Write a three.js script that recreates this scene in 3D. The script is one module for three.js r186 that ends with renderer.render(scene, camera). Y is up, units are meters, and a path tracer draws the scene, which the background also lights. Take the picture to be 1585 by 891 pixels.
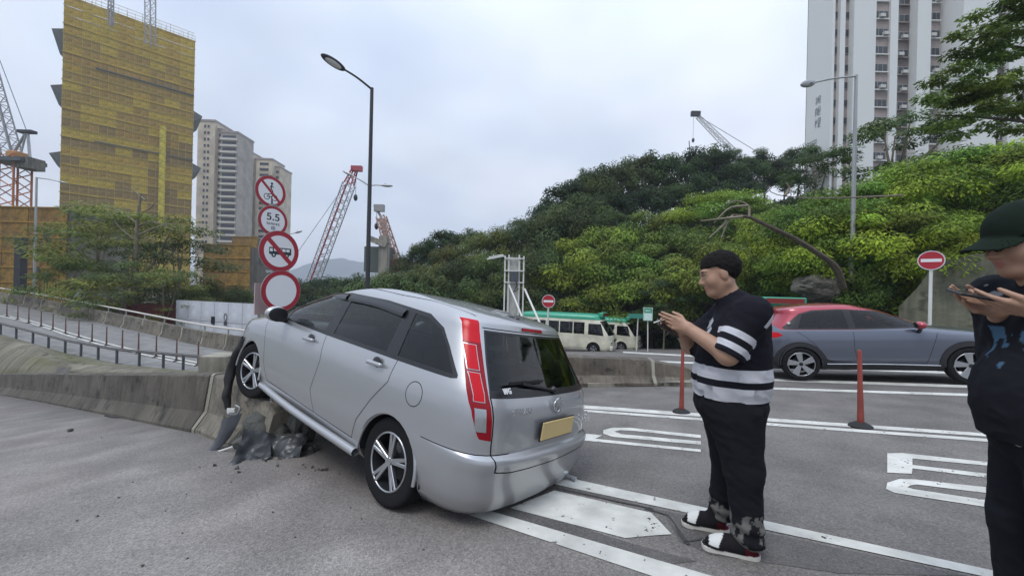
import * as THREE from 'three';
import { mergeGeometries, toCreasedNormals } from 'three/addons/utils/BufferGeometryUtils.js';
import { RoundedBoxGeometry } from 'three/addons/geometries/RoundedBoxGeometry.js';
import { TextGeometry } from 'three/addons/geometries/TextGeometry.js';
import { FontLoader } from 'three/addons/loaders/FontLoader.js';

// ---------------------------------------------------------------- camera, sky, sun, exposure
const scene = new THREE.Scene();
const FOCAL = 600, CX = 792.5, CY = 445.5, ROLL = THREE.MathUtils.degToRad(1.3), EYE = 1.45;   // a phone's wide lens, held slightly tilted
const camera = new THREE.PerspectiveCamera(2 * Math.atan(CY / FOCAL) * 180 / Math.PI, 1024 / 575, 0.05, 5000);
camera.position.set(0, EYE, 0);
camera.rotation.set(0, 0, ROLL);
const renderer = new THREE.WebGLRenderer({ antialias: true });
renderer.toneMapping = THREE.LinearToneMapping;
renderer.toneMappingExposure = 1.06;
renderer.shadowMap.enabled = true;

function hash(x, y, z = 0) { let h = Math.imul(x | 0, 374761393) ^ Math.imul(y | 0, 668265263) ^ Math.imul(z | 0, 2147483647 ^ 0x3c6ef372); h = Math.imul(h ^ (h >>> 13), 1274126177); h ^= h >>> 16; return (h >>> 0) / 4294967296; }
function vnoise(x, y, z = 0, per = 0) {
  const xi = Math.floor(x), yi = Math.floor(y), zi = Math.floor(z), xf = x - xi, yf = y - yi, zf = z - zi;
  const u = xf * xf * (3 - 2 * xf), v = yf * yf * (3 - 2 * yf), w = zf * zf * (3 - 2 * zf), m = per ? (a) => ((a % per) + per) % per : (a) => a;
  const L = (k) => { const a = hash(m(xi), m(yi), k), b = hash(m(xi + 1), m(yi), k), c = hash(m(xi), m(yi + 1), k), d = hash(m(xi + 1), m(yi + 1), k); return a + (b - a) * u + (c - a) * v + (a - b - c + d) * u * v; };
  const a = L(zi); return w ? a + (L(zi + 1) - a) * w : a;
}
function fbm(x, y, z = 0, oct = 4, per = 0) { let s = 0, a = 0.5, n = 0; for (let i = 0; i < oct; i++) { s += a * vnoise(x, y, z + i * 17, per); n += a; a *= 0.5; x *= 2; y *= 2; if (!per) z *= 2; per *= 2; } return s / n; }
let seedState = 7;
function rnd() { seedState = (seedState + 0x6d2b79f5) | 0; let t = Math.imul(seedState ^ (seedState >>> 15), 1 | seedState); t = (t + Math.imul(t ^ (t >>> 7), 61 | t)) ^ t; return ((t ^ (t >>> 14)) >>> 0) / 4294967296; }
const rr = (a, b) => a + (b - a) * rnd();
const clamp = (x, a = 0, b = 1) => Math.min(b, Math.max(a, x)), lerp = (a, b, t) => a + (b - a) * t;
const sstep = (a, b, x) => { const t = clamp((x - a) / (b - a)); return t * t * (3 - 2 * t); };
function table(x, pts) { if (x <= pts[0][0]) return pts[0][1]; for (let i = 1; i < pts.length; i++) if (x <= pts[i][0]) return lerp(pts[i - 1][1], pts[i][1], (x - pts[i - 1][0]) / (pts[i][0] - pts[i - 1][0])); return pts[pts.length - 1][1]; }

{ // an overcast sky: brighter overhead, faint bluish cloud banks
  const W = 512, Hh = 256, data = new Float32Array(W * Hh * 4);
  for (let j = 0; j < Hh; j++) for (let i = 0; i < W; i++) {
    const el = (j + 0.5) / Hh * Math.PI - Math.PI / 2, az = (i + 0.5) / W * 2 * Math.PI, up = Math.max(0, Math.sin(el));
    const cx = Math.cos(az) * Math.cos(el), cz = Math.sin(az) * Math.cos(el), k = 1 / (up + 0.35);
    const c = fbm(cx * k * 1.5 + 9, cz * k * 1.5 + 4, 3, 4), d = fbm(cx * k * 3.4 + 31, cz * k * 3.4 + 14, 8, 4);
    const b = (0.84 + 1.2 * up * up * up) * (1 + 0.5 * (c - 0.5) + 0.2 * (d - 0.5));
    const o = (j * W + i) * 4, blue = clamp(0.5 - (c - 0.5) * 1.6);
    data[o] = b * (0.92 - 0.19 * blue); data[o + 1] = b * (0.965 - 0.095 * blue); data[o + 2] = b * (1.05 + 0.07 * blue); data[o + 3] = 1;
  }
  const sky = new THREE.DataTexture(data, W, Hh, THREE.RGBAFormat, THREE.FloatType);
  sky.mapping = THREE.EquirectangularReflectionMapping; sky.magFilter = THREE.LinearFilter; sky.wrapS = THREE.RepeatWrapping; sky.needsUpdate = true;
  scene.background = sky; scene.environment = sky;
}
const sun = new THREE.DirectionalLight(new THREE.Color(1, 0.97, 0.92), 1.5);
sun.position.set(-25, 70, 22); sun.target.position.set(0, 0, -8); sun.castShadow = true; sun.shadow.radius = 40;
Object.assign(sun.shadow.camera, { left: -70, right: 70, top: 70, bottom: -70, near: 1, far: 220 }); sun.shadow.mapSize.set(2048, 2048);
scene.add(sun, sun.target);
scene.fog = new THREE.FogExp2(new THREE.Color(0.72, 0.76, 0.84), 0.0006);

// ---------------------------------------------------------------- helpers
const V = (x, y, z) => new THREE.Vector3(x, y, z);
const CR = Math.cos(ROLL), SR = Math.sin(ROLL);
function ray(px, py) { const dx = px - CX, dy = CY - py; return V((dx * CR - dy * SR) / FOCAL, (dx * SR + dy * CR) / FOCAL, -1); }
function at(px, py, D) { return ray(px, py).multiplyScalar(D).add(V(0, EYE, 0)); }    // where a point of the place measured in the photograph stands, D metres off
const used = {};
function numbered(n) { const k = used[n] = (used[n] ?? -1) + 1; return k ? n + '_' + String(k).padStart(3, '0') : n; }
function shade(o) { o.castShadow = o.receiveShadow = true; return o; }
function thing(name, label, category, pos, group) {
  const o = new THREE.Group(); o.name = numbered(name); if (pos) o.position.copy(pos); o.userData = { label, category }; if (group) o.userData.group = group; scene.add(o); return o;
}
function tag(o, label, category, group) { o.userData.label = label; o.userData.category = category; if (group) o.userData.group = group; return o; }
function solo(name, geo, mat, label, category, group) { const o = shade(new THREE.Mesh(geo, mat)); o.name = numbered(name); scene.add(o); return tag(o, label, category, group); }
function part(name, geo, mat, parent, pos) { const o = shade(new THREE.Mesh(Array.isArray(geo) ? merge(geo) : geo, mat)); o.name = name; if (pos) o.position.copy(pos); parent.add(o); return o; }
function structure(name, geo, mat) { const o = shade(new THREE.Mesh(geo, mat)); o.name = numbered(name); o.userData.kind = 'structure'; scene.add(o); return o; }
function copyOf(o, label) { const c = o.clone(); c.name = numbered(o.name.replace(/_\d{3}$/, '')); c.userData = { ...o.userData }; if (label) c.userData.label = label; scene.add(c); return c; }
function merge(gs) {
  const keep = gs.every((g) => g.attributes.color) ? ['position', 'normal', 'uv', 'color'] : ['position', 'normal', 'uv'];
  return mergeGeometries(gs.map((g0) => { const g = g0.index ? g0.toNonIndexed() : g0.clone(); if (!g.attributes.normal) g.computeVertexNormals(); if (!g.attributes.uv) g.setAttribute('uv', new THREE.BufferAttribute(new Float32Array(g.attributes.position.count * 2), 2)); for (const k of Object.keys(g.attributes)) if (!keep.includes(k)) g.deleteAttribute(k); return g; }));
}
function M(color, roughness = 0.8, o = {}) { const c = new THREE.Color(); if (Array.isArray(color)) c.setRGB(...color); else c.set(color); return new THREE.MeshPhysicalMaterial({ color: c, roughness, side: THREE.DoubleSide, ...o }); }
function box(w, h, d, x = 0, y = 0, z = 0, r = 0) { const g = r ? new RoundedBoxGeometry(w, h, d, 2, r) : new THREE.BoxGeometry(w, h, d); g.translate(x, y, z); return g; }
function bar(a, b, r, r2 = r, seg = 8) { const d = b.clone().sub(a), g = new THREE.CylinderGeometry(r2, r, d.length(), seg); g.translate(0, d.length() / 2, 0); g.applyQuaternion(new THREE.Quaternion().setFromUnitVectors(V(0, 1, 0), d.clone().normalize())); g.translate(a.x, a.y, a.z); return g; }
function beam(a, b, w, h) { const d = b.clone().sub(a), g = new THREE.BoxGeometry(w, h, d.length()); g.translate(0, 0, d.length() / 2); const m = new THREE.Matrix4().lookAt(b, a, V(0, 1, 0)); g.applyMatrix4(m); g.translate(a.x, a.y, a.z); return g; }
function tube(pts, r, seg = 24, rad = 7, taper = 0) {
  const c = new THREE.CatmullRomCurve3(pts), g = new THREE.TubeGeometry(c, seg, r, rad, false);
  if (taper) { const p = g.attributes.position, q = V(0, 0, 0); for (let i = 0; i < p.count; i++) { const t = Math.floor(i / (rad + 1)) / seg, o = c.getPointAt(t); q.fromBufferAttribute(p, i).sub(o).multiplyScalar(1 - taper * t).add(o); p.setXYZ(i, q.x, q.y, q.z); } g.computeVertexNormals(); }
  return g;
}
function lathe(pts, seg = 24) { return new THREE.LatheGeometry(pts.map((p) => new THREE.Vector2(p[0], p[1])), seg); }
function uvBox(g0, s = 1) {   // uv in metres from the way each face points
  const g = g0.index ? g0.toNonIndexed() : g0, p = g.attributes.position, n = g.attributes.normal, uv = new Float32Array(p.count * 2);
  for (let i = 0; i < p.count; i += 3) {
    let nx = 0, ny = 0, nz = 0; for (let k = 0; k < 3; k++) { nx += Math.abs(n.getX(i + k)); ny += Math.abs(n.getY(i + k)); nz += Math.abs(n.getZ(i + k)); }
    for (let k = i; k < i + 3; k++) { const x = p.getX(k), y = p.getY(k), z = p.getZ(k); const [a, b] = ny > nx && ny > nz ? [x, z] : nx > nz ? [z, y] : [x, y]; uv[2 * k] = a * s; uv[2 * k + 1] = b * s; }
  }
  g.setAttribute('uv', new THREE.BufferAttribute(uv, 2)); return g;
}
function geoFrom(pos, idx, opt = {}) {
  const g = new THREE.BufferGeometry(); g.setAttribute('position', new THREE.Float32BufferAttribute(pos, 3));
  if (opt.color) g.setAttribute('color', new THREE.Float32BufferAttribute(opt.color, 3));
  if (opt.uv) g.setAttribute('uv', new THREE.Float32BufferAttribute(opt.uv, 2));
  g.setIndex(idx); g.computeVertexNormals(); return g;
}
function sweep(profile, path, ups, closed = true, caps = true) {   // profile [offset, height]; path of points; offsets lie to the right of the way along the path
  const n = profile.length, pos = [], idx = [], uv = []; let L = 0;
  path.forEach((p, i) => {
    const a = path[Math.max(0, i - 1)], b = path[Math.min(path.length - 1, i + 1)], d = V(b.x - a.x, 0, b.z - a.z).normalize(), r = V(-d.z, 0, d.x);
    if (i) L += p.distanceTo(path[i - 1]);
    let q = 0;
    const hs = ups ? ups[i] : 1;
    profile.forEach(([o, h], k) => { if (k) q += Math.hypot(o - profile[k - 1][0], h - profile[k - 1][1]); pos.push(p.x + r.x * o, p.y + h * hs, p.z + r.z * o); uv.push(L, q); });
  });
  const m = closed ? n : n - 1;
  for (let i = 0; i + 1 < path.length; i++) for (let k = 0; k < m; k++) { const a = i * n + k, b = i * n + (k + 1) % n, c = a + n, d = b + n; idx.push(a, c, b, b, c, d); }
  if (closed && caps) { const sh = THREE.ShapeUtils.triangulateShape(profile.map((p) => new THREE.Vector2(...p)), []); const e = (path.length - 1) * n; for (const t of sh) { idx.push(t[0], t[1], t[2], e + t[0], e + t[2], e + t[1]); } }
  const g = geoFrom(pos, idx, { uv }); return toCreasedNormals(g, 0.6);
}
function texFrom(w, h, fn, srgb = true) {
  const d = new Uint8Array(w * h * 4);
  for (let j = 0; j < h; j++) for (let i = 0; i < w; i++) { const c = fn(i, j), o = (j * w + i) * 4; d[o] = clamp(c[0], 0, 255); d[o + 1] = clamp(c[1], 0, 255); d[o + 2] = clamp(c[2], 0, 255); d[o + 3] = 255; }
  const t = new THREE.DataTexture(d, w, h); t.wrapS = t.wrapT = THREE.RepeatWrapping; t.magFilter = THREE.LinearFilter; t.minFilter = THREE.LinearMipmapLinearFilter; t.generateMipmaps = true; if (srgb) t.colorSpace = THREE.SRGBColorSpace; t.needsUpdate = true; return t;
}
function canvasTex(w, h, draw) { const c = document.createElement('canvas'); c.width = w; c.height = h; draw(c.getContext('2d'), w, h); const t = new THREE.CanvasTexture(c); t.colorSpace = THREE.SRGBColorSpace; t.anisotropy = 8; return t; }
const rep = (t, k) => { const c = t.clone(); c.repeat.set(k, k); c.needsUpdate = true; return c; };
// textures
const tGrain = new Float32Array(1024 * 1024);
for (let j = 0; j < 1024; j++) for (let i = 0; i < 1024; i++) tGrain[j * 1024 + i] = 0.42 * hash(i >> 1, j >> 1, 5) + 0.34 * vnoise(i / 4, j / 4, 2, 256) + 0.24 * hash(i, j, 9);
const texAsphalt = texFrom(1024, 1024, (i, j) => { const g = tGrain[j * 1024 + i], c = fbm(i / 128, j / 128, 4, 3, 8), v = 188 + (g - 0.5) * 112 + (c - 0.5) * 52; return [v, v * 0.995, v * 0.985]; });
const texAsphaltBump = texFrom(1024, 1024, (i, j) => { const v = tGrain[j * 1024 + i] * 255; return [v, v, v]; }, false);
const texConcrete = texFrom(1024, 1024, (i, j) => {
  const x = i / 1024, y = j / 1024, c = fbm(x * 8, y * 8, 1, 5, 8), st = fbm(x * 48, y * 4, 7, 3, 4 * 12), p = fbm(x * 16 + 3, y * 16, 12, 4, 16), sp = hash(i, j, 3);
  const pit = p > 0.66 ? (p - 0.66) * 420 : 0, v = 206 + (c - 0.5) * 110 + (st - 0.5) * 60 + (sp - 0.5) * 34 - pit; return [v, v * 0.985, v * 0.945];
});
const texConcreteBump = texFrom(512, 512, (i, j) => { const v = 255 * (0.5 * fbm(i / 16, j / 16, 4, 4, 32) + 0.5 * fbm(i / 128, j / 128, 9, 3, 4)); return [v, v, v]; }, false);
const texFlake = texFrom(512, 512, (i, j) => { const v = 235 + (fbm(i / 64, j / 64, 3, 4, 8) - 0.5) * 70 + (hash(i, j, 4) - 0.5) * 14; return [v, v, v * 0.99]; });
const texWear = texFrom(1024, 1024, (i, j) => { const a = fbm(i / 32, j / 32, 21, 4, 32), b = fbm(i / 8, j / 8, 33, 3, 128), k = a * 0.55 + b * 0.45; const v = k > 0.7 ? 0 : 255; return [v, v, v]; }, false);
const font = await new FontLoader().loadAsync('fonts/droid/droid_sans_bold.typeface.json');
// shared materials
const mat = {
  concrete: M([0.36, 0.345, 0.315], 0.92, { map: rep(texConcrete, 0.25), bumpMap: rep(texConcreteBump, 0.5), bumpScale: 0.012 }),
  concreteDark: M([0.2, 0.19, 0.17], 0.95, { map: rep(texConcrete, 0.31), bumpMap: rep(texConcreteBump, 0.5), bumpScale: 0.014 }),
  concreteSmooth: M([0.4, 0.385, 0.34], 0.9, { map: rep(texConcrete, 0.2), bumpMap: rep(texConcreteBump, 0.7), bumpScale: 0.006 }),
  galv: M([0.42, 0.43, 0.44], 0.45, { metalness: 0.55, map: rep(texFlake, 0.6) }),
  galvDark: M([0.1, 0.11, 0.12], 0.5, { metalness: 0.4, map: rep(texFlake, 0.6) }),
  steelBlack: M([0.02, 0.02, 0.022], 0.5, { metalness: 0.2 }),
  white: M([0.72, 0.72, 0.7], 0.6, { map: rep(texFlake, 0.5) }),
  black: M([0.012, 0.012, 0.013], 0.6),
  rubber: M([0.018, 0.018, 0.019], 0.85),
  gap: M([0.008, 0.008, 0.008], 0.9),
  red: M([0.42, 0.03, 0.035], 0.55),
  paint: M([0.6, 0.595, 0.56], 0.85, { map: rep(texFlake, 0.8), alphaMap: rep(texWear, 0.5), alphaTest: 0.5 }),
};
// ---------------------------------------------------------------- ground: s runs along the road (downhill to the left and away), t across it
const sOf = (x, z) => -0.876 * x - 0.482 * z, tOf = (x, z) => 0.482 * x - 0.876 * z;
const xz = (s, t) => [-0.876 * s + 0.482 * t, -(0.482 * s + 0.876 * t)];
const dropL = (s) => { s = clamp(s, -26, 60); return 0.085 * s + 0.045 * (s > 6 ? s - 5 : s > 4 ? (s - 4) ** 2 / 4 : 0); };
const dropR = (s) => { s = clamp(s, -26, 60); return s < 8 ? 0.085 * s : s < 38 ? 0.68 + 0.085 * (s - 8) - 0.125 / 60 * (s - 8) ** 2 : 1.355 - 0.04 * (s - 38); };
const crossfall = (t) => t < 2.3 ? 0.03 * (t - 2.3) : t < 4.5 ? 0.11 * (t - 2.3) : t < 12 ? 0.242 + 0.055 * (t - 4.5) : 0.6545 + 0.1 * (t - 12);
const splitT = (s) => 3.45 + 0.05 * Math.max(0, s - 8);
function rawH(s, t) { const k = sstep(splitT(s), splitT(s) + 0.5, t); return -lerp(dropL(s), dropR(s), k) - crossfall(t); }
const S0 = -30, S1 = 60, T0 = -9, T1 = 34, STEP = 0.5, NS = (S1 - S0) / STEP, NT = (T1 - T0) / STEP;
const gridH = new Float32Array((NS + 1) * (NT + 1));
for (let i = 0; i <= NS; i++) for (let j = 0; j <= NT; j++) gridH[i * (NT + 1) + j] = rawH(S0 + i * STEP, T0 + j * STEP);
function Hst(s, t) {
  const a = clamp((s - S0) / STEP, 0, NS - 0.001), b = clamp((t - T0) / STEP, 0, NT - 0.001), i = Math.floor(a), j = Math.floor(b), u = a - i, v = b - j, q = i * (NT + 1) + j;
  return lerp(lerp(gridH[q], gridH[q + 1], v), lerp(gridH[q + NT + 1], gridH[q + NT + 2], v), u);
}
const Hxz = (x, z) => Hst(sOf(x, z), tOf(x, z));
function G(px, py, up = 0) { // the point of the road seen at a place of the photograph
  const r = ray(px, py); let D = 0.8; for (; D < 80; D += 0.02) if (EYE + r.y * D <= Hxz(r.x * D, -D)) break; return V(r.x * D, Hxz(r.x * D, -D) + up, -D);
}
const isRoad = (s, t) => t < splitT(s) + 0.2 || s < 11.5 || (t > 11.2 && s < 34);
{
  const pos = [], col = [], uv = [], idx = [], id = new Map();
  const put = (i, j) => {
    const k = i * (NT + 1) + j; if (id.has(k)) return id.get(k); const s = S0 + i * STEP, t = T0 + j * STEP, [x, z] = xz(s, t); id.set(k, pos.length / 3);
    pos.push(x, gridH[k], z); uv.push(s / 3.1, t / 3.1);
    const left = 1 - sstep(2.0, 2.9, t + 0.25 * (fbm(s * 0.6, t * 0.9, 1, 3) - 0.5)), n = fbm(s * 0.22 + 5, t * 0.5, 2, 4), w = fbm(s * 0.06, t * 1.3 + 40, 3, 3);
    const v = lerp(0.25, 0.36, left) * (1 + 0.42 * (n - 0.5) + 0.34 * (w - 0.5)), pink = clamp((fbm(s * 0.35 + 60, t * 0.35, 8, 3) - 0.48) * 3) * (0.3 + 0.7 * left);
    col.push(v * (1.04 + 0.06 * pink), v * (0.975 - 0.03 * pink), v * (0.92 - 0.02 * pink)); return id.get(k);
  };
  for (let i = 0; i < NS; i++) for (let j = 0; j < NT; j++) { if (!isRoad(S0 + (i + 0.5) * STEP, T0 + (j + 0.5) * STEP)) continue; const a = put(i, j), b = put(i + 1, j), c = put(i, j + 1), d = put(i + 1, j + 1); idx.push(a, c, b, b, c, d); }
  structure('road', geoFrom(pos, idx, { color: col, uv }), new THREE.MeshPhysicalMaterial({ vertexColors: true, map: texAsphalt, bumpMap: texAsphaltBump, bumpScale: 0.006, roughness: 0.9, side: THREE.DoubleSide }));
  // the land below, out to the horizon
  const g = new THREE.CircleGeometry(3000, 48); g.rotateX(-Math.PI / 2); g.translate(0, -8.5, 0); structure('ground', uvBox(g, 0.05), M([0.09, 0.1, 0.06], 1));
}
// painted markings: sheets a few millimetres above the road, following it
function paintPoly(pts, up = 0.005) {
  const st = pts.map((p) => [sOf(p.x, p.z), tOf(p.x, p.z)]), tris = THREE.ShapeUtils.triangulateShape(st.map((p) => new THREE.Vector2(...p)), []).map((t) => t.map((k) => st[k])), out = [];
  const d2 = (a, b) => Math.hypot(a[0] - b[0], a[1] - b[1]), mid = (a, b) => [(a[0] + b[0]) / 2, (a[1] + b[1]) / 2];
  while (tris.length) { const [a, b, c] = tris.pop(), e = [d2(a, b), d2(b, c), d2(c, a)], m = Math.max(...e); if (m < 0.3 || tris.length > 6000) { out.push(a, b, c); continue; } if (m === e[0]) { const q = mid(a, b); tris.push([a, q, c], [q, b, c]); } else if (m === e[1]) { const q = mid(b, c); tris.push([a, b, q], [a, q, c]); } else { const q = mid(c, a); tris.push([a, b, q], [q, b, c]); } }
  for (let i = 0; i < out.length; i += 3) { const [a, b, c] = [out[i], out[i + 1], out[i + 2]].map(([s, t]) => xz(s, t)); if ((b[1] - a[1]) * (c[0] - a[0]) - (b[0] - a[0]) * (c[1] - a[1]) < 0) { const k = out[i + 1]; out[i + 1] = out[i + 2]; out[i + 2] = k; } }
  const pos = [], uv = []; for (const [s, t] of out) { const [x, z] = xz(s, t); pos.push(x, Hst(s, t) + up, z); uv.push(s, t); }
  const g = new THREE.BufferGeometry(); g.setAttribute('position', new THREE.Float32BufferAttribute(pos, 3)); g.setAttribute('uv', new THREE.Float32BufferAttribute(uv, 2));
  const nrm = []; for (let i = 0; i < pos.length / 3; i++) nrm.push(0.03, 0.998, 0.03); g.setAttribute('normal', new THREE.Float32BufferAttribute(nrm, 3)); return g;
}
const roadMarks = (name, polys) => { const o = structure(name, merge(polys.map((p) => paintPoly(p))), mat.paint); return o; };
const P2 = (...l) => l.map(([x, y]) => G(x, y));
const ext = (a, b, k) => b.clone().add(b.clone().sub(a).multiplyScalar(k));
// a painted line given by two measured stretches of its edges, carried on beyond them
function line(name, e1, e2, back = 0, fwd = 0) {
  const [a, b] = P2(...e1), [c, d] = P2(...e2), A = ext(b, a, back), B = ext(a, b, fwd), C = ext(d, c, back), D = ext(c, d, fwd);
  return roadMarks(name, [[A, B, D, C]]);
}
line('gore_line', [[723, 797], [1000, 891]], [[760, 793], [1085, 891]], 0.75, 1.2);
line('gore_line', [[890, 757], [1500, 891]], [[900, 745], [1540, 887]], 0.8, 0.8);
roadMarks('gore_chevron', [P2([790, 787], [968, 835], [1040, 828], [1018, 806], [1008, 795], [858, 761])]);
line('centre_line', [[926, 634], [1480, 673]], [[926, 629], [1480, 667.5]], 0.5, 1.6);
line('centre_line', [[926, 639], [1480, 681]], [[926, 635.8], [1480, 676.5]], 0.5, 1.6);
line('lane_line', [[1195, 589.5], [1500, 600.5]], [[1195, 586], [1500, 596.5]], 0.4, 1.2);
line('lane_line', [[1195, 603], [1500, 613.5]], [[1195, 600], [1500, 609.5]], 0.1, 1.2);
line('edge_line', [[1000, 560], [1480, 579]], [[1000, 557.5], [1480, 575.5]], 0.1, 1.5);
line('edge_line', [[985, 547], [1072, 552]], [[985, 545], [1072, 549.5]], 0.3, 2.5);
{ // darker relaid asphalt inside the gore, tarred cracks
  const mPatch = M([0.2, 0.19, 0.185], 0.92, { map: rep(texAsphalt, 1 / 2.3), bumpMap: rep(texAsphaltBump, 1 / 2.3), bumpScale: 0.008 }), mTar = M([0.035, 0.034, 0.034], 0.7);
  const pp = paintPoly(P2([820, 762], [880, 752], [1000, 785], [1200, 830], [1500, 895], [1300, 890], [1100, 860], [1052, 838], [1030, 800], [1010, 790], [870, 760], [800, 785], [980, 842], [1080, 872], [990, 880], [740, 795]), 0.0025);
  structure('asphalt_patch', pp, mPatch);
  const crack = (pts, w) => { const L = densify(pts, 0.12), A = [], B = []; L.forEach((p, i) => { const o = 0.05 * (fbm(i * 0.5, w * 900, 3, 3) - 0.5), d = L[Math.min(L.length - 1, i + 1)].clone().sub(L[Math.max(0, i - 1)]).normalize(), n = V(-d.z, 0, d.x), ww = w * (0.4 + 1.2 * hash(i, Math.round(w * 1e4))); A.push(p.clone().addScaledVector(n, o + ww / 2)); B.push(p.clone().addScaledVector(n, o - ww / 2)); }); return paintPoly([...A, ...B.reverse()], 0.0065); };
  structure('tar_crack', merge([crack(P2([1000, 788], [1035, 800], [1050, 828], [1062, 845]), 0.018), crack(P2([860, 757], [930, 772], [1010, 790]), 0.014), crack(P2([1060, 842], [1090, 836], [1110, 842]), 0.012)]), mTar);
}
// lettering on the carriageway, read from the side
function ring(out, inn) { return [...P2(...out), ...P2(...inn).reverse()]; }
roadMarks('road_letter', [ring([[1085, 673.5], [975, 662.5], [948, 662.5], [934, 666], [934, 671.5], [948, 676.5], [1085, 689]], [[1085, 678.5], [985, 667.5], [960, 666.5], [951, 668.5], [962, 672.5], [1085, 683.5]])]);
roadMarks('road_letter', [P2([1085, 700], [905, 682], [905, 672], [921, 672.5], [932, 674.5], [921, 679.5], [1085, 697 - 0.5])]);
roadMarks('road_letter', [P2([1540, 717], [1397, 701.5], [1374, 702], [1374, 712], [1374, 733], [1412, 734], [1413, 726], [1540, 742], [1540, 735], [1413, 720], [1413, 710.5], [1540, 722])]);
roadMarks('road_letter', [ring([[1540, 756], [1418, 742.5], [1393, 742.5], [1374, 748], [1372, 758], [1386, 764], [1540, 788]], [[1540, 765], [1420, 751], [1410, 752], [1405, 755], [1414, 758.5], [1540, 777]])]);

// ---------------------------------------------------------------- the concrete barrier the silver car ran up on
const jersey = [[-0.32, 0], [-0.32, 0.09], [-0.18, 0.32], [-0.115, 0.86], [-0.09, 0.885], [0.09, 0.885], [0.115, 0.86], [0.18, 0.32], [0.32, 0.09], [0.32, 0]];
function roughen(g, amp, f) { const p = g.attributes.position; for (let i = 0; i < p.count; i++) { const x = p.getX(i), y = p.getY(i), z = p.getZ(i); p.setXYZ(i, x + amp * (fbm(x * f, y * f, z * f + 3, 3) - 0.5), y + amp * (fbm(x * f + 9, y * f, z * f + 7, 3) - 0.5), z + amp * (fbm(x * f + 5, y * f, z * f + 31, 3) - 0.5)); } g.computeVertexNormals(); return g; }
const baseLine = [[0, 611], [70, 623], [135, 636], [200, 649], [269, 663], [297, 669], [335, 681], [372, 694]].map(([x, y]) => G(x, y));
function densify(path, step) { const out = []; for (let i = 0; i + 1 < path.length; i++) { const n = Math.max(1, Math.round(path[i].distanceTo(path[i + 1]) / step)); for (let k = 0; k < n; k++) out.push(path[i].clone().lerp(path[i + 1], k / n)); } out.push(path[path.length - 1]); return out; }
{
  const inn = (p) => p.clone().add(V(0.482 * 0.3, -0.04, -0.876 * 0.3));
  const far = [ext(baseLine[1], baseLine[0], 1.6), ext(baseLine[1], baseLine[0], 0.8)].map((p) => { p.y = Hxz(p.x, p.z); return p; });
  const path = [...far, ...baseLine].map(inn);
  const wall = densify(path.slice(0, 8), 0.35), end = densify([path[7].clone().add(V(0.03, 0, -0.012)), path[8], path[9], ext(path[8], path[9], 0.55)], 0.2);
  const hw = wall.map(() => 0.9), he = end.map((p, i) => lerp(0.9, 0.66, i / end.length) - (i > end.length - 4 ? 0.1 * (i - end.length + 4) : 0) * hash(i, 3));
  const w = thing('concrete_barrier', 'long weathered concrete crash barrier beside the downhill road, running away from the crash', 'barrier');
  part('wall', uvBox(roughen(sweep(jersey, wall, hw), 0.03, 1.7)), M([0.13, 0.12, 0.105], 0.95, { map: rep(texConcrete, 0.31), bumpMap: rep(texConcreteBump, 0.5), bumpScale: 0.016 }), w);
  part('kerb_strip', uvBox(sweep([[-0.62, -0.05], [-0.62, 0.022], [-0.3, 0.03], [-0.3, -0.05]], wall)), mat.concrete, w);
  const e = thing('concrete_barrier', 'scraped concrete barrier end under the nose of the silver car', 'barrier');
  part('wall', uvBox(roughen(sweep(jersey, end, he), 0.05, 2.4)), M([0.26, 0.24, 0.21], 0.95, { map: rep(texConcrete, 0.6), bumpMap: rep(texConcreteBump, 0.8), bumpScale: 0.02 }), e);
  part('joint_face', uvBox(roughen(sweep(jersey.map(([a, b]) => [a * 1.035, b * 0.912]), [end[0], end[0].clone().lerp(end[2], 0.35)]), 0.02, 5)), mat.concreteSmooth, e);
}
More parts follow.
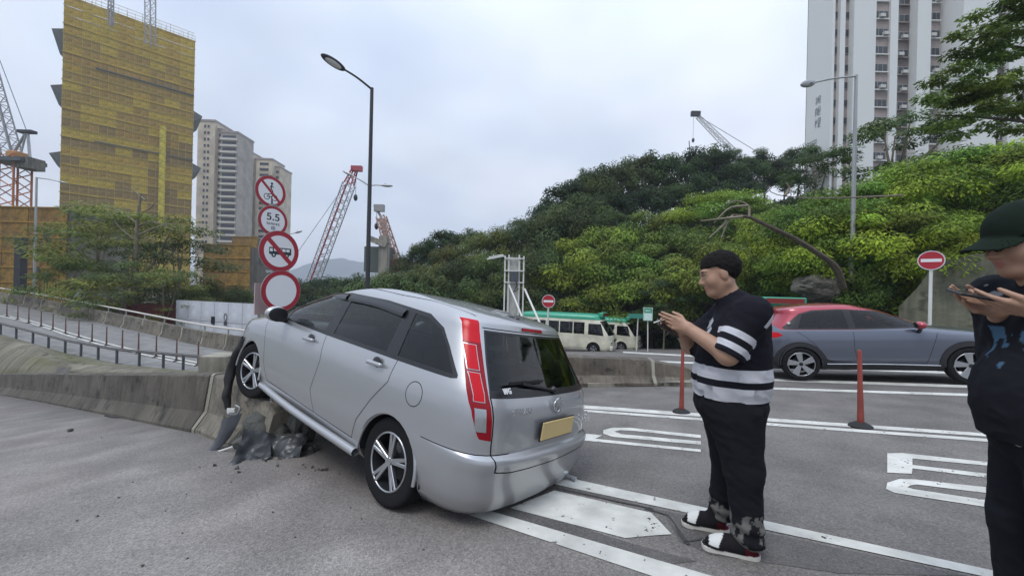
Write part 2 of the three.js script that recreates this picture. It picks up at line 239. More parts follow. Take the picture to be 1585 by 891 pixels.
// ---------------------------------------------------------------- the ramp behind it, with its parapet, rail and marker posts
const rampNear = [[-260, 478, 26], [-120, 497, 22.5], [0, 517, 20], [50, 531, 18.7], [100, 545.5, 17.5], [180, 562, 15.5], [252, 570, 14.5], [316, 577, 13.5], [420, 586, 11.6]].map((a) => at(...a));
const rampFar = [[-260, 411, 43], [-120, 440, 38], [0, 467, 33], [50, 476, 31.5], [100, 486, 30], [200, 508, 26], [260, 522, 24], [316, 535, 22], [420, 553, 19]].map((a) => at(...a));
{
  const pos = [], uv = [], idx = [], n = 10, col = [];
  rampNear.forEach((a, i) => { for (let k = 0; k <= n; k++) { const p = a.clone().lerp(rampFar[i], k / n); pos.push(p.x, p.y, p.z); uv.push(p.x / 3.1, p.z / 3.1); const v = 0.36 * (1 + 0.35 * (fbm(p.x * 0.3, p.z * 0.3, 2, 3) - 0.5)); col.push(v, v * 0.98, v * 0.965); } });
  const [x1, z1] = xz(11, 4.2), [x2, z2] = xz(11, 13);
  const A = V(x1, Hxz(x1, z1) - 0.01, z1), B = V(x2, Hxz(x2, z2) - 0.01, z2); for (let k = 0; k <= n; k++) { const p = A.clone().lerp(B, k / n); pos.push(p.x, p.y, p.z); uv.push(p.x / 3.1, p.z / 3.1); col.push(0.3, 0.295, 0.29); }
  for (let i = 0; i < rampNear.length; i++) for (let k = 0; k < n; k++) { const a = i * (n + 1) + k, b = a + 1, c = a + n + 1, d = c + 1; idx.push(a, c, b, b, c, d); }
  const ramp = structure('ramp_road', geoFrom(pos, idx, { color: col, uv }), new THREE.MeshPhysicalMaterial({ vertexColors: true, map: texAsphalt, bumpMap: texAsphaltBump, bumpScale: 0.006, roughness: 0.9, side: THREE.DoubleSide }));
  ramp.updateMatrixWorld();
  const rc = new THREE.Raycaster();
  const onRamp = (px, py) => { rc.set(V(0, EYE, 0), ray(px, py).normalize()); const h = rc.intersectObject(ramp)[0]; return h ? h.point : at(px, py, 22); };
  // centre line of the ramp and its marker posts
  const c1 = [[0, 488], [43, 497.5], [81, 509], [121, 522], [164, 534], [213, 545], [260, 555], [315, 566]].map(([x, y]) => onRamp(x, y));
  const flat = (pts, w, up) => { const L = densify(pts, 0.8).map((p) => { rc.set(V(p.x, 20, p.z), V(0, -1, 0)); const h = rc.intersectObject(ramp)[0]; return V(p.x, (h ? h.point.y : p.y) + up, p.z); }); return sweep([[-w / 2, 0], [w / 2, 0]], L, null, false); };
  const shift = (pts, d) => pts.map((p) => p.clone().add(V(d * 0.35, 0, -d * 0.94)));
  structure('ramp_centre_line', merge([flat(shift(c1, -0.16), 0.12, 0.025), flat(shift(c1, 0.16), 0.12, 0.025)]), mat.paint);
  const post = (name, label, pos, h, group, m1) => {
    const t = thing(name, label, 'marker post', pos, group);
    part('base', lathe([[0, 0], [0.13, 0], [0.12, 0.025], [0.06, 0.06], [0.045, 0.065], [0, 0.065]], 16), mat.rubber, t);
    part('post', lathe([[0, 0.05], [0.038, 0.05], [0.034, 0.2], [0.026, h * 0.6], [0.022, h - 0.01], [0.015, h], [0, h]], 14), m1, t);
    return t;
  };
  const mOrange = M([0.3, 0.06, 0.045], 0.7, { map: rep(texFlake, 1) }), mOld = M([0.13, 0.07, 0.06], 0.75);
  [[9.6, 490], [26.5, 495], [43.6, 500], [62.7, 505.5], [81, 511], [100.6, 517], [121, 523.5], [141.6, 529.5], [164, 535.5], [188.5, 541.5], [213.5, 547], [241, 553], [272.5, 559.5], [306, 566]].forEach(([x, y], i) => post('marker_post', 'thin dark red marker post on the ramp centre line behind the concrete barrier', onRamp(x, y), 0.95, 'marker posts along the ramp', mOld));
  post('marker_post', 'orange flexible marker post on the double line next to the striped shirt', G(1055, 639), 0.98, null, mOrange);
  post('marker_post', 'orange flexible marker post on the double line in front of the red-roofed car', G(1333, 661), 0.98, null, mOrange).rotation.z = 0.04;
  // far parapet: precast units with a hand rail
  const fp = densify(rampFar, 0.5), units = []; let acc = 0, cur = [fp[0]];
  for (let i = 1; i < fp.length; i++) { acc += fp[i].distanceTo(fp[i - 1]); cur.push(fp[i]); if (acc > 2.3 || i === fp.length - 1) { units.push(cur); cur = [fp[i]]; acc = 0; } }
  const mU = [mat.concreteDark, M([0.24, 0.22, 0.19], 0.95, { map: rep(texConcrete, 0.3) }), M([0.17, 0.16, 0.14], 0.95, { map: rep(texConcrete, 0.27) })];
  units.forEach((u, i) => {
    const a = u[0].clone().lerp(u[1], 0.12), b = u[u.length - 1].clone().lerp(u[u.length - 2], 0.12), path = [a, ...u.slice(1, -1), b].map((p) => p.clone().add(V(0, -0.06, 0)));
    const t = thing('parapet_unit', 'grey precast parapet unit along the far side of the ramp', 'barrier', null, 'parapet units along the ramp');
    part('wall', uvBox(sweep(jersey, path)), mU[i % 3], t);
    part('light_joint', uvBox(sweep(jersey.map(([p, q]) => [p * 1.05, q * 1.01]), [u[0].clone().lerp(u[1], 0.02).add(V(0, -0.06, 0)), u[0].clone().lerp(u[1], 0.3).add(V(0, -0.06, 0))])), mat.concreteSmooth, t);
  });
  const rail = thing('hand_rail', 'pale tubular hand rail on top of the ramp parapet', 'railing');
  part('top_rail', tube(rampFar.map((p) => p.clone().add(V(0, 1.16, 0))), 0.055, 120, 8), M([0.5, 0.47, 0.42], 0.6), rail);
  for (const u of units) part('rail_post', bar(u[0].clone().add(V(0, 0.78, 0)), u[0].clone().add(V(0, 1.16, 0)), 0.035), mat.galv, rail);
  // near edge: steel rail on short posts over a concrete retaining wall
  const nr = densify(rampNear.slice(0, 8), 1.6), rl = thing('guard_rail', 'low dark steel guard rail along the near edge of the ramp', 'railing');
  part('rail', sweep([[-0.03, 0.5], [-0.03, 0.6], [0.02, 0.6], [0.02, 0.57], [0.04, 0.55], [0.02, 0.53], [0.02, 0.5]], densify(rampNear.slice(0, 8), 0.6)), M([0.13, 0.125, 0.12], 0.6, { metalness: 0.3 }), rl);
  for (const p of nr) part('rail_post', box(0.06, 0.62, 0.06, 0, 0.28, 0), mat.galvDark, rl, p);
  const wallTop = rampNear.slice(0, 9), rp = [], ri = [], rcx = [], ruv = [];
  wallTop.forEach((p, i) => { const foot = [V(-30, -5.2, -20.0), V(-24.5, -4.4, -17.3), V(-19.4, -3.75, -15.2), V(-16.7, -3.35, -14), V(-14.2, -3.0, -13.0), V(-10.6, -2.35, -11.2), V(-7.9, -1.85, -9.6), V(-6.1, -1.6, -8.6), V(-3.6, -1.35, -7.2)][i]; foot.y = Math.max(foot.y, Hst(sOf(foot.x, foot.z), splitT(sOf(foot.x, foot.z)) - 0.3) + 0.55); for (let k = 0; k <= 12; k++) { const f = k / 12, q = p.clone().lerp(foot, f); const bulge = Math.sin(f * Math.PI) * 0.5; q.y += (foot.y < p.y ? bulge * 0.5 : 0) + 0.25 * (fbm(q.x * 0.8, q.z * 0.8, k * 0.4, 3) - 0.5) * Math.sin(f * Math.PI); rp.push(q.x, q.y - (k === 0 ? 0.02 : 0), q.z); ruv.push(q.x, q.y * 1.0 + q.z); const moss = clamp((fbm(q.x * 0.7, q.z * 0.9, q.y, 3) - 0.47) * 6); rcx.push(lerp(0.24, 0.16, moss), lerp(0.225, 0.165, moss), lerp(0.19, 0.09, moss)); } });
  for (let i = 0; i + 1 < wallTop.length; i++) for (let k = 0; k < 12; k++) { const a = i * 13 + k; ri.push(a, a + 1, a + 13, a + 1, a + 14, a + 13); }
  solo('retaining_wall', geoFrom(rp, ri, { color: rcx, uv: ruv }), new THREE.MeshPhysicalMaterial({ vertexColors: true, map: rep(texConcrete, 0.3), bumpMap: rep(texConcreteBump, 0.3), bumpScale: 0.05, roughness: 1, side: THREE.DoubleSide }), 'old mossy concrete bank between the ramp and the crash barrier', 'wall');
  const blk = at(342, 587, 9.2);
  solo('concrete_block', uvBox(roughen(new THREE.BoxGeometry(0.62, 0.62, 0.6, 6, 6, 6).translate(0, 0.28, 0), 0.03, 4).translate(blk.x, blk.y, blk.z)), mat.concreteSmooth, 'sandy concrete block at the end of the low steel guard rail', 'block');
}
// ---------------------------------------------------------------- hillside
const TOE = [[480, 46], [540, 42], [600, 38], [700, 36], [850, 35], [1000, 33], [1100, 29], [1180, 23], [1250, 19], [1330, 16.6], [1420, 15.4], [1585, 14.4], [2100, 14]];
const CAPY = [[480, -6], [540, -3.5], [600, -1.5], [680, 2.5], [760, 4.5], [840, 8], [950, 13], [1060, 15], [1200, 20], [1300, 22], [2100, 24]];
const pxOf = (x, z) => CX + FOCAL * x / Math.max(0.5, -z);
function hillY(x, z) {
  const px = pxOf(x, z), D = -z, toe = table(px, TOE), cap = table(px, CAPY), base = Math.max(-5, Hst(Math.min(sOf(x * toe / D, -toe), 14), tOf(x * toe / D, -toe))) - 0.25;
  const d = D - toe; if (d < 0) return base - 0.3;
  const slope = table(px, [[600, 0.5], [850, 0.95], [1100, 0.95], [1300, 0.75], [2000, 0.8]]), h = cap - base;
  return base + h * (1 - Math.exp(-slope * d / Math.max(1, h))) + (d > 60 ? (d - 60) * 0.05 : 0) + Math.min(1, d / 6) * 1.2 * (fbm(x * 0.15, z * 0.15, 3, 3) - 0.5);
}
{
  const pos = [], idx = [], uv = [], col = [], cols = []; for (let px = 480; px <= 2100; px += 15) cols.push(px);
  const N = 60; cols.forEach((px) => { const toe = table(px, TOE); for (let k = 0; k <= N; k++) { const D = toe - 0.6 + (k / N) ** 1.7 * 140, x = (px - CX) / FOCAL * D; pos.push(x, hillY(x, -D), -D); uv.push(x * 0.3, D * 0.3); const n = fbm(x * 0.3, D * 0.3, 2, 3); col.push(0.055 * (0.6 + n), 0.06 * (0.6 + n), 0.028 * (0.6 + n)); } });
  for (let i = 0; i + 1 < cols.length; i++) for (let k = 0; k < N; k++) { const a = i * (N + 1) + k; idx.push(a, a + N + 1, a + 1, a + 1, a + N + 1, a + N + 2); }
  structure('hillside', geoFrom(pos, idx, { color: col, uv }), new THREE.MeshPhysicalMaterial({ vertexColors: true, roughness: 1, bumpMap: texConcreteBump, bumpScale: 0.3, side: THREE.DoubleSide }));
}
{ // distant mountains
  for (const [x0, x1, D, col, tops, nm] of [[330, 760, 1500, [0.06, 0.085, 0.09], [[330, 425], [400, 424], [448, 420], [470, 410], [500, 401], [530, 400], [556, 405], [590, 408], [650, 402], [760, 415]], 'mountain'], [-60, 330, 900, [0.05, 0.07, 0.06], [[-60, 380], [60, 405], [100, 398], [200, 412], [330, 425]], 'mountain']]) {
    const pos = [], idx = [], n = 80, m = 8; for (let i = 0; i <= n; i++) { const px = lerp(x0, x1, i / n), top = at(px, table(px, tops) + 5 * (fbm(i * 0.4, 3, 1, 3) - 0.5), D); for (let k = 0; k <= m; k++) { const f = k / m; pos.push(top.x * (1 - 0.25 * f) , lerp(top.y, -8, Math.pow(f, 0.8)) + (k && k < m ? 14 * (fbm(i * 0.3, k * 0.7, 5, 3) - 0.5) : 0), top.z * (1 - 0.25 * f)); } }
    for (let i = 0; i < n; i++) for (let k = 0; k < m; k++) { const a = i * (m + 1) + k; idx.push(a, a + 1, a + m + 1, a + 1, a + m + 2, a + m + 1); }
    structure(nm, geoFrom(pos, idx), M(col, 1));
  }
}
// ---------------------------------------------------------------- buildings
// local frame of a facade: x along it, y up, z out of it
function facade(o, a, b) { o.position.set(a.x, 0, a.z); o.rotation.y = Math.atan2(-(b.z - a.z), b.x - a.x); return Math.hypot(b.x - a.x, b.z - a.z); }
{ // the tower wrapped in yellow scaffold netting
  const DL = 131 * 1.05, DR = 155 * 1.05, a = at(92, 300, DL), b = at(296, 300, DR), top = at(92, -8, DL).y, bottom = -8;
  const t = thing('scaffolded_tower', 'tall unfinished tower wrapped in yellow scaffold netting with a bright hoist strip', 'building'); const W = facade(t, a, b), dep = 22;
  part('core', uvBox(box(W - 2.4, top - bottom - 7, dep, W / 2, (top + bottom) / 2 - 3.5, -dep / 2 - 1.4)), M([0.36, 0.34, 0.3], 0.95, { map: rep(texConcrete, 0.1) }), t);
  const mNet = [[0.76, 0.5, 0.035], [0.62, 0.4, 0.05], [0.84, 0.6, 0.04], [0.46, 0.3, 0.06], [0.64, 0.39, 0.045]].map((c) => M(c, 0.9, { map: rep(texConcrete, 0.35), transmission: 0.12, thickness: 0 }));
  const floors = 33, fh = (top - bottom) / floors, cols = 8, cw = W / cols;
  const panels = [0, 1, 2].map((v) => { const g = new THREE.PlaneGeometry(cw * 0.995, fh * 0.98, 6, 4), p = g.attributes.position; for (let i = 0; i < p.count; i++) p.setZ(i, 0.35 * (fbm(p.getX(i) * 0.6 + v * 20, p.getY(i) * 0.8, v, 3) - 0.5) + 0.12 * Math.sin(p.getY(i) * 2.2 + v)); g.computeVertexNormals(); return uvBox(g); });
  for (let f = 2; f < floors; f++) for (let c = 0; c < cols; c++) {
    const m = f > floors - 5 ? mNet[[0, 2, 2][(f * 3 + c) % 3]] : mNet[Math.floor((0.75 * hash(f, 1, 4) + 0.25 * hash(f, c, 6)) * 5)];
    const q = part('net_panel', panels[(f + c * 2) % 3], m, t, V((c + 0.5) * cw, bottom + (f + 0.5) * fh, (hash(f, c, 2) - 0.5) * 0.2)); q.rotation.x = (hash(f, 3, c) - 0.5) * 0.03;
  }
  const side = new THREE.PlaneGeometry(dep, fh * 0.98, 4, 3); side.rotateY(-Math.PI / 2);
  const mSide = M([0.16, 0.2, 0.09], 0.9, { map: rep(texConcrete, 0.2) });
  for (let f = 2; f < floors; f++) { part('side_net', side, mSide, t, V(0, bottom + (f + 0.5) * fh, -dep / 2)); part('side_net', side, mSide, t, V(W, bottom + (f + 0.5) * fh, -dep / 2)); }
  const mBam = M([0.5, 0.38, 0.08], 0.8);
  for (let f = 2; f <= floors; f++) part('ledger', box(W + 0.5, f % 3 ? 0.14 : 0.34, 0.28, W / 2, bottom + f * fh, 0.32), f % 3 ? mBam : mNet[2], t);
  for (let c = 0; c <= cols * 2; c++) part('standard', box(0.1, top - bottom + 2.5 + hash(c, 4) * 2, 0.1, c * cw / 2, (top + bottom) / 2 + 1, 0.28), mBam, t);
  const fan = () => { const g = new THREE.BufferGeometry(); g.setAttribute('position', new THREE.Float32BufferAttribute([0, 0, 0, 0, 0, -dep, -3, 3.4, 0, -3, 3.4, -dep, 0, 4.8, 0, 0, 4.8, -dep], 3)); g.setIndex([0, 2, 1, 1, 2, 3, 2, 4, 3, 3, 4, 5, 0, 4, 2, 1, 3, 5]); g.computeVertexNormals(); return g; };
  const mFan = M([0.12, 0.12, 0.11], 0.9);
  for (const y of [66, 86, 42]) part('catch_fan', toCreasedNormals(fan(), 0.4), mFan, t, V(0, y, -2));
  for (const y of [46, 68]) { const q = part('catch_fan', toCreasedNormals(fan(), 0.4), mFan, t, V(W, y, -dep)); q.rotation.y = Math.PI; }
  for (const y of [26.5, 52, 79]) part('catch_fan_front', uvBox(beam(V(W * 0.22, y, 0.3), V(W, y, 0.3), 1.1, 0.3)), mFan, t);
  part('hoist_strip', uvBox(box(1.9, 62, 1.2, W * 0.74, 32, 1.1)), M([0.8, 0.66, 0.06], 0.85, { map: rep(texConcrete, 0.2) }), t);
  for (let k = 0; k < 26; k++) part('starter_bar', box(0.12, 3 + hash(k, 1) * 2.5, 0.12, W * k / 26 + 0.6, top + 1.6, -1 - hash(k, 7) * 8), mat.galv, t);
  part('top_scaffold', [0, 1, 2].map((k) => box(W, 0.12, 0.12, W / 2, top + 0.9 + k * 1.2, 0.2)), mBam, t);
}
{ // orange-netted podium blocks
  const net = M([0.36, 0.21, 0.03], 0.9, { map: rep(texConcrete, 0.2) }), net2 = M([0.3, 0.17, 0.03], 0.9, { map: rep(texConcrete, 0.3) }), pole = M([0.38, 0.22, 0.03], 0.8), dk = M([0.05, 0.045, 0.04], 0.9);
  const block = (label, x0, x1, y0, y1, D, rows, cs) => {
    const a = at(x0, y1, D), b = at(x1, y1, D), t = thing('netted_block', label, 'building'), W = facade(t, a, b), top = at((x0 + x1) / 2, y0, D).y, bot = Math.max(-8, at(x0, y1, D).y - 2);
    part('core', box(W - 0.4, top - bot - 0.4, 10, W / 2, (top + bot) / 2 - 0.2, -5.3), mat.concreteDark, t);
    const h = (top - bot) / rows, w = W / cs, g = uvBox(box(w * 0.985, h * 0.97, 0.12));
    for (let r = 0; r < rows; r++) for (let c = 0; c < cs; c++) part('net_panel', g, hash(r, c, 8) > 0.5 ? net : net2, t, V((c + 0.5) * w, bot + (r + 0.5) * h, (hash(c, r, 3) - 0.5) * 0.12));
    for (let r = 0; r <= rows; r++) part('ledger', box(W, 0.12, 0.12, W / 2, bot + r * h, 0.2), pole, t);
    return t;
  };
  const p1 = block('orange netted podium behind the marker posts of the ramp, left of the green tree', -40, 101, 320, 462, 62, 7, 7);
  for (const [x, y] of [[0.83, 0.78], [0.84, 0.5], [0.83, 0.3], [0.82, 0.12], [0.72, 0.36]]) part('opening', box(0.9, 0.9, 0.2, 14 * x, lerp(-2, 11, y), 0.24), dk, p1);
  block('orange netted low block below the pale towers beside the road signs', 313, 386, 378, 446, 84, 4, 4);
  block('yellow netted stub of building between the pale towers and the round signs', 358, 398, 366, 392, 110, 2, 3);
}
{ // two pale residential towers
  const wall = M([0.62, 0.53, 0.42], 0.9, { map: rep(texFlake, 0.05) }), wall2 = M([0.42, 0.38, 0.34], 0.9, { map: rep(texFlake, 0.05) }), glass = M([0.03, 0.035, 0.045], 0.25), slab = M([0.6, 0.56, 0.5], 0.9), trim = M([0.3, 0.26, 0.24], 0.9);
  const tower = (label, segs, D, floors, fh, roofs) => {
    const t = thing('residential_tower', label, 'building'); const k = FOCAL / D;
    const o = at(segs[0][0], 430, D); t.position.set(o.x, 0, o.z); t.rotation.y = 0.06;
    segs.forEach(([x0, x1, ytop, kind, z], i) => {
      const X0 = (x0 - segs[0][0]) / k, X1 = (x1 - segs[0][0]) / k, W = X1 - X0, top = at((x0 + x1) / 2, ytop, D).y, bot = -8;
      part('wall', uvBox(box(W, top - bot, 14, (X0 + X1) / 2, (top + bot) / 2, -7 + z)), kind === 'b' ? wall2 : wall, t);
      part('roof_edge', box(W + 0.5, 1.0, 14.6, (X0 + X1) / 2, top + 0.5, -7 + z), trim, t);
      for (let f = 0; f < floors; f++) {
        const y = top - 2.6 - f * fh; if (y < 6) break;
        if (kind === 'w') for (const fx of [0.42, 0.62]) part('window', box(W * 0.11, fh * 0.42, 0.3, X0 + W * fx, y, z), glass, t);
        if (kind === 'n') part('window', box(W * 0.55, fh * 0.45, 0.3, X0 + W * 0.5, y, z), glass, t);
        if (kind === 'b') { part('balcony', box(W * 0.96, fh * 0.3, 1.3, (X0 + X1) / 2, y - fh * 0.3, z + 0.6), slab, t); part('window', box(W * 0.8, fh * 0.55, 0.3, (X0 + X1) / 2, y + fh * 0.1, z), glass, t); }
      }
    });
    return t;
  };
  tower('beige tower with stacked balconies next to the yellow scaffolded tower', [[293, 300, 183, 'x', -4], [300, 326, 187, 'w', 0], [326, 333, 198, 'n', -2], [333, 358, 203, 'b', -1]], 205, 20, 3.4);
  tower('lower beige tower directly behind the stack of round signs', [[358, 384, 236, 'n', 0], [384, 391, 244, 'x', -3], [391, 415, 246, 'n', 0], [415, 423, 256, 'n', -3]], 235, 18, 3.4);
}
{ // white slab blocks above the right-hand slope
  const white = M([0.66, 0.67, 0.66], 0.85), pink = M([0.36, 0.3, 0.285], 0.9, { map: rep(texFlake, 0.1) }), brown = M([0.2, 0.165, 0.155], 0.9, { map: rep(texFlake, 0.1) }), glass = M([0.03, 0.035, 0.04], 0.3), frame = M([0.3, 0.3, 0.3], 0.6), ac = M([0.5, 0.5, 0.48], 0.7);
  const D = 62, k = FOCAL / D, fh = 27.5 / k;
  const block = (label, px0, segs, floors, y0) => {
    const t = thing('white_tower', label, 'building'), o = at(px0, 445, D); t.position.set(o.x, 0, o.z); t.rotation.y = 0;
    for (const [x0, x1, kind, z] of segs) {
      const X0 = (x0 - px0) / k, X1 = (x1 - px0) / k, W = X1 - X0, cx = (X0 + X1) / 2;
      part('wall', uvBox(box(W, 52, 5.2, cx, 40, -2.6 + z)), kind === 'white' ? white : kind === 'dark' ? brown : pink, t);
      if (kind === 'white') continue;
      for (let f = 0; f < floors; f++) {
        const y = y0 + f * fh, w = W * (kind === 'slit' ? 0.9 : 0.84), h = fh * (kind === 'slit' ? 0.42 : 0.46), wi = part('window', box(w, h, 0.16, cx, y, z + 0.02), frame, t);
        const n = kind === 'slit' ? 1 : 3; for (let q = 0; q < n; q++) part('pane', box(w / n * 0.86, h * 0.84, 0.06, cx - w / 2 + (q + 0.5) * w / n, y, z + 0.1), glass, wi);
        if (kind !== 'slit') { part('sill', box(w * 1.04, 0.16, 0.36, cx, y - h / 2 - 0.1, z + 0.12), kind === 'dark' ? pink : white, t); if (hash(f, x0 | 0, 5) > 0.45) part('air_conditioner', box(0.8, 0.5, 0.55, cx + (hash(f, 2, x0 | 0) - 0.5) * w * 0.6, y - h * 0.25, z + 0.3), ac, t); }
      }
    }
    return t;
  };
  const w1 = block('white tower block with pinkish window strips and faded grey lettering on its blank end', 1280, [[1280, 1284, 'white', 0], [1284, 1293, 'slit', -0.7], [1293, 1301, 'white', -0.1], [1301, 1311, 'slit', -0.7], [1311, 1345, 'white', 0.3], [1345, 1371, 'pane', -0.4], [1371, 1383, 'white', -0.1], [1383, 1410, 'dark', -1.1], [1410, 1431, 'white', 0.2], [1431, 1452, 'pane', -0.5]], 14, 18.3);
  block('white tower block with one brown window strip, partly hidden by the overhanging tree', 1456, [[1456, 1508, 'white', 2.4], [1508, 1530, 'dark', 1.4], [1530, 1600, 'white', 2], [1600, 1625, 'pane', 1.4], [1625, 1700, 'white', 2]], 13, 18.3);
  // faded painted characters
  const glyph = canvasTex(128, 512, (c, w, h) => { c.clearRect(0, 0, w, h); c.strokeStyle = 'rgba(120,124,130,1)'; c.lineWidth = 9; const S = (...p) => { c.beginPath(); c.moveTo(p[0], p[1]); for (let i = 2; i < p.length; i += 2) c.lineTo(p[i], p[i + 1]); c.stroke(); };
    S(30, 20, 46, 34); S(18, 50, 58, 50, 20, 104); S(40, 70, 40, 130); S(46, 78, 58, 92); S(70, 30, 110, 30, 110, 62, 70, 62, 70, 30); S(66, 84, 116, 84); S(76, 62, 64, 130); S(96, 84, 96, 126, 118, 126);
    S(40, 170, 40, 184); S(14, 190, 62, 190); S(20, 206, 56, 206, 56, 292); S(20, 206, 20, 290); S(20, 232, 56, 232); S(20, 258, 56, 258); S(74, 176, 112, 176); S(74, 176, 74, 216, 112, 216, 112, 196); S(74, 236, 112, 236); S(74, 256, 112, 256); S(72, 216, 72, 290, 116, 290);
    S(34, 330, 34, 460); S(12, 366, 58, 366); S(32, 372, 12, 420); S(38, 376, 56, 400); S(72, 340, 116, 340, 116, 384, 72, 384, 72, 340); S(94, 332, 94, 396); S(64, 410, 120, 410); S(90, 400, 72, 452, 116, 466); S(108, 410, 70, 468); });
  const gm = new THREE.MeshPhysicalMaterial({ map: glyph, transparent: true, roughness: 0.9, side: THREE.DoubleSide });
  part('painted_characters', new THREE.PlaneGeometry(1.5, 6), gm, w1, V(-0.04, at(1267, 163, D).y, -2.6)).rotation.y = -Math.PI / 2;
  const small = canvasTex(256, 128, (c) => { c.strokeStyle = 'rgba(130,134,140,1)'; c.lineWidth = 5; for (let r = 0; r < 2; r++) for (let i = 0; i < 6; i++) { const x = 18 + i * 38, y = 20 + r * 52; c.strokeRect(x, y, 22, 30); c.beginPath(); c.moveTo(x, y + 15); c.lineTo(x + 22, y + 15); c.moveTo(x + 11, y); c.lineTo(x + 11, y + 30); c.stroke(); } });
  part('painted_lettering', new THREE.PlaneGeometry(2.2, 1.1), new THREE.MeshPhysicalMaterial({ map: small, transparent: true, roughness: 0.9, side: THREE.DoubleSide }), w1, V(-0.04, at(1258, 208, D).y, -3.6)).rotation.y = -Math.PI / 2;
}
// ---------------------------------------------------------------- walls and fences near the roads
{
  const pts = [[1392, 475, 15.0], [1404, 462, 15.0], [1420, 446, 15.0], [1440, 418, 14.8], [1475, 400, 14.6], [1540, 388, 14.3], [1640, 378, 14], [1800, 360, 13.6]].map((a) => at(...a)), rp = [], ri = [], uv = [];
  pts.forEach((p) => { const f = Hxz(p.x, p.z) - 0.3, n = V(-p.x, 0, -p.z).normalize(); for (const [o, y] of [[0.5, f], [0.12, p.y], [-0.3, p.y], [-0.9, f]]) { rp.push(p.x + n.x * o, y, p.z + n.z * o); uv.push(p.x * 0.6 + p.z * 0.3, y); } });
  for (let i = 0; i + 1 < pts.length; i++) for (let k = 0; k < 3; k++) { const a = i * 4 + k; ri.push(a, a + 4, a + 1, a + 1, a + 4, a + 5); } ri.push(0, 1, 2, 0, 2, 3);
  solo('retaining_wall', toCreasedNormals(geoFrom(rp, ri, { uv }), 0.4), M([0.21, 0.215, 0.16], 0.95, { map: rep(texConcrete, 0.22), bumpMap: rep(texConcreteBump, 0.3), bumpScale: 0.03 }), 'grey green concrete retaining wall behind the red-roofed car', 'wall');
  // white hoarding of the site
  const a = at(272, 503, 30), b = at(398, 508, 27), t = thing('site_hoarding', 'white panelled site hoarding behind the nose of the silver car', 'hoarding'), W = facade(t, a, b), yb = a.y - 1, yt = at(330, 467, 28.5).y, wm = M([0.6, 0.62, 0.68], 0.6, { map: rep(texFlake, 0.3) });
  for (let i = 0; i < 6; i++) for (let r = 0; r < 2; r++) part('panel', box(W / 6 - 0.03, (yt - yb) / 2 - 0.03, 0.08, (i + 0.5) * W / 6, yb + (r + 0.5) * (yt - yb) / 2, 0), wm, t);
  part('backing', box(W, yt - yb, 0.1, W / 2, (yt + yb) / 2, -0.12), mat.galv, t);
  part('opening', box(0.32, 0.55, 0.06, W * 0.49, yb + 1.6, 0.08), mat.black, t);
  part('symbol', [new THREE.TorusGeometry(0.2, 0.02, 6, 20).scale(0.75, 1.2, 1).translate(W * 0.64, yb + 1.9, 0.07), box(0.3, 0.3, 0.03, W * 0.64, yb + 1.45, 0.06)], mat.galvDark, t);
  const rc = at(245, 485, 31); solo('site_cabin', uvBox(box(3.4, 1.5, 2.2, rc.x, rc.y, rc.z)), M([0.16, 0.035, 0.03], 0.8, { map: rep(texConcrete, 0.3) }), 'dull red site cabin beside the white hoarding', 'cabin');
  // timber fence pieces beyond the parapet
  const f0 = at(66, 452, 36), fm = M([0.42, 0.3, 0.08], 0.85), ft = thing('bamboo_fence', 'row of pale bamboo uprights beyond the parapet near the triangular sign', 'fence', V(f0.x, f0.y, f0.z)); for (let i = 0; i < 9; i++) part('upright', box(0.09, 1.4 + hash(i, 2) * 0.4, 0.09, i * 0.27, 0.1, 0), fm, ft); part('rail', box(2.4, 0.06, 0.06, 1.1, 0.3, -0.08), fm, ft);
  // kerbed island on the far side with its tapered barrier end
  const base = [[860, 594], [925, 594], [1004, 593]].map(([x, y]) => G(x, y)), prof = [[-0.3, 0], [-0.3, 0.1], [-0.17, 0.3], [-0.12, 0.82], [0.12, 0.82], [0.17, 0.3], [0.3, 0.1], [0.3, 0]];
  const path = densify([ext(base[1], base[0], 0.8), ...base], 0.3), e = thing('barrier_end', 'dirty concrete barrier with a sloping striped end beside the minibuses', 'barrier');
  const dirty = M([0.17, 0.15, 0.13], 0.95, { map: rep(texConcrete, 0.4), bumpMap: rep(texConcreteBump, 0.6), bumpScale: 0.02 });
  path.forEach((p) => (p.y = Hxz(p.x, p.z) + 0.05));
  part('wall', uvBox(roughen(sweep(prof.map(([o, h]) => [o * 1.5, h * 0.8]), path, path.map((p, i) => lerp(1.0, 0.72, i / path.length))), 0.05, 2)), dirty, e);
  const tip = path[path.length - 1], dirv = path[path.length - 1].clone().sub(path[path.length - 2]).normalize(), tp = [0, 0.4, 0.8, 1.2].map((k) => tip.clone().addScaledVector(dirv, k + 0.02));
  part('sloping_end', uvBox(sweep(prof.map(([o, h]) => [o * 1.45, h * 0.79]), tp, [0.72, 0.6, 0.45, 0.2])), dirty, e);
  for (const k of [0]) { const q = tip.clone().addScaledVector(dirv, k); part('pale_joint', uvBox(sweep(prof.map(([o, h]) => [o * 1.5, h * 0.81]), [q, q.clone().addScaledVector(dirv, 0.07)], [0.73 - k * 0.36, 0.73 - k * 0.42])), mat.concreteSmooth, e); }
  const kb = [[905, 598], [1010, 596], [1075, 597], [1200, 607]].map(([x, y]) => G(x, y - 4)), kp = densify(kb.slice(0, 3), 0.5); kp.forEach((p) => (p.y = Hxz(p.x, p.z) - 0.02));
  structure('kerb', uvBox(sweep([[-0.12, 0], [-0.12, 0.13], [-0.08, 0.15], [0.5, 0.15], [0.5, 0]], kp)), mat.concrete);
}
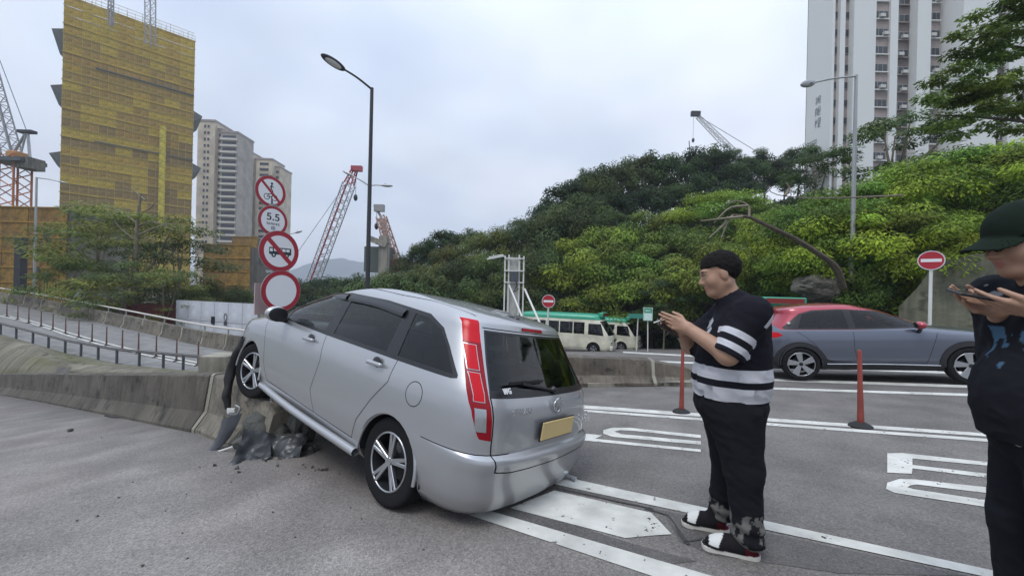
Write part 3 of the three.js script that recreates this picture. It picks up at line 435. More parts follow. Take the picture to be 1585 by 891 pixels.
// ---------------------------------------------------------------- vegetation
// a crown is many small folded leaf sprays gathered in clumps; each clump and each spray has its own tint
function crown({ clumps, n, leaf, flat = 0, tint, vary = 0.35, droop = 0.3, asp = 0.5, seed = 1 }) {
  const keep = seedState; seedState = seed * 7919; const pos = [], nor = [], col = [], idx = []; const vol = clumps.map((c) => Math.pow(c[3] * c[4] * c[5], 0.6)), sum = vol.reduce((a, b) => a + b);
  clumps.forEach((c, ci) => {
    const m = Math.round(n * vol[ci] / sum), ct = rr(1 - vary, 1 + vary), warm = rr(-0.12, 0.16);
    for (let i = 0; i < m; i++) {
      const u = rr(-1, 1), a = rr(0, 6.283), q = Math.sqrt(1 - u * u), r = Math.pow(rnd(), 0.45), dx = q * Math.cos(a), dy = u, dz = q * Math.sin(a);
      const p = V(c[0] + dx * r * c[3], c[1] + dy * r * c[4], c[2] + dz * r * c[5]);
      const N = V(dx * (1 - flat), dy * (1 - flat) + flat + 0.35, dz * (1 - flat)).add(V(rr(-0.6, 0.6), rr(-0.3, 0.3), rr(-0.6, 0.6))).normalize();
      const T = V(dx + rr(-0.7, 0.7), -droop + rr(-0.4, 0.4), dz + rr(-0.7, 0.7)).cross(N).normalize(), B = N.clone().cross(T).normalize();
      const L = leaf * rr(0.6, 1.35), w = L * asp, k = pos.length / 3, f = L * rr(0.1, 0.28);
      const add = (x, y, z) => { pos.push(p.x + B.x * x + T.x * y + N.x * z, p.y + B.y * x + T.y * y + N.y * z, p.z + B.z * x + T.z * y + N.z * z); };
      add(-L * 0.5, 0, -f * 0.4); add(rr(-0.1, 0.1) * L, -w * 0.5, -f); add(L * 0.5, 0, -f * 0.8); add(rr(-0.1, 0.15) * L, w * 0.5, -f);
      idx.push(k, k + 1, k + 2, k, k + 2, k + 3);
      const v = ct * rr(0.7, 1.3); for (let e = 0; e < 4; e++) col.push(tint[0] * v * (1 + warm), tint[1] * v, tint[2] * v * (1 - warm));
    }
  });
  seedState = keep; const g = geoFrom(pos, idx, { color: col }); return g;
}
const mLeaf = new THREE.MeshPhysicalMaterial({ vertexColors: true, roughness: 0.8, specularIntensity: 0.2, side: THREE.DoubleSide, transmission: 0.4, thickness: 0 });
const mLeafs = [[1, 1, 1], [1.3, 1.22, 1.05], [0.78, 0.82, 0.85], [1.45, 1.28, 0.9], [1.05, 1.15, 0.95], [1.2, 1.0, 0.8], [0.55, 0.62, 0.6]].map((c) => { const m = mLeaf.clone(); m.color.setRGB(...c); return m; });
const mBark = M([0.13, 0.11, 0.085], 0.95, { map: rep(texConcrete, 1.5), bumpMap: texConcreteBump, bumpScale: 0.03 }), mBarkPale = M([0.3, 0.27, 0.22], 0.95, { map: rep(texConcrete, 1.2) });
function treeProto({ h, r, cl = 26, ry = 0.5, low = 0.35, cs = [0.28, 0.46], seed, trunkR = 0.16, bark = mBark, fl = 0.75, ...o }) {
  const keep = seedState; seedState = seed * 131; const clumps = [];
  for (let i = 0; i < cl; i++) { const a = i * 2.39996, q = Math.sqrt((i + 0.5) / cl), e = Math.sqrt(Math.max(0, 1 - q * q)), up = (i % 3 === 2 ? rr(-0.6, 0.2) : 1) * e; const s = r * rr(...cs); clumps.push([Math.cos(a) * q * r * 0.82 + rr(-0.1, 0.1) * r, h * (low + 1) / 2 + up * h * (1 - low) / 2 * rr(0.72, 1.0) - s * 0.2, Math.sin(a) * q * r * 0.82 + rr(-0.1, 0.1) * r, s, s * fl * rr(0.7, 1.15), s]); }
  const wood = [], lean = rr(-0.3, 0.3); wood.push(tube([V(0, -0.4, 0), V(lean * 0.3, h * 0.2, 0), V(lean, h * 0.5, rr(-0.3, 0.3)), V(lean * 0.6, h * 0.8, 0)], trunkR, 10, 7, 0.75));
  for (let i = 0; i < Math.min(9, cl); i++) { const c = clumps[(i * 5) % cl], s = V(lean * 0.6, h * rr(0.25, 0.5), 0); wood.push(tube([s, s.clone().lerp(V(c[0], c[1], c[2]), 0.55).add(V(0, -h * 0.03, 0)), V(c[0], c[1], c[2])], trunkR * 0.45, 6, 5, 0.7)); }
  seedState = keep;
  return { h, trunk: merge(wood), crown: crown({ clumps, seed, ...o }), bark };
}
const protos = {
  dark: [1, 2, 3].map((k) => treeProto({ h: 8, r: 3.4, cl: 19, n: 7000, leaf: 0.28, tint: [0.05, 0.082, 0.03], seed: 10 + k, low: 0.18 })),
  grey: [1, 2].map((k) => treeProto({ h: 7, r: 3.2, cl: 20, n: 7000, leaf: 0.23, tint: [0.1, 0.135, 0.048], seed: 20 + k, low: 0.12, flat: 0.2, asp: 0.4 })),
  fresh: [1, 2, 3].map((k) => treeProto({ h: 6.5, r: 3.2, cl: 17, n: 8500, leaf: 0.235, tint: [0.13, 0.205, 0.042], seed: 30 + k, low: 0.1, flat: 0.45, fl: 0.62, asp: 0.42, droop: 0.6, cs: [0.27, 0.44], vary: 0.45 })),
  bright: [1, 2, 3].map((k) => treeProto({ h: 5.5, r: 3.0, cl: 22, n: 12500, leaf: 0.16, tint: [0.165, 0.265, 0.036], seed: 40 + k, low: 0.05, flat: 0.5, fl: 0.5, asp: 0.4, droop: 0.7, cs: [0.22, 0.38], vary: 0.45 })),
  airy: [1, 2].map((k) => treeProto({ h: 7, r: 3.4, cl: 20, n: 3600, leaf: 0.24, tint: [0.06, 0.105, 0.03], seed: 50 + k, low: 0.3, flat: 0.7, fl: 0.3, asp: 0.36, droop: 0.6, cs: [0.18, 0.34], trunkR: 0.14, bark: mBarkPale })),
  site: [1, 2].map((k) => treeProto({ h: 9, r: 4.2, cl: 30, n: 5200, leaf: 0.3, tint: [0.115, 0.15, 0.045], seed: 60 + k, low: 0.02, flat: 0.7, fl: 0.26, asp: 0.3, droop: 0.8, cs: [0.22, 0.42], bark: mBarkPale })),
};
let treeCount = 0;
function plant(kind, px, pyTop, D, label, group, wide = 1, ground) {
  const list = protos[kind], pr = list[treeCount++ % list.length], top = at(px, pyTop, D), y0 = ground ?? hillY(top.x, top.z), sc = Math.max(0.35, (top.y - y0) / pr.h);
  const t = thing(kind === 'site' ? 'feathery_tree' : { dark: 'evergreen_tree', grey: 'bushy_tree', fresh: 'leafy_tree', bright: 'spreading_tree', airy: 'slender_tree' }[kind], label, 'tree', V(top.x, y0 - 0.1, top.z), group);
  t.rotation.y = hash(treeCount, 3) * 6.28; const wx = clamp(sc, 0.62, 1.25) * wide; t.scale.set(wx, sc, wx);
  part('trunk', pr.trunk, pr.bark, t); part('crown', pr.crown, mLeafs[Math.floor(hash(treeCount, 17) * 7)], t); return t;
}
const gRidge = 'dark trees along the ridge', gMid = 'trees on the hillside', gNear = 'bright shrubby trees on the right slope';
for (const [x, y, D, w] of [[852, 312, 47], [880, 284, 49], [915, 266, 51], [945, 252, 52], [978, 242, 54], [1010, 240, 54], [1045, 238, 53], [1085, 230, 55], [1112, 229, 53], [1150, 243, 56], [1185, 238, 58], [1215, 248, 60], [1236, 226, 64], [905, 300, 44], [950, 300, 46], [1000, 290, 46], [1050, 285, 46], [1100, 290, 46], [1160, 280, 48], [685, 356, 47], [722, 353, 47], [655, 378, 50]]) plant('dark', x, y, D, x < 760 ? 'dark evergreen tree on the low hilltop behind the white sign frame' : 'dark evergreen tree on the wooded ridge under the small crane', x < 760 ? 'dark trees on the low hilltop' : gRidge, w);
for (const [x, y, D] of [[632, 392, 50], [700, 378, 42], [745, 360, 42], [775, 352, 41], [808, 338, 42], [838, 335, 42], [868, 318, 41], [905, 325, 40], [670, 405, 39], [720, 400, 38], [765, 392, 37], [812, 385, 37], [850, 375, 38], [640, 418, 40], [690, 430, 37], [740, 432, 36], [790, 430, 35.5], [600, 418, 44], [618, 430, 38.5], [830, 440, 35], [868, 450, 34]]) plant('grey', x, y, D, 'grey green bushy tree on the low hillside behind the silver car roof', 'bushy trees behind the silver car');
for (const [x, y, D] of [[890, 372, 36], [925, 350, 37], [960, 345, 38], [1000, 330, 39], [1040, 325, 39], [975, 385, 34.5], [1015, 380, 34], [930, 395, 35], [1065, 345, 35], [1150, 335, 31], [1195, 325, 28], [1100, 360, 31], [1150, 380, 27], [1010, 420, 32.5], [960, 430, 33], [905, 425, 34], [1075, 400, 29.5], [1210, 370, 23], [1185, 420, 23.5], [1240, 340, 22]]) plant('fresh', x, y, D, 'fresh green layered tree on the slope above the minibuses', gMid);
plant('bright', 1115, 290, 36, 'yellow green tree in the middle of the wooded slope, brightest of the crowns there', null, 1.3);
plant('bright', 1160, 300, 34, 'smaller yellow green tree beside the bare leaning trunk', null, 1.1);
for (const [x, y, D] of [[1235, 330, 22], [1270, 300, 22], [1300, 300, 19.5], [1350, 272, 20], [1400, 252, 20], [1455, 228, 20], [1510, 216, 19], [1565, 205, 18], [1620, 195, 18], [1330, 318, 18], [1385, 305, 17.5], [1440, 290, 17], [1500, 285, 16.5], [1560, 290, 16], [1630, 280, 16], [1315, 365, 17], [1365, 362, 16.6], [1420, 355, 16.2], [1480, 352, 15.8], [1545, 352, 15.4], [1320, 410, 16.8], [1362, 415, 16.2], [1290, 350, 18.5]]) plant('bright', x, y, D < 17.5 ? D + 1.3 : D, 'bright green feathery shrub tree on the slope above the retaining wall', gNear, D < 17.5 ? 0.6 : 1.0);
plant('fresh', 1345, 395, 16.6, 'dense green shrub over the boulder at the foot of the slope', null, 0.5);
plant('airy', 1388, 165, 25, 'slender open tree in front of the white tower block', null, 0.9);
plant('airy', 1265, 225, 27, 'thin open sapling at the foot of the white tower block', null, 0.8);
plant('airy', 1030, 425, 29, 'small tree with several pale stems behind the bus stop sign', null, 0.7);
for (const [x, y, D] of [[905, 258, 52], [1000, 232, 55], [1125, 222, 56], [1172, 228, 58], [945, 320, 41], [1060, 330, 38]]) plant('airy', x, y, D, 'thin tree standing out above the crowns of the wooded ridge', 'thin trees on the ridge', 0.7);
for (const [x, y, D] of [[470, 432, 62], [500, 428, 64], [530, 430, 60], [555, 424, 58], [445, 436, 60]]) plant('dark', x, y, D, 'distant dark tree below the lattice crane', 'distant trees below the crane', 1.1, -6);
plant('airy', 815, 332, 44, 'bare thin-leaved tree sticking out of the low hilltop', null, 0.8);
{ // big tree that hangs in from the upper right
  const b = at(1640, 330, 12.5), t = thing('overhanging_tree', 'large tree hanging its layered leafy boughs over the white tower block', 'tree'); const wood = [tube([V(b.x, hillY(b.x, b.z) - 0.5, b.z), at(1640, 250, 12.3), at(1615, 150, 12), at(1600, 60, 11.8), at(1600, -60, 11.8)], 0.2, 20, 8, 0.5)], clumps = [];
  for (const [pts, sizes] of [[[[1615, 150, 12], [1560, 128, 11.6], [1510, 132, 11.4], [1465, 140, 11.2]], 0.7], [[[1605, 80, 12], [1560, 70, 11.5], [1520, 60, 11.2], [1490, 62, 11]], 0.6], [[[1610, 190, 12], [1560, 185, 11.8], [1500, 180, 11.6], [1450, 178, 11.4]], 0.55], [[[1602, 40, 12], [1580, 20, 11.6], [1555, 10, 11.2]], 0.7], [[[1615, 150, 12], [1650, 120, 11.5], [1720, 110, 11.2]], 0.9]]) { const q = pts.map((a) => at(...a)); wood.push(tube(q, 0.07, 16, 6, 0.75)); const c = new THREE.CatmullRomCurve3(q); for (let i = 0; i < 8; i++) { const p = c.getPoint(0.25 + 0.75 * i / 7), s = sizes * rr(0.55, 0.95); clumps.push([p.x + rr(-0.35, 0.35), p.y + rr(-0.35, 0.3), p.z + rr(-0.5, 0.5), s, s * 0.34, s]); } }
  for (const [x, y] of [[1515, 110], [1545, 130], [1560, 30], [1580, 80], [1510, 25], [1495, 130], [1560, 200], [1590, 160], [1440, 150], [1480, 105], [1500, 88], [1470, 155], [1445, 125], [1530, 40], [1550, 90], [1575, 50], [1460, 195], [1500, 150], [1535, 165], [1570, 175], [1575, 130], [1530, 195], [1480, 210]]) { const p = at(x, y, rr(11, 12)); clumps.push([p.x, p.y, p.z, 0.42, 0.16, 0.42]); }
  part('trunk', merge(wood), mBark, t); part('crown', crown({ clumps, n: 14000, leaf: 0.15, flat: 0.55, tint: [0.14, 0.21, 0.045], droop: 0.7, asp: 0.42, seed: 77 }), mLeaf, t);
}
{ // bare leaning trunk and boulder on the slope
  const t = thing('leaning_tree', 'bare pale trunk leaning out of the slope with twisted leafless branches', 'tree');
  part('trunk', tube([[1305, 445, 15.2], [1294, 414, 14.8], [1264, 390, 14.5], [1230, 369, 14.4], [1190, 350, 14.4], [1160, 336, 14.5], [1135, 333, 14.6]].map((a) => at(...a)), 0.14, 40, 8, 0.62), mBark, t);
  for (const q of [[[1160, 336, 19.8], [1158, 318, 20], [1140, 311, 20], [1128, 315, 20]], [[1150, 335, 19.8], [1120, 338, 19.9], [1085, 342, 20]], [[1135, 333, 20], [1118, 350, 20], [1098, 368, 20]], [[1128, 335, 20], [1122, 355, 20], [1117, 368, 20]], [[1400, 302, 17], [1330, 305, 17.5], [1290, 306, 18], [1230, 305, 18.5], [1195, 298, 19], [1188, 288, 19]], [[1215, 303, 18.6], [1222, 292, 18.6], [1217, 282, 18.6]], [[1158, 318, 20], [1130, 322, 20], [1105, 345, 20]]]) part('branch', tube(q.map((a) => at(a[0], a[1], a[2] * 0.73)), q.length > 5 ? 0.032 : 0.055, 16, 6, 0.6), mBarkPale, t);
  const rock = (name, label, c, sx, sy, sz, m) => { const g = new THREE.IcosahedronGeometry(1, 5), p = g.attributes.position; for (let i = 0; i < p.count; i++) { const v = V(p.getX(i), p.getY(i), p.getZ(i)), k = 0.5 + 1.0 * fbm(v.x * 1.5 + 4, v.y * 1.5, v.z * 1.5 + 8, 5); v.multiplyScalar(k); p.setXYZ(i, v.x * sx, v.y * sy, v.z * sz); } g.computeVertexNormals(); return solo(name, uvBox(g).translate(c.x, c.y, c.z), m, label, 'rock'); };
  rock('boulder', 'rounded grey boulder under the leaning bare trunk', at(1262, 446, 17.0), 1.0, 0.6, 0.7, M([0.13, 0.125, 0.11], 0.95, { map: rep(texConcrete, 0.5), bumpMap: texConcreteBump, bumpScale: 0.06 }));
}
{ // trees in front of the scaffolded tower
  for (const [x, y, D, w, l] of [[150, 312, 36, 1, 'feathery green tree before the yellow scaffolded tower, on the side of the tower cranes'], [215, 300, 33, 1.15, 'tallest feathery tree in front of the yellow scaffolded tower'], [275, 340, 35, 1, 'feathery green tree between the yellow tower and the low netted block'], [118, 385, 33, 0.8, 'low feathery tree behind the triangular warning sign'], [190, 395, 29.5, 0.8, 'low dark feathery tree right behind the parapet hand rail'], [255, 400, 30, 0.8, 'low feathery tree above the dull red site cabin']]) plant('site', x, y, D, l, null, w, -5);
  plant('grey', 335, 432, 36, 'round bush above the white site hoarding', null, 0.9, -4.5); plant('grey', 372, 440, 36, 'round bush above the white site hoarding, next to the road signs', null, 0.8, -4.5); plant('grey', 300, 440, 34, 'round bush above the white site hoarding, under the feathery trees', null, 0.8, -4.5);
  const t = thing('bare_tree', 'bare pale stem with spreading branches rising from the feathery trees', 'tree');
  part('trunk', tube([[212, 470, 31], [210, 400, 31], [212, 350, 31], [217, 300, 31]].map((a) => at(...a)), 0.22, 20, 7, 0.6), mBarkPale, t);
  for (const q of [[[211, 345, 31], [190, 330, 31], [163, 318, 31]], [[212, 350, 31], [235, 343, 31], [268, 356, 31]], [[215, 330, 31], [232, 322, 31], [240, 312, 31]], [[210, 372, 31], [185, 352, 31], [160, 318, 31]], [[212, 365, 31], [240, 352, 30.5], [262, 345, 30.5]], [[225, 310, 31], [200, 292, 31], [180, 290, 31]]]) part('branch', tube(q.map((a) => at(...a)), 0.07, 12, 5, 0.6), mBarkPale, t);
  // leaf plants with upright pointed blades behind the silver car roof
  const blade = crown({ clumps: Array.from({ length: 10 }, (_, i) => [Math.cos(i * 2.4) * 0.6, 0.9 + 0.3 * (i % 3), Math.sin(i * 2.4) * 0.6, 0.55, 0.6, 0.55]), n: 900, leaf: 0.42, asp: 0.2, droop: -1.2, tint: [0.085, 0.12, 0.04], seed: 91 });
  for (const [x, y, D] of [[560, 442, 30], [580, 436, 31], [600, 432, 30], [622, 428, 31], [645, 432, 30], [668, 437, 30]]) { const p = at(x, y, D); const q = thing('blade_plant', 'pale green plant with upright pointed leaves behind the silver car roof', 'plant', V(p.x, p.y - 2.2, p.z), 'pointed plants behind the silver car'); q.scale.setScalar(1.35); part('leaves', blade, mLeaf, q); part('stem', bar(V(0, -2.2, 0), V(0, 1, 0), 0.06), mBark, q); }
}
{ // undergrowth that covers the slope: nobody could count it
  const tuft = crown({ clumps: [[0, 0.3, 0, 0.55, 0.4, 0.55]], n: 70, leaf: 0.34, flat: 0.3, tint: [0.6, 0.6, 0.6], vary: 0.1, seed: 5 }), N = 5200, im = new THREE.InstancedMesh(tuft, mLeaf, N), m = new THREE.Matrix4(), c = new THREE.Color();
  for (let i = 0; i < N; i++) { const px = rr(500, 1900), toe = table(px, TOE), D = toe + (px > 1370 ? 1.6 : 0.3) + Math.pow(rnd(), 1.3) * 40, x = (px - CX) / FOCAL * D, sc = rr(0.9, 2.1); m.makeRotationY(rr(0, 6.28)).scale(V(sc, sc * rr(0.7, 1.1), sc)).setPosition(x, hillY(x, -D) - 0.1, -D); im.setMatrixAt(i, m); const v = rr(0.05, 0.1), right = sstep(1150, 1350, px); im.setColorAt(i, c.setRGB(v * lerp(0.75, 1.1, right), v * 1.55, v * 0.5)); }
  im.name = 'undergrowth'; im.userData = { kind: 'stuff', label: 'low leafy undergrowth covering the hillside', category: 'undergrowth' }; shade(im); scene.add(im);
}
// ---------------------------------------------------------------- vehicle bodies: a skin of level outlines, cut into panels, panes and lamps
// triangles are kept as flat arrays of 9 positions + 9 normals
function monotone(xs, ys) {
  const n = xs.length, d = [], m = []; for (let i = 0; i < n - 1; i++) d.push((ys[i + 1] - ys[i]) / (xs[i + 1] - xs[i]));
  for (let i = 0; i < n; i++) m.push(i === 0 ? d[0] : i === n - 1 ? d[n - 2] : d[i - 1] * d[i] <= 0 ? 0 : 2 * d[i - 1] * d[i] / (d[i - 1] + d[i]));
  return (x) => { let i = 0; while (i < n - 2 && x > xs[i + 1]) i++; const h = xs[i + 1] - xs[i], t = clamp((x - xs[i]) / h), t2 = t * t, t3 = t2 * t; return (2 * t3 - 3 * t2 + 1) * ys[i] + (t3 - 2 * t2 + t) * h * m[i] + (-2 * t3 + 3 * t2) * ys[i + 1] + (t3 - t2) * h * m[i + 1]; };
}
function skin(rows, { sub = 5, n = 150, nr = 7, nf = 4.5, bowR = 0.07, bowF = 0.25 }) { // rows: y, rear x, front x, half width
  const ys = rows.map((r) => r[0]), fr = monotone(ys, rows.map((r) => r[1])), ff = monotone(ys, rows.map((r) => r[2])), fw = monotone(ys, rows.map((r) => r[3])), fnr = monotone(ys, rows.map((r) => r[4] ?? nr)), lv = [];
  for (let i = 0; i + 1 < ys.length; i++) for (let k = 0; k < sub; k++) lv.push(lerp(ys[i], ys[i + 1], k / sub)); lv.push(ys[ys.length - 1]);
  const outline = (y) => {
    const xr = fr(y), xf = ff(y), w = fw(y), xc = (xr + xf) / 2, a = (xf - xr) / 2, er = fnr(y), raw = [];
    for (let k = 0; k <= 720; k++) { const ph = -Math.PI + k / 720 * 2 * Math.PI, c = Math.cos(ph), s = Math.sin(ph), e = c > 0 ? nf : er; let x = a * Math.sign(c) * Math.pow(Math.abs(c), 2 / e), z = w * Math.sign(s) * Math.pow(Math.abs(s), 2 / e); const q = (z / w) ** 2, m = Math.pow(Math.abs(x / a), 7); x += c < 0 ? Math.min(bowR, a * 0.3) * q * m : -Math.min(bowF, a * 0.3) * q * m; raw.push([xc + x, z]); } return raw;
  };
  const rings = lv.map((y) => {
    const raw = outline(y);
    const L = [0]; for (let k = 1; k <= 720; k++) L.push(L[k - 1] + Math.hypot(raw[k][0] - raw[k - 1][0], raw[k][1] - raw[k - 1][1]));
    const out = []; let j = 0; for (let k = 0; k < n; k++) { const d = L[720] * k / n; while (j < 719 && L[j + 1] < d) j++; const t = (d - L[j]) / Math.max(1e-9, L[j + 1] - L[j]); out.push(V(lerp(raw[j][0], raw[j + 1][0], t), y, lerp(raw[j][1], raw[j + 1][1], t))); } return out;
  });
  const P = (i, k) => rings[i][(k + n) % n], N = rings.map((r, i) => r.map((p, k) => { const du = P(i, k + 1).clone().sub(P(i, k - 1)), dv = P(Math.min(rings.length - 1, i + 1), k).clone().sub(P(Math.max(0, i - 1), k)), v = du.cross(dv).normalize(); const c = V(p.x - 1.2, 0.25, p.z); if (v.dot(c) < 0 && Math.abs(v.y) < 0.95) v.negate(); if (v.y < -0.3 && i > rings.length * 0.3) v.negate(); return v; }));
  const tris = [], tri = (a, na, b, nb, c, nc) => tris.push([a.x, a.y, a.z, b.x, b.y, b.z, c.x, c.y, c.z, na.x, na.y, na.z, nb.x, nb.y, nb.z, nc.x, nc.y, nc.z]);
  for (let i = 0; i + 1 < rings.length; i++) for (let k = 0; k < n; k++) { const q = (k + 1) % n, a = P(i, k), b = P(i, q), c = P(i + 1, k), d = P(i + 1, q), na = N[i][k], nb = N[i][q], nc = N[i + 1][k], nd = N[i + 1][q]; tri(a, na, b, nb, c, nc); tri(b, nb, d, nd, c, nc); }
  const R = rings.length - 1, top = rings[R].reduce((s, p) => s.add(p), V(0, 0, 0)).divideScalar(n); top.y += 0.001; for (let k = 0; k < n; k++) { const q = (k + 1) % n; tri(P(R, k), N[R][k], P(R, q), N[R][q], top, V(0, 1, 0)); }
  // faces turned to agree with their normals
  for (const t of tris) { const ux = t[3] - t[0], uy = t[4] - t[1], uz = t[5] - t[2], vx = t[6] - t[0], vy = t[7] - t[1], vz = t[8] - t[2], cx = uy * vz - uz * vy, cy = uz * vx - ux * vz, cz = ux * vy - uy * vx; if (cx * (t[9] + t[12] + t[15]) + cy * (t[10] + t[13] + t[16]) + cz * (t[11] + t[14] + t[17]) < 0) for (const o of [0, 9]) for (let e = 0; e < 3; e++) { const k = t[o + 3 + e]; t[o + 3 + e] = t[o + 6 + e]; t[o + 6 + e] = k; } }
  tris.widthAt = (x, y) => { const raw = outline(y); let m = 0; for (let k = 0; k < 720; k++) if ((raw[k][0] - x) * (raw[k + 1][0] - x) <= 0) m = Math.max(m, Math.abs(raw[k][1])); return m; };
  return tris;
}
const SIDE = (p, i) => [p[i], p[i + 1]], REAR = (p, i) => [p[i + 2], p[i + 1]];
function cutConvex(tris, poly, proj, keep) {
  let ar = 0; poly.forEach((p, i) => { const q = poly[(i + 1) % poly.length]; ar += p[0] * q[1] - q[0] * p[1]; }); if (Math.abs(ar) < 1e-9) return { inn: [], out: tris }; const pl = ar < 0 ? [...poly].reverse() : poly, inn = [], out = [];
  const x0 = Math.min(...pl.map((p) => p[0])), x1 = Math.max(...pl.map((p) => p[0])), y0 = Math.min(...pl.map((p) => p[1])), y1 = Math.max(...pl.map((p) => p[1]));
  for (const t of tris) {
    const q = [proj(t, 0), proj(t, 3), proj(t, 6)];
    if (!keep(t) || Math.max(q[0][0], q[1][0], q[2][0]) <= x0 || Math.min(q[0][0], q[1][0], q[2][0]) >= x1 || Math.max(q[0][1], q[1][1], q[2][1]) <= y0 || Math.min(q[0][1], q[1][1], q[2][1]) >= y1) { out.push(t); continue; }
    let poly3 = [0, 1, 2].map((k) => ({ v: [t[3 * k], t[3 * k + 1], t[3 * k + 2], t[9 + 3 * k], t[10 + 3 * k], t[11 + 3 * k]], p: q[k] })), rest = [];
    for (let e = 0; e < pl.length && poly3.length; e++) {
      const a = pl[e], b = pl[(e + 1) % pl.length], sd = (p) => (b[0] - a[0]) * (p[1] - a[1]) - (b[1] - a[1]) * (p[0] - a[0]), I = [], O = [];
      for (let k = 0; k < poly3.length; k++) { const A = poly3[k], B = poly3[(k + 1) % poly3.length], da = sd(A.p), db = sd(B.p); (da >= 0 ? I : O).push(A); if ((da >= 0) !== (db >= 0)) { const f = da / (da - db), X = { v: A.v.map((x, m) => lerp(x, B.v[m], f)), p: [lerp(A.p[0], B.p[0], f), lerp(A.p[1], B.p[1], f)] }; I.push(X); O.push(X); } }
      if (O.length > 2) rest.push(O); poly3 = I.length > 2 ? I : [];
    }
    const emit = (P, to) => { for (let k = 1; k + 1 < P.length; k++) { const [a, b, c] = [P[0].v, P[k].v, P[k + 1].v]; to.push([a[0], a[1], a[2], b[0], b[1], b[2], c[0], c[1], c[2], a[3], a[4], a[5], b[3], b[4], b[5], c[3], c[4], c[5]]); } };
    if (poly3.length) { emit(poly3, inn); rest.forEach((r) => emit(r, out)); } else out.push(t);
  }
  return { inn, out };
}
function cut(tris, poly, proj, keep = () => true) {
  const pts = poly.map((p) => new THREE.Vector2(...p)), fs = THREE.ShapeUtils.triangulateShape(pts, []); let out = tris; const inn = [];
  for (const f of fs) { const r = cutConvex(out, f.map((k) => poly[k]), proj, keep); inn.push(...r.inn); out = r.out; } return { inn, out };
}
function groove(tris, line, w, proj, keep, closed = false) { // a narrow panel gap along a line
  let out = tris; const inn = [], n = line.length; for (let i = 0; i < (closed ? n : n - 1); i++) { const a = line[i], b = line[(i + 1) % n], L = Math.hypot(b[0] - a[0], b[1] - a[1]), dx = (b[0] - a[0]) / L, dy = (b[1] - a[1]) / L, e = w * 0.4, q = [[a[0] - dx * e - dy * w / 2, a[1] - dy * e + dx * w / 2], [a[0] - dx * e + dy * w / 2, a[1] - dy * e - dx * w / 2], [b[0] + dx * e + dy * w / 2, b[1] + dy * e - dx * w / 2], [b[0] + dx * e - dy * w / 2, b[1] + dy * e + dx * w / 2]]; const r = cutConvex(out, q, proj, keep); inn.push(...r.inn); out = r.out; } return { inn, out };
}
function triGeo(tris, off = 0) {
  const p = new Float32Array(tris.length * 9), n = new Float32Array(tris.length * 9), uv = new Float32Array(tris.length * 6);
  tris.forEach((t, i) => { for (let k = 0; k < 3; k++) { for (let e = 0; e < 3; e++) { p[i * 9 + k * 3 + e] = t[k * 3 + e] + off * t[9 + k * 3 + e]; n[i * 9 + k * 3 + e] = t[9 + k * 3 + e]; } uv[i * 6 + k * 2] = t[k * 3] + t[k * 3 + 2]; uv[i * 6 + k * 2 + 1] = t[k * 3 + 1]; } });
  const g = new THREE.BufferGeometry(); g.setAttribute('position', new THREE.BufferAttribute(p, 3)); g.setAttribute('normal', new THREE.BufferAttribute(n, 3)); g.setAttribute('uv', new THREE.BufferAttribute(uv, 2)); return g;
}
const mirror = (poly) => poly.map(([x, y]) => [-x, y]);
const leftSide = (t) => t[2] + t[5] + t[8] > 0 && Math.abs(t[11] + t[14] + t[17]) > 0.3, rightSide = (t) => t[2] + t[5] + t[8] < 0 && Math.abs(t[11] + t[14] + t[17]) > 0.3;
const circle = (cx, cy, r, n = 30) => Array.from({ length: n }, (_, i) => [cx + r * Math.cos(i / n * 6.28318), cy + r * Math.sin(i / n * 6.28318)]);
const mGlass = M([0.85, 0.92, 0.9], 0.03, { transmission: 1, thickness: 0, ior: 1.5 }), mTint = M([0.13, 0.14, 0.14], 0.03, { transmission: 1, thickness: 0, ior: 1.5 }), mDarkGlass = M([0.32, 0.36, 0.36], 0.04, { transmission: 1, thickness: 0, ior: 1.5 });
const mChrome = M([0.62, 0.63, 0.64], 0.18, { metalness: 1 }), mAlloy = M([0.5, 0.51, 0.53], 0.28, { metalness: 0.9 }), mDarkRim = M([0.03, 0.03, 0.032], 0.4, { metalness: 0.4 }), mTyre = M([0.014, 0.014, 0.015], 0.92, { specularIntensity: 0.3, bumpMap: texConcreteBump, bumpScale: 0.003 }), mLining = M([0.02, 0.02, 0.022], 0.9), mSeat = M([0.03, 0.03, 0.034], 0.95), mTrim = M([0.012, 0.012, 0.014], 0.3), mLampRed = M([0.5, 0.004, 0.012], 0.2, { specularIntensity: 0.5 }), mLampDeep = M([0.24, 0.003, 0.01], 0.2, { specularIntensity: 0.6 }), mClear = M([0.4, 0.41, 0.42], 0.15, { metalness: 0.7 });
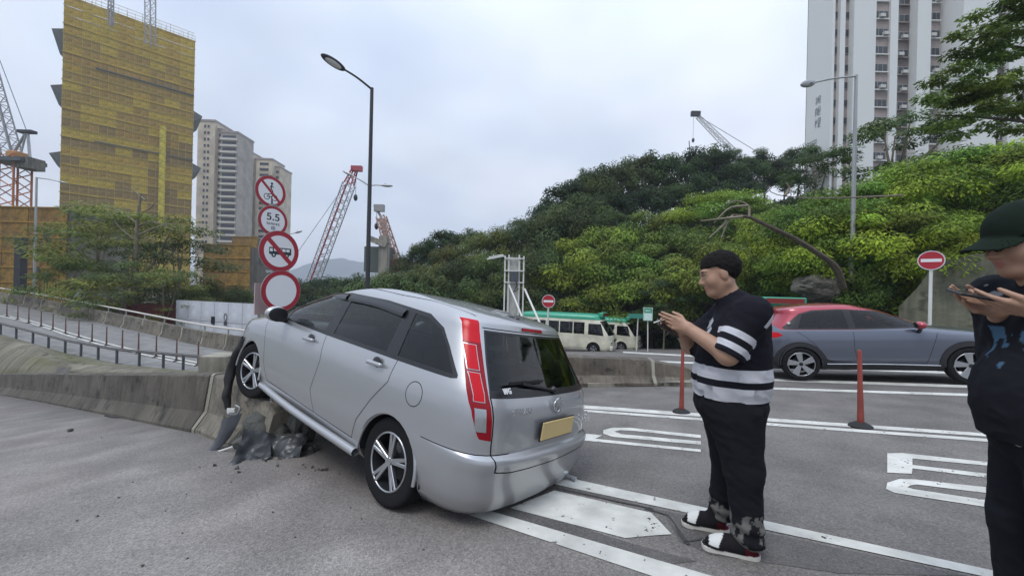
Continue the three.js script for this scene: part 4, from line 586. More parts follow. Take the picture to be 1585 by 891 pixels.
function wheel(parent, pos, R, rim, width, style, out, steer = 0) { // lies in the car's frame, axle along z; out = +1 left side
  const w = new THREE.Group(); w.name = 'wheel'; w.position.copy(pos); w.rotation.y = steer; parent.add(w); const h = width / 2, s = out;
  const ax = (g) => { g.rotateX(Math.PI / 2); if (s < 0) g.rotateY(Math.PI); return g; }; // lathe y axis -> +z outward
  part('tyre', ax(lathe([[rim, -h * 0.9], [R * 0.9, -h], [R * 0.975, -h * 0.86], [R, -h * 0.6], [R, h * 0.6], [R * 0.975, h * 0.86], [R * 0.93, h * 0.97], [R * 0.85, h], [rim * 1.03, h * 0.93], [rim, h * 0.86]], 40)), mTyre, w);
  for (let k = 0; k < 3; k++) part('tread_groove', ax(lathe([[R * 0.992, (k - 1) * h * 0.36 - 0.006], [R + 0.0015, (k - 1) * h * 0.36 - 0.004], [R + 0.0015, (k - 1) * h * 0.36 + 0.004], [R * 0.992, (k - 1) * h * 0.36 + 0.006]], 40)), mat.gap, w);
  part('rim_barrel', ax(lathe([[rim * 0.96, h * 0.9], [rim * 0.99, h * 0.86], [rim * 0.9, h * 0.5], [rim * 0.86, -h * 0.6]], 36)), mDarkRim, w);
  part('rim_lip', ax(new THREE.TorusGeometry(rim * 0.975, 0.008, 8, 40).rotateX(Math.PI / 2).translate(0, h * 0.9, 0)), mAlloy, w);
  part('brake_disc', ax(new THREE.CylinderGeometry(rim * 0.62, rim * 0.62, 0.02, 30).translate(0, h * 0.05, 0)), mDarkRim, w);
  const sp = []; const blade = (a, wa, wb, r0, r1, th, z0, z1, tw = 0) => { const sh = new THREE.Shape([new THREE.Vector2(r0, -wa / 2), new THREE.Vector2(r1, -wb / 2 + tw), new THREE.Vector2(r1, wb / 2 + tw), new THREE.Vector2(r0, wa / 2)]), g = new THREE.ExtrudeGeometry(sh, { depth: th, bevelEnabled: true, bevelSize: 0.004, bevelThickness: 0.004, bevelSegments: 1, steps: 1 }); const p = g.attributes.position; for (let i = 0; i < p.count; i++) p.setZ(i, p.getZ(i) + lerp(z0, z1, clamp((p.getX(i) - r0) / (r1 - r0)))); g.computeVertexNormals(); g.rotateZ(a); if (s < 0) g.rotateY(Math.PI); return g; };
  for (let k = 0; k < 5; k++) { const a = k * Math.PI * 2 / 5 + 0.3; if (style === 'blade') { part('spoke', blade(a, rim * 0.22, rim * 0.5, rim * 0.14, rim * 0.96, 0.02, h * 0.62, h * 0.74, rim * 0.16), mAlloy, w); part('spoke_insert', blade(a + 0.35, rim * 0.1, rim * 0.16, rim * 0.3, rim * 0.95, 0.015, h * 0.55, h * 0.66), mDarkRim, w); } else for (const d of [-0.15, 0.15]) part('spoke', blade(a + d, rim * 0.1, rim * 0.085, rim * 0.1, rim * 0.97, 0.022, h * 0.6, h * 0.72, -d * rim * 0.25), mAlloy, w); }
  part('hub_cap', ax(new THREE.CylinderGeometry(rim * 0.15, rim * 0.17, 0.03, 24).translate(0, h * 0.78, 0)), style === 'blade' ? mDarkRim : mAlloy, w);
  for (let k = 0; k < 5; k++) part('wheel_nut', ax(new THREE.CylinderGeometry(0.009, 0.009, 0.02, 8).translate(rim * 0.22 * Math.cos(k * 1.2566 + 0.9), h * 0.74, rim * 0.22 * Math.sin(k * 1.2566 + 0.9))), mat.galvDark, w);
  return w;
}
function seat(parent, x, z, w = 0.5, y = 0.36) { const s = part('seat', new RoundedBoxGeometry(0.5, 0.16, w, 2, 0.05), mSeat, parent, V(x + 0.1, y, z)); const b = part('seat_back', new RoundedBoxGeometry(0.14, 0.62, w * 0.94, 2, 0.05), mSeat, s, V(-0.28, 0.34, 0)); b.rotation.z = 0.25; if (w < 0.7) part('head_rest', new RoundedBoxGeometry(0.09, 0.17, 0.26, 2, 0.04), mSeat, s, V(-0.39, 0.74, 0)); else for (const q of [-0.4, 0.4]) part('head_rest', new RoundedBoxGeometry(0.08, 0.15, 0.24, 2, 0.04), mSeat, s, V(-0.39, 0.72, q)); }
function wellAndLip(car, x, y, r, z, s, mb, lipR = 0.014) {
  const wp = [], wi = []; for (let k = 0; k <= 20; k++) { const a = -0.1 + (Math.PI + 0.2) * k / 20; for (const q of [0.03, 0.45]) wp.push(x + (r + 0.025) * Math.cos(a), y + (r + 0.025) * Math.sin(a), s * (z - q)); if (k) { const b = k * 2; wi.push(b - 2, b, b - 1, b - 1, b, b + 1); } } part('wheel_well', geoFrom(wp, wi), mLining, car);
  const pts = []; for (let k = 0; k <= 22; k++) { const a = -0.05 + (Math.PI + 0.1) * k / 22; pts.push(V(x + r * Math.cos(a), y + r * Math.sin(a), s * (z - 0.004 - 0.012 * Math.max(0, Math.sin(a))))); } part('arch_lip', tube(pts, lipR, 44, 6), mb, car);
}
{ // ------------------------------------------------ the silver people carrier, front wheels up on the barrier
  const mPaint = M([0.4, 0.405, 0.415], 0.36, { metalness: 0.6, clearcoat: 1, clearcoatRoughness: 0.04 });
  const car = thing('people_carrier', 'silver people carrier with its front wheels stranded on the concrete barrier end', 'car');
  const R = new THREE.Matrix4().makeBasis(V(-0.78282529, 0.0969827, -0.61463723), V(0.16054696, 0.98581473, -0.04892845), V(0.60117322, -0.13698057, -0.78729098)); // local x forward, y up, z right
  car.quaternion.setFromRotationMatrix(R); car.position.set(-0.4585, EYE - 1.7187, -3.4564);
  const inner = new THREE.Group(); // built with z to the left, then mirrored vertex by vertex
  const rows = [[0.2, -0.78, 3.5, 0.74], [0.26, -0.85, 3.58, 0.79], [0.36, -0.89, 3.62, 0.825], [0.5, -0.905, 3.65, 0.845], [0.585, -0.925, 3.65, 0.8475], [0.615, -0.915, 3.65, 0.8475], [0.64, -0.875, 3.64, 0.8475], [0.75, -0.87, 3.6, 0.8475], [0.85, -0.858, 3.5, 0.845], [0.92, -0.84, 3.24, 0.838], [0.98, -0.81, 2.96, 0.826], [1.02, -0.785, 2.76, 0.814], [1.1, -0.73, 2.56, 0.787], [1.2, -0.665, 2.33, 0.75], [1.3, -0.6, 2.07, 0.712], [1.38, -0.55, 1.82, 0.68], [1.425, -0.525, 1.67, 0.662], [1.455, -0.505, 1.56, 0.645], [1.49, -0.42, 1.42, 0.62], [1.522, -0.16, 1.24, 0.58], [1.547, 0.14, 1.1, 0.51], [1.562, 0.38, 0.96, 0.4], [1.57, 0.55, 0.82, 0.24], [1.572, 0.63, 0.72, 0.1]];
  let body = skin(rows, { nr: 9, nf: 6.5, bowR: 0.09, bowF: 0.3 }); const wAt = body.widthAt;
  const Z = (t) => t.map((v, i) => (i % 3 === 2 ? -v : v)); // left is -z in the car's frame
  const flip = (ts) => ts.map((t) => { const q = Z(t); for (const o of [0, 9]) for (let e = 0; e < 3; e++) { const k = q[o + 3 + e]; q[o + 3 + e] = q[o + 6 + e]; q[o + 6 + e] = k; } return q; });
  const put = (name, tris, m, parent = car, off = 0) => tris.length ? part(name, triGeo(flip(tris), off), m, parent) : null;
  const gaps = []; const G2 = (line, proj, keep, closed, w = 0.007) => { const r = groove(body, line, w, proj, keep, closed); body = r.out; gaps.push(...r.inn); };
  const hi = (f) => (t) => f(t) && t[1] > 0.15;
  for (const [sd, keep] of [[1, leftSide], [-1, rightSide]]) {
    for (const hx of [0, 2.74]) body = cut(body, circle(hx, 0.315, 0.352), SIDE, keep).out;
    const trim = cut(body, [[2.4, 1.03], [1.9, 1.27], [1.5, 1.41], [1.2, 1.452], [0.6, 1.462], [0.0, 1.435], [-0.2, 1.36], [-0.33, 1.25], [-0.5, 1.085], [-0.505, 1.065], [-0.46, 1.055], [0.1, 1.045], [1.2, 1.03]], SIDE, keep); body = trim.out; let tr = trim.inn;
    const pane = (poly, m, nm) => { const r = cut(tr, poly, SIDE, keep); tr = r.out; return put(nm, r.inn, m, car, -0.006); };
    pane([[2.26, 1.06], [2.13, 1.06], [2.1, 1.17]], mGlass, 'quarter_glass');
    pane([[2.09, 1.055], [1.27, 1.062], [1.21, 1.4], [1.52, 1.375], [1.86, 1.26], [2.06, 1.165]], mGlass, 'door_glass');
    pane([[1.1, 1.064], [0.28, 1.075], [0.3, 1.39], [0.62, 1.42], [1.12, 1.405]], mTint, 'door_glass');
    pane([[0.13, 1.078], [-0.46, 1.085], [-0.3, 1.25], [-0.18, 1.345], [0.0, 1.4], [0.17, 1.41]], mTint, 'side_glass');
    put('window_trim', tr, mTrim, car, -0.002);
    // doors
    G2([[2.5, 0.98], [2.42, 0.75], [2.32, 0.5], [2.2, 0.345], [1.12, 0.335], [1.22, 0.52], [1.15, 0.8], [1.19, 1.04]], SIDE, keep);
    G2([[1.11, 0.335], [0.47, 0.335], [0.42, 0.5], [0.28, 0.7], [0.12, 0.88], [0.1, 1.05]], SIDE, keep);
    G2([[-0.34, 0.63], [-0.84, 0.64]], SIDE, keep, false, 0.006);
    if (sd > 0) G2(circle(-0.19, 0.875, 0.085, 20).map(([x, y]) => [x, y]), SIDE, keep, true, 0.006);
    // tail lamp
    const lampSide = [[-0.28, 1.46], [-0.325, 1.43], [-0.44, 1.25], [-0.575, 1.05], [-0.675, 0.9], [-0.735, 0.76], [-0.75, 0.735], [-1.1, 0.68], [-1.1, 1.475]];
    const l1 = cut(body, lampSide, SIDE, (t) => (t[2] + t[5] + t[8]) * sd > 0), m2 = (p) => (sd > 0 ? p : mirror(p));
    const l2 = cut(l1.inn, m2([[0.56, 1.46], [0.575, 1.4], [0.655, 1.05], [0.665, 0.98], [0.655, 0.7], [0.95, 0.66], [0.95, 1.47]]), REAR); body = [...l1.out, ...l2.out];
    let lamp = l2.inn; const lg = put('tail_lamp', [], mLampRed); const hold = new THREE.Group(); hold.name = 'tail_lamp'; car.add(hold);
    const sec = (poly, m, nm, off) => { const r = cut(lamp, m2(poly), REAR); lamp = r.out; put(nm, r.inn, m, hold, off); };
    const bandY = (y0, y1) => [[0.4, y0], [1, y0], [1, y1], [0.4, y1]];
    const zi = (y) => table(y, [[0.7, 0.668], [1.0, 0.678], [1.42, 0.585]]), frame = (y0, y1, z0, z1) => [[zi(y0) + z0, y0], [zi(y0) + z1, y0], [zi(y1) + z1, y1], [zi(y1) + z0, y1]];
    for (const [y0, y1] of [[1.14, 1.29], [0.96, 1.12]]) { sec(frame(y0, y1, 0.02, 0.07), mLampRed, 'lens', 0.004); sec(frame(y0 - 0.004, y1 + 0.004, 0.0165, 0.0735), mClear, 'chrome_edge', 0.002); }
    sec(frame(0.78, 0.92, 0.02, 0.075), mClear, 'clear_lens', 0.003);
    sec(bandY(1.31, 1.5), mLampRed, 'lens', 0); put('lens', lamp, mLampDeep, hold, 0);
    { const r = cut(body, [[3.08, 0.86], [3.3, 0.74], [3.7, 0.7], [3.7, 0.86], [3.4, 0.9]], SIDE, keep); body = r.out; put('headlamp', r.inn, mClear, car, -0.003); }
    // handles, mirror, visor, rocker
    const zz = (v) => -sd * v;
    for (const [x, y] of [[1.42, 0.945], [0.31, 0.975]]) { const h = part('door_handle', new THREE.CapsuleGeometry(0.018, 0.16, 6, 12).rotateZ(Math.PI / 2 - 0.05), mPaint, car, V(x, y, zz(0.862))); part('handle_recess', new THREE.SphereGeometry(0.055, 16, 10).scale(1.1, 0.75, 0.18), mTrim, h, V(0, 0.01, zz(-0.028))); }
    const mir = part('door_mirror', new THREE.SphereGeometry(0.108, 24, 16).scale(0.6, 0.72, 0.98), mPaint, car, V(2.0, 1.09, zz(0.955))); part('mirror_glass', new THREE.SphereGeometry(0.1, 20, 12).scale(0.12, 0.74, 0.92), mTrim, mir, V(-0.066, 0, 0)); part('mirror_arm', bar(V(0.02, -0.05, zz(-0.02)), V(0.08, -0.07, zz(-0.18)), 0.03, 0.035), mTrim, mir);
    for (const [pts] of [[[[2.06, 1.215], [1.84, 1.305], [1.5, 1.402], [1.2, 1.428]]], [[[1.15, 1.428], [0.7, 1.435], [0.28, 1.41]]]]) { const gs = [], c = new THREE.CatmullRomCurve3(pts.map((p) => V(p[0], p[1], zz(wAt(p[0], p[1]) + 0.004)))), pos = [], idx = []; for (let k = 0; k <= 20; k++) { const p = c.getPoint(k / 20); pos.push(p.x, p.y + 0.016, p.z, p.x, p.y - 0.02, p.z - sd * 0.03, p.x, p.y - 0.05, p.z - sd * 0.036, p.x, p.y - 0.05, p.z - sd * 0.03); } for (let k = 0; k < 20; k++) for (let e = 0; e < 3; e++) { const a = k * 4 + e; idx.push(a, a + 1, a + 4, a + 1, a + 5, a + 4); } part('rain_visor', geoFrom(pos, idx), M([0.02, 0.022, 0.026], 0.12), car); }
    part('side_skirt', tube([V(2.36, 0.25, zz(0.805)), V(1.5, 0.245, zz(0.835)), V(0.38, 0.25, zz(0.82))], 0.035, 20, 8), mPaint, car);
    for (const hx of [0, 2.74]) { wellAndLip(car, hx, 0.315, 0.352, 0.836, -sd, mPaint); wheel(car, V(hx, 0.318, zz(0.7)), 0.32, 0.21, 0.2, 'twin', -sd, hx ? 0.22 : 0); }
  }
  // tailgate seam, rear window, stop lamp
  const back = (t) => t[9] + t[12] + t[15] < -0.4;
  { const r = cut(body, [[-0.66, 0.985], [0.66, 0.985], [0.605, 1.2], [0.545, 1.4], [-0.545, 1.4], [-0.605, 1.2]], REAR, back); body = r.out; let fr = r.inn; const g = cut(fr, [[-0.635, 1.03], [0.635, 1.03], [0.59, 1.2], [0.535, 1.385], [-0.535, 1.385], [-0.59, 1.2]], REAR); put('rear_window', g.inn, mDarkGlass, car, -0.004); put('window_frame', g.out, mTrim, car, -0.003); }
  G2([[-0.655, 0.99], [-0.65, 0.7], [-0.63, 0.545], [-0.5, 0.53], [0, 0.522], [0.5, 0.53], [0.63, 0.545], [0.65, 0.7], [0.655, 0.99]], REAR, back, false, 0.009);
  G2([[-0.55, 1.415], [0.55, 1.415]], REAR, back, false, 0.007);
  { const r = cut(body, [[-0.15, 1.425], [0.15, 1.425], [0.14, 1.447], [-0.14, 1.447]], REAR, back); body = r.out; put('stop_lamp', r.inn, mLampDeep, car, 0.006); }
  // windscreen and roof seams
  const front = (t) => t[9] + t[12] + t[15] > 0.5 && t[1] > 1.0;
  { const r = cut(body, [[-0.68, 1.05], [0.68, 1.05], [0.55, 1.42], [-0.55, 1.42]], REAR, front); body = r.out; put('windscreen', r.inn, mGlass, car, -0.004); }
  const TOP = (p, i) => [p[i], p[i + 2]]; for (const sd of [-1, 1]) G2([[1.25, 0.545 * sd], [0.5, 0.565 * sd], [-0.35, 0.535 * sd]], TOP, (t) => t[1] > 1.42, false, 0.012);
  put('panel_gap', gaps, mat.gap, car, -0.007);
  put('body', body, mPaint);
  put('interior_lining', body.filter((t) => t[1] > 0.3 && t[1] < 1.52), mLining, car, -0.045);
  part('underbody', new RoundedBoxGeometry(4.0, 0.1, 1.34, 2, 0.04), mLining, car, V(1.36, 0.23, 0));
  part('floor', box(3.1, 0.04, 1.5, 1.1, 0.32, 0), mLining, car);
  part('engine_block', new RoundedBoxGeometry(0.7, 0.45, 1.0, 2, 0.08), mat.galvDark, car, V(3.0, 0.5, 0));
  part('exhaust', merge([bar(V(-0.9, 0.24, 0.5), V(-0.4, 0.25, 0.5), 0.035), bar(V(-0.4, 0.25, 0.5), V(-0.1, 0.27, 0.48), 0.08)]), mChrome, car);
  part('dashboard', new RoundedBoxGeometry(0.5, 0.3, 1.4, 2, 0.1), mLining, car, V(2.12, 0.86, 0));
  part('steering_wheel', new THREE.TorusGeometry(0.18, 0.018, 8, 28).rotateY(Math.PI / 2).rotateZ(0.4), mLining, car, V(1.72, 0.92, 0.38));
  seat(car, 1.2, 0.37); seat(car, 1.2, -0.37); seat(car, 0.35, 0, 1.25); seat(car, -0.3, 0, 1.15, 0.42);
  // things on the tailgate
  const zr = 0.66; const wip = part('rear_wiper', merge([bar(V(-0.795, 1.02, 0.02), V(-0.755, 1.075, -0.36), 0.011), box(0.012, 0.022, 0.42, -0.75, 1.085, -0.3), new THREE.SphereGeometry(0.03, 12, 8).translate(-0.79, 1.02, 0.03)]), mTrim, car);
  const plate = part('number_plate', new RoundedBoxGeometry(0.012, 0.13, 0.46, 2, 0.005), M([0.6, 0.45, 0.2], 0.5), car, V(-0.893, 0.76, 0.02)); part('plate_frame', new RoundedBoxGeometry(0.01, 0.15, 0.48, 2, 0.005), mTrim, plate, V(0.006, 0, 0));
  const letter = (txt, size, m, name, x, y, z, tilt) => { const g = new TextGeometry(txt, { font, size, depth: 0.004, curveSegments: 4 }); g.computeBoundingBox(); g.translate(-(g.boundingBox.max.x) / 2, 0, 0); g.rotateY(-Math.PI / 2); const o = part(name, g, m, car, V(x, y, z)); o.rotation.z = tilt; return o; };
  letter('STREAM', 0.042, mChrome, 'model_lettering', -0.864, 0.9, -0.46, -0.15);
  letter('WG', 0.04, M([0.75, 0.75, 0.75], 0.6), 'window_sticker', -0.775, 1.02, -0.54, -0.55);
  part('emblem', merge([box(0.01, 0.085, 0.016, 0, 0, -0.04), box(0.01, 0.085, 0.016, 0, 0, 0.04), box(0.01, 0.018, 0.07, 0, 0, 0), new THREE.TorusGeometry(0.062, 0.006, 6, 24).scale(1, 0.85, 1).rotateY(Math.PI / 2)]), mChrome, car, V(-0.862, 0.925, 0.02));
  for (const k of [0, 1, 2]) part('white_sticker', new THREE.TorusGeometry(0.1 - k * 0.03, 0.007, 5, 18, 1.7).rotateY(-Math.PI / 2), M([0.7, 0.7, 0.7], 0.6), car, V(-0.845, 0.72, 0.56)).scale.set(0.4, 1, 1);
  part('roof_antenna', new THREE.SphereGeometry(0.035, 16, 10).scale(2, 0.8, 0.8), mTrim, car, V(-0.28, 1.503, 0.02));
  // torn inner arch liner hanging over the front wheel
  const tl = tube([V(3.08, 0.62, -0.78), V(3.16, 0.42, -0.82), V(3.2, 0.15, -0.84), V(3.12, -0.1, -0.85), V(3.08, -0.22, -0.84)], 0.07, 16, 8, 0.5); tl.scale(1, 1, 1); part('torn_arch_liner', roughen(tl, 0.06, 9), mat.black, car);
}
{ // ------------------------------------------------ grey hatchback with a red roof
  const grey = M([0.13, 0.145, 0.185], 0.3, { metalness: 0.55, clearcoat: 1, clearcoatRoughness: 0.05 }), red = M([0.34, 0.018, 0.04], 0.3, { metalness: 0.2, clearcoat: 1, clearcoatRoughness: 0.05 }), clad = M([0.02, 0.02, 0.023], 0.75);
  const car = thing('hatchback', 'grey blue hatchback with a red roof and black wheel arches', 'car'), pr = at(1242, 584, 8.45), pf = at(1507, 588, 7.5); pr.y = Hxz(pr.x, pr.z); pf.y = Hxz(pf.x, pf.z);
  const f = pf.clone().sub(pr).normalize(), rt = f.clone().cross(V(0, 1, 0)).normalize(), up = rt.clone().cross(f).normalize(); car.quaternion.setFromRotationMatrix(new THREE.Matrix4().makeBasis(f, up, rt)); const hub = 0.86; car.position.copy(pr).addScaledVector(rt, -hub).addScaledVector(up, 0);
  const y0 = Hxz(car.position.x, car.position.z); car.position.y = (car.position.y + y0) / 2 + 0.05;
  const rows = [[0.24, -0.5, 3.42, 0.8], [0.34, -0.57, 3.52, 0.87], [0.5, -0.61, 3.57, 0.9], [0.7, -0.625, 3.57, 0.905], [0.86, -0.62, 3.52, 0.9], [0.95, -0.605, 3.4, 0.89], [1.02, -0.58, 3.1, 0.875], [1.07, -0.55, 2.75, 0.86], [1.11, -0.52, 2.46, 0.842], [1.21, -0.45, 2.2, 0.805], [1.33, -0.36, 1.95, 0.76], [1.44, -0.3, 1.7, 0.715], [1.5, -0.29, 1.52, 0.685], [1.54, -0.27, 1.36, 0.66], [1.58, -0.15, 1.24, 0.62], [1.61, 0.1, 1.05, 0.52], [1.63, 0.3, 0.85, 0.3]];
  let body = skin(rows, { nr: 6, nf: 4.5, bowR: 0.1, bowF: 0.3 }); const gaps = [];
  for (const [keep, s] of [[rightSide, -1], [leftSide, 1]]) {
    for (const hx of [0, 2.76]) { body = cut(body, circle(hx, 0.355, 0.385), SIDE, keep).out; const ar = cut(body, [...circle(hx, 0.37, 0.47).filter(([, y]) => y > 0.3), [hx + 0.47, 0.2], [hx - 0.47, 0.2]].sort((a, b) => Math.atan2(a[1] - 0.35, a[0] - hx) - Math.atan2(b[1] - 0.35, b[0] - hx)), SIDE, keep); body = ar.out; part('arch_cladding', triGeo(ar.inn, 0.012), clad, car); }
    { const r = cut(body, [[-0.9, 0.2], [3.7, 0.2], [3.7, 0.4], [2.3, 0.34], [0.6, 0.42], [0.4, 0.5], [-0.9, 0.5]], SIDE, keep); body = r.out; part('lower_cladding', triGeo(r.inn, 0.004), clad, car); }
    const tr0 = cut(body, [[2.24, 1.1], [1.8, 1.335], [1.4, 1.465], [0.8, 1.52], [0.3, 1.51], [0.06, 1.44], [-0.28, 1.15], [-0.25, 1.105], [1.0, 1.09]], SIDE, keep); body = tr0.out; let tr = tr0.inn;
    for (const [poly, m, nm] of [[[[2.06, 1.13], [1.02, 1.125], [0.98, 1.48], [1.38, 1.435], [1.76, 1.315]], mDarkGlass, 'door_glass'], [[[0.9, 1.125], [0.0, 1.135], [0.12, 1.42], [0.33, 1.48], [0.86, 1.49]], mTint, 'door_glass']]) { const r = cut(tr, poly, SIDE, keep); tr = r.out; part(nm, triGeo(r.inn, -0.005), m, car); }
    part('window_trim', triGeo(tr, -0.002), mTrim, car);
    for (const ln of [[[2.3, 1.0], [2.2, 0.7], [2.1, 0.4], [1.0, 0.4], [0.95, 0.7], [0.96, 1.04]], [[1.0, 0.4], [0.5, 0.44], [0.3, 0.75], [0.12, 0.95], [-0.02, 1.05]]]) { const r = groove(body, ln, 0.008, SIDE, keep); body = r.out; gaps.push(...r.inn); }
    const z = -s; const rd = cut(body, [[2.45, 1.12], [1.0, 1.085], [-0.3, 1.1], [-0.42, 1.2], [-0.8, 1.24], [-0.8, 1.8], [2.45, 1.8]], SIDE, (t) => (t[2] + t[5] + t[8]) * s > 0); body = rd.out; part('roof', triGeo(rd.inn), red, car);
    const mir = part('door_mirror', new THREE.SphereGeometry(0.12, 20, 12).scale(0.75, 0.66, 0.95), red, car, V(2.0, 1.17, s * 0.98)); part('mirror_arm', bar(V(0, -0.05, 0), V(0.02, -0.14, -s * 0.1), 0.035), mTrim, mir); part('mirror_glass', new THREE.SphereGeometry(0.09, 16, 10).scale(0.15, 0.7, 0.9), mTrim, mir, V(-0.08, 0, 0));
    part('sill_strip', tube([V(2.3, 0.36, s * 0.895), V(1.4, 0.38, s * 0.91), V(0.46, 0.37, s * 0.9)], 0.012, 16, 6), mChrome, car);
    const tl = cut(body, [[-0.28, 0.98], [-0.36, 1.04], [-0.9, 1.05], [-0.9, 0.9], [-0.42, 0.92]], SIDE, (t) => (t[2] + t[5] + t[8]) * s > 0); body = tl.out; part('tail_lamp', triGeo(tl.inn, 0.006), mLampRed, car);
    for (const hx of [0, 2.76]) { wellAndLip(car, hx, 0.355, 0.385, 0.895, s, clad, 0.012); wheel(car, V(hx, 0.357, s * 0.79), 0.355, 0.255, 0.22, 'blade', s); }
    part('pillar_badge', new THREE.CylinderGeometry(0.03, 0.03, 0.01, 16).rotateX(Math.PI / 2), mat.white, car, V(-0.16, 1.25, s * 0.8));
  }
  const fr = cut(body, [[-0.76, 1.13], [0.76, 1.13], [0.64, 1.46], [-0.64, 1.46]], REAR, (t) => t[9] + t[12] + t[15] > 0.5 && t[1] > 1.07); body = fr.out; part('windscreen', triGeo(fr.inn, -0.004), mDarkGlass, car);
  part('panel_gap', triGeo(gaps, -0.008), mat.gap, car); part('body', triGeo(body), grey, car); part('interior_lining', triGeo(body.filter((t) => t[1] > 0.3), -0.05), mLining, car);
  part('underbody', box(3.9, 0.1, 1.4, 1.38, 0.27, 0), mLining, car); part('dashboard', new RoundedBoxGeometry(0.5, 0.3, 1.4, 2, 0.1), mLining, car, V(2.0, 0.92, 0)); seat(car, 1.15, 0.38, 0.5, 0.42); seat(car, 1.15, -0.38, 0.5, 0.42); seat(car, 0.2, 0, 1.25, 0.45);
  part('headlamp', new THREE.SphereGeometry(0.16, 16, 10).scale(0.8, 0.35, 0.55), mClear, car, V(3.3, 0.86, 0.6));
}
// ------------------------------------------------ green-roofed public minibuses
function minibus(label, px, py, D, yaw, sc = 1) {
  const cream = M([0.7, 0.68, 0.55], 0.4, { clearcoat: 0.5, map: rep(texFlake, 0.3) }), green = M([0.02, 0.28, 0.17], 0.45, { clearcoat: 0.4 }), bus = thing('minibus', label, 'minibus', null, 'green and cream minibuses');
  const p = at(px, py, D); bus.position.set(p.x, Hxz(p.x, p.z), p.z); bus.rotation.y = yaw; bus.scale.setScalar(sc);
  const rows = [[0.32, -3.2, 3.2, 0.94], [0.5, -3.28, 3.32, 1.0], [0.9, -3.32, 3.36, 1.02], [1.25, -3.32, 3.28, 1.02], [1.6, -3.3, 3.08, 1.0], [2.0, -3.28, 2.82, 0.97], [2.3, -3.24, 2.62, 0.95], [2.42, -3.2, 2.56, 0.94], [2.55, -3.1, 2.46, 0.88], [2.62, -2.8, 2.2, 0.7], [2.64, -2.4, 1.9, 0.4]];
  let body = skin(rows, { sub: 3, n: 100, nr: 14, nf: 9, bowR: 0.05, bowF: 0.15 }); let roof = [];
  { const r = cut(body, [[-4, 2.3], [4, 2.3], [4, 3], [-4, 3]], SIDE); body = r.out; roof = r.inn; }
  for (const [keep, s] of [[leftSide, 1], [rightSide, -1]]) {
    for (const hx of [-1.75, 2.1]) { body = cut(body, circle(hx, 0.42, 0.46), SIDE, keep).out; wheel(bus, V(hx, 0.38, s * 0.86), 0.38, 0.22, 0.2, 'twin', s); wellAndLip(bus, hx, 0.42, 0.46, 1.0, s, cream); }
    for (const [x0, x1] of [[-3.05, -2.15], [-2.08, -1.2], [-1.13, -0.25], [-0.18, 0.7], [0.77, 1.5]]) { const r = cut(body, [[x0, 1.35], [x1, 1.35], [x1, 2.12], [x0, 2.12]], SIDE, keep); body = r.out; part('side_window', triGeo(r.inn, -0.01), mDarkGlass, bus); }
    { const r = cut(body, [[1.75, 1.35], [2.75, 1.3], [2.66, 1.7], [2.55, 2.05], [1.75, 2.05]], SIDE, keep); body = r.out; part('cab_window', triGeo(r.inn, -0.01), mDarkGlass, bus); }
    part('wing_mirror', new RoundedBoxGeometry(0.08, 0.32, 0.16, 2, 0.03), mTrim, bus, V(3.05, 1.75, s * 1.12));
    part('headlamp', new THREE.SphereGeometry(0.14, 14, 10).scale(0.5, 0.8, 1.1), mClear, bus, V(3.22, 0.88, s * 0.72));
    for (let k = 0; k < 4; k++) seat(bus, -2.4 + k * 1.1, s * 0.5, 0.75, 0.85);
  }
  { const r = cut(body, [[-0.88, 1.32], [0.88, 1.32], [0.84, 2.22], [-0.84, 2.22]], REAR, (t) => t[9] + t[12] + t[15] > 0.5); body = r.out; part('windscreen', triGeo(r.inn, -0.008), mDarkGlass, bus); }
  part('roof', triGeo(roof, 0.01), green, bus); part('body', triGeo(body), cream, bus); part('floor', box(6, 0.06, 1.9, -0.1, 0.6, 0), mLining, bus); part('interior_lining', triGeo(body.filter((t) => t[1] > 0.6), -0.05), mLining, bus);
  part('grille', new RoundedBoxGeometry(0.06, 0.14, 0.9, 2, 0.02), mTrim, bus, V(3.34, 0.98, 0)); part('bumper', new RoundedBoxGeometry(0.2, 0.28, 1.9, 2, 0.06), M([0.5, 0.5, 0.42], 0.5), bus, V(3.24, 0.5, 0)); part('number_plate', box(0.02, 0.13, 0.5, 3.35, 0.5, 0), mat.white, bus);
  const dsp = part('roof_display', new RoundedBoxGeometry(0.3, 0.3, 1.5, 2, 0.06), green, bus, V(2.5, 2.62, 0)); part('display_face', box(0.02, 0.2, 1.3, 0.155, 0, 0), M([0.2, 0.015, 0.012], 0.4), dsp);
  return bus;
}
minibus('cream minibus with a long green roof parked in front beside the concrete barrier end', 876, 549, 27, -0.42);
minibus('cream minibus with a green roof half hidden behind the front minibus', 925, 547, 31.5, -0.5);
minibus('cream minibus with a green roof facing the road behind the red-roofed car', 1178, 541, 17.8, -1.85, 1.0);
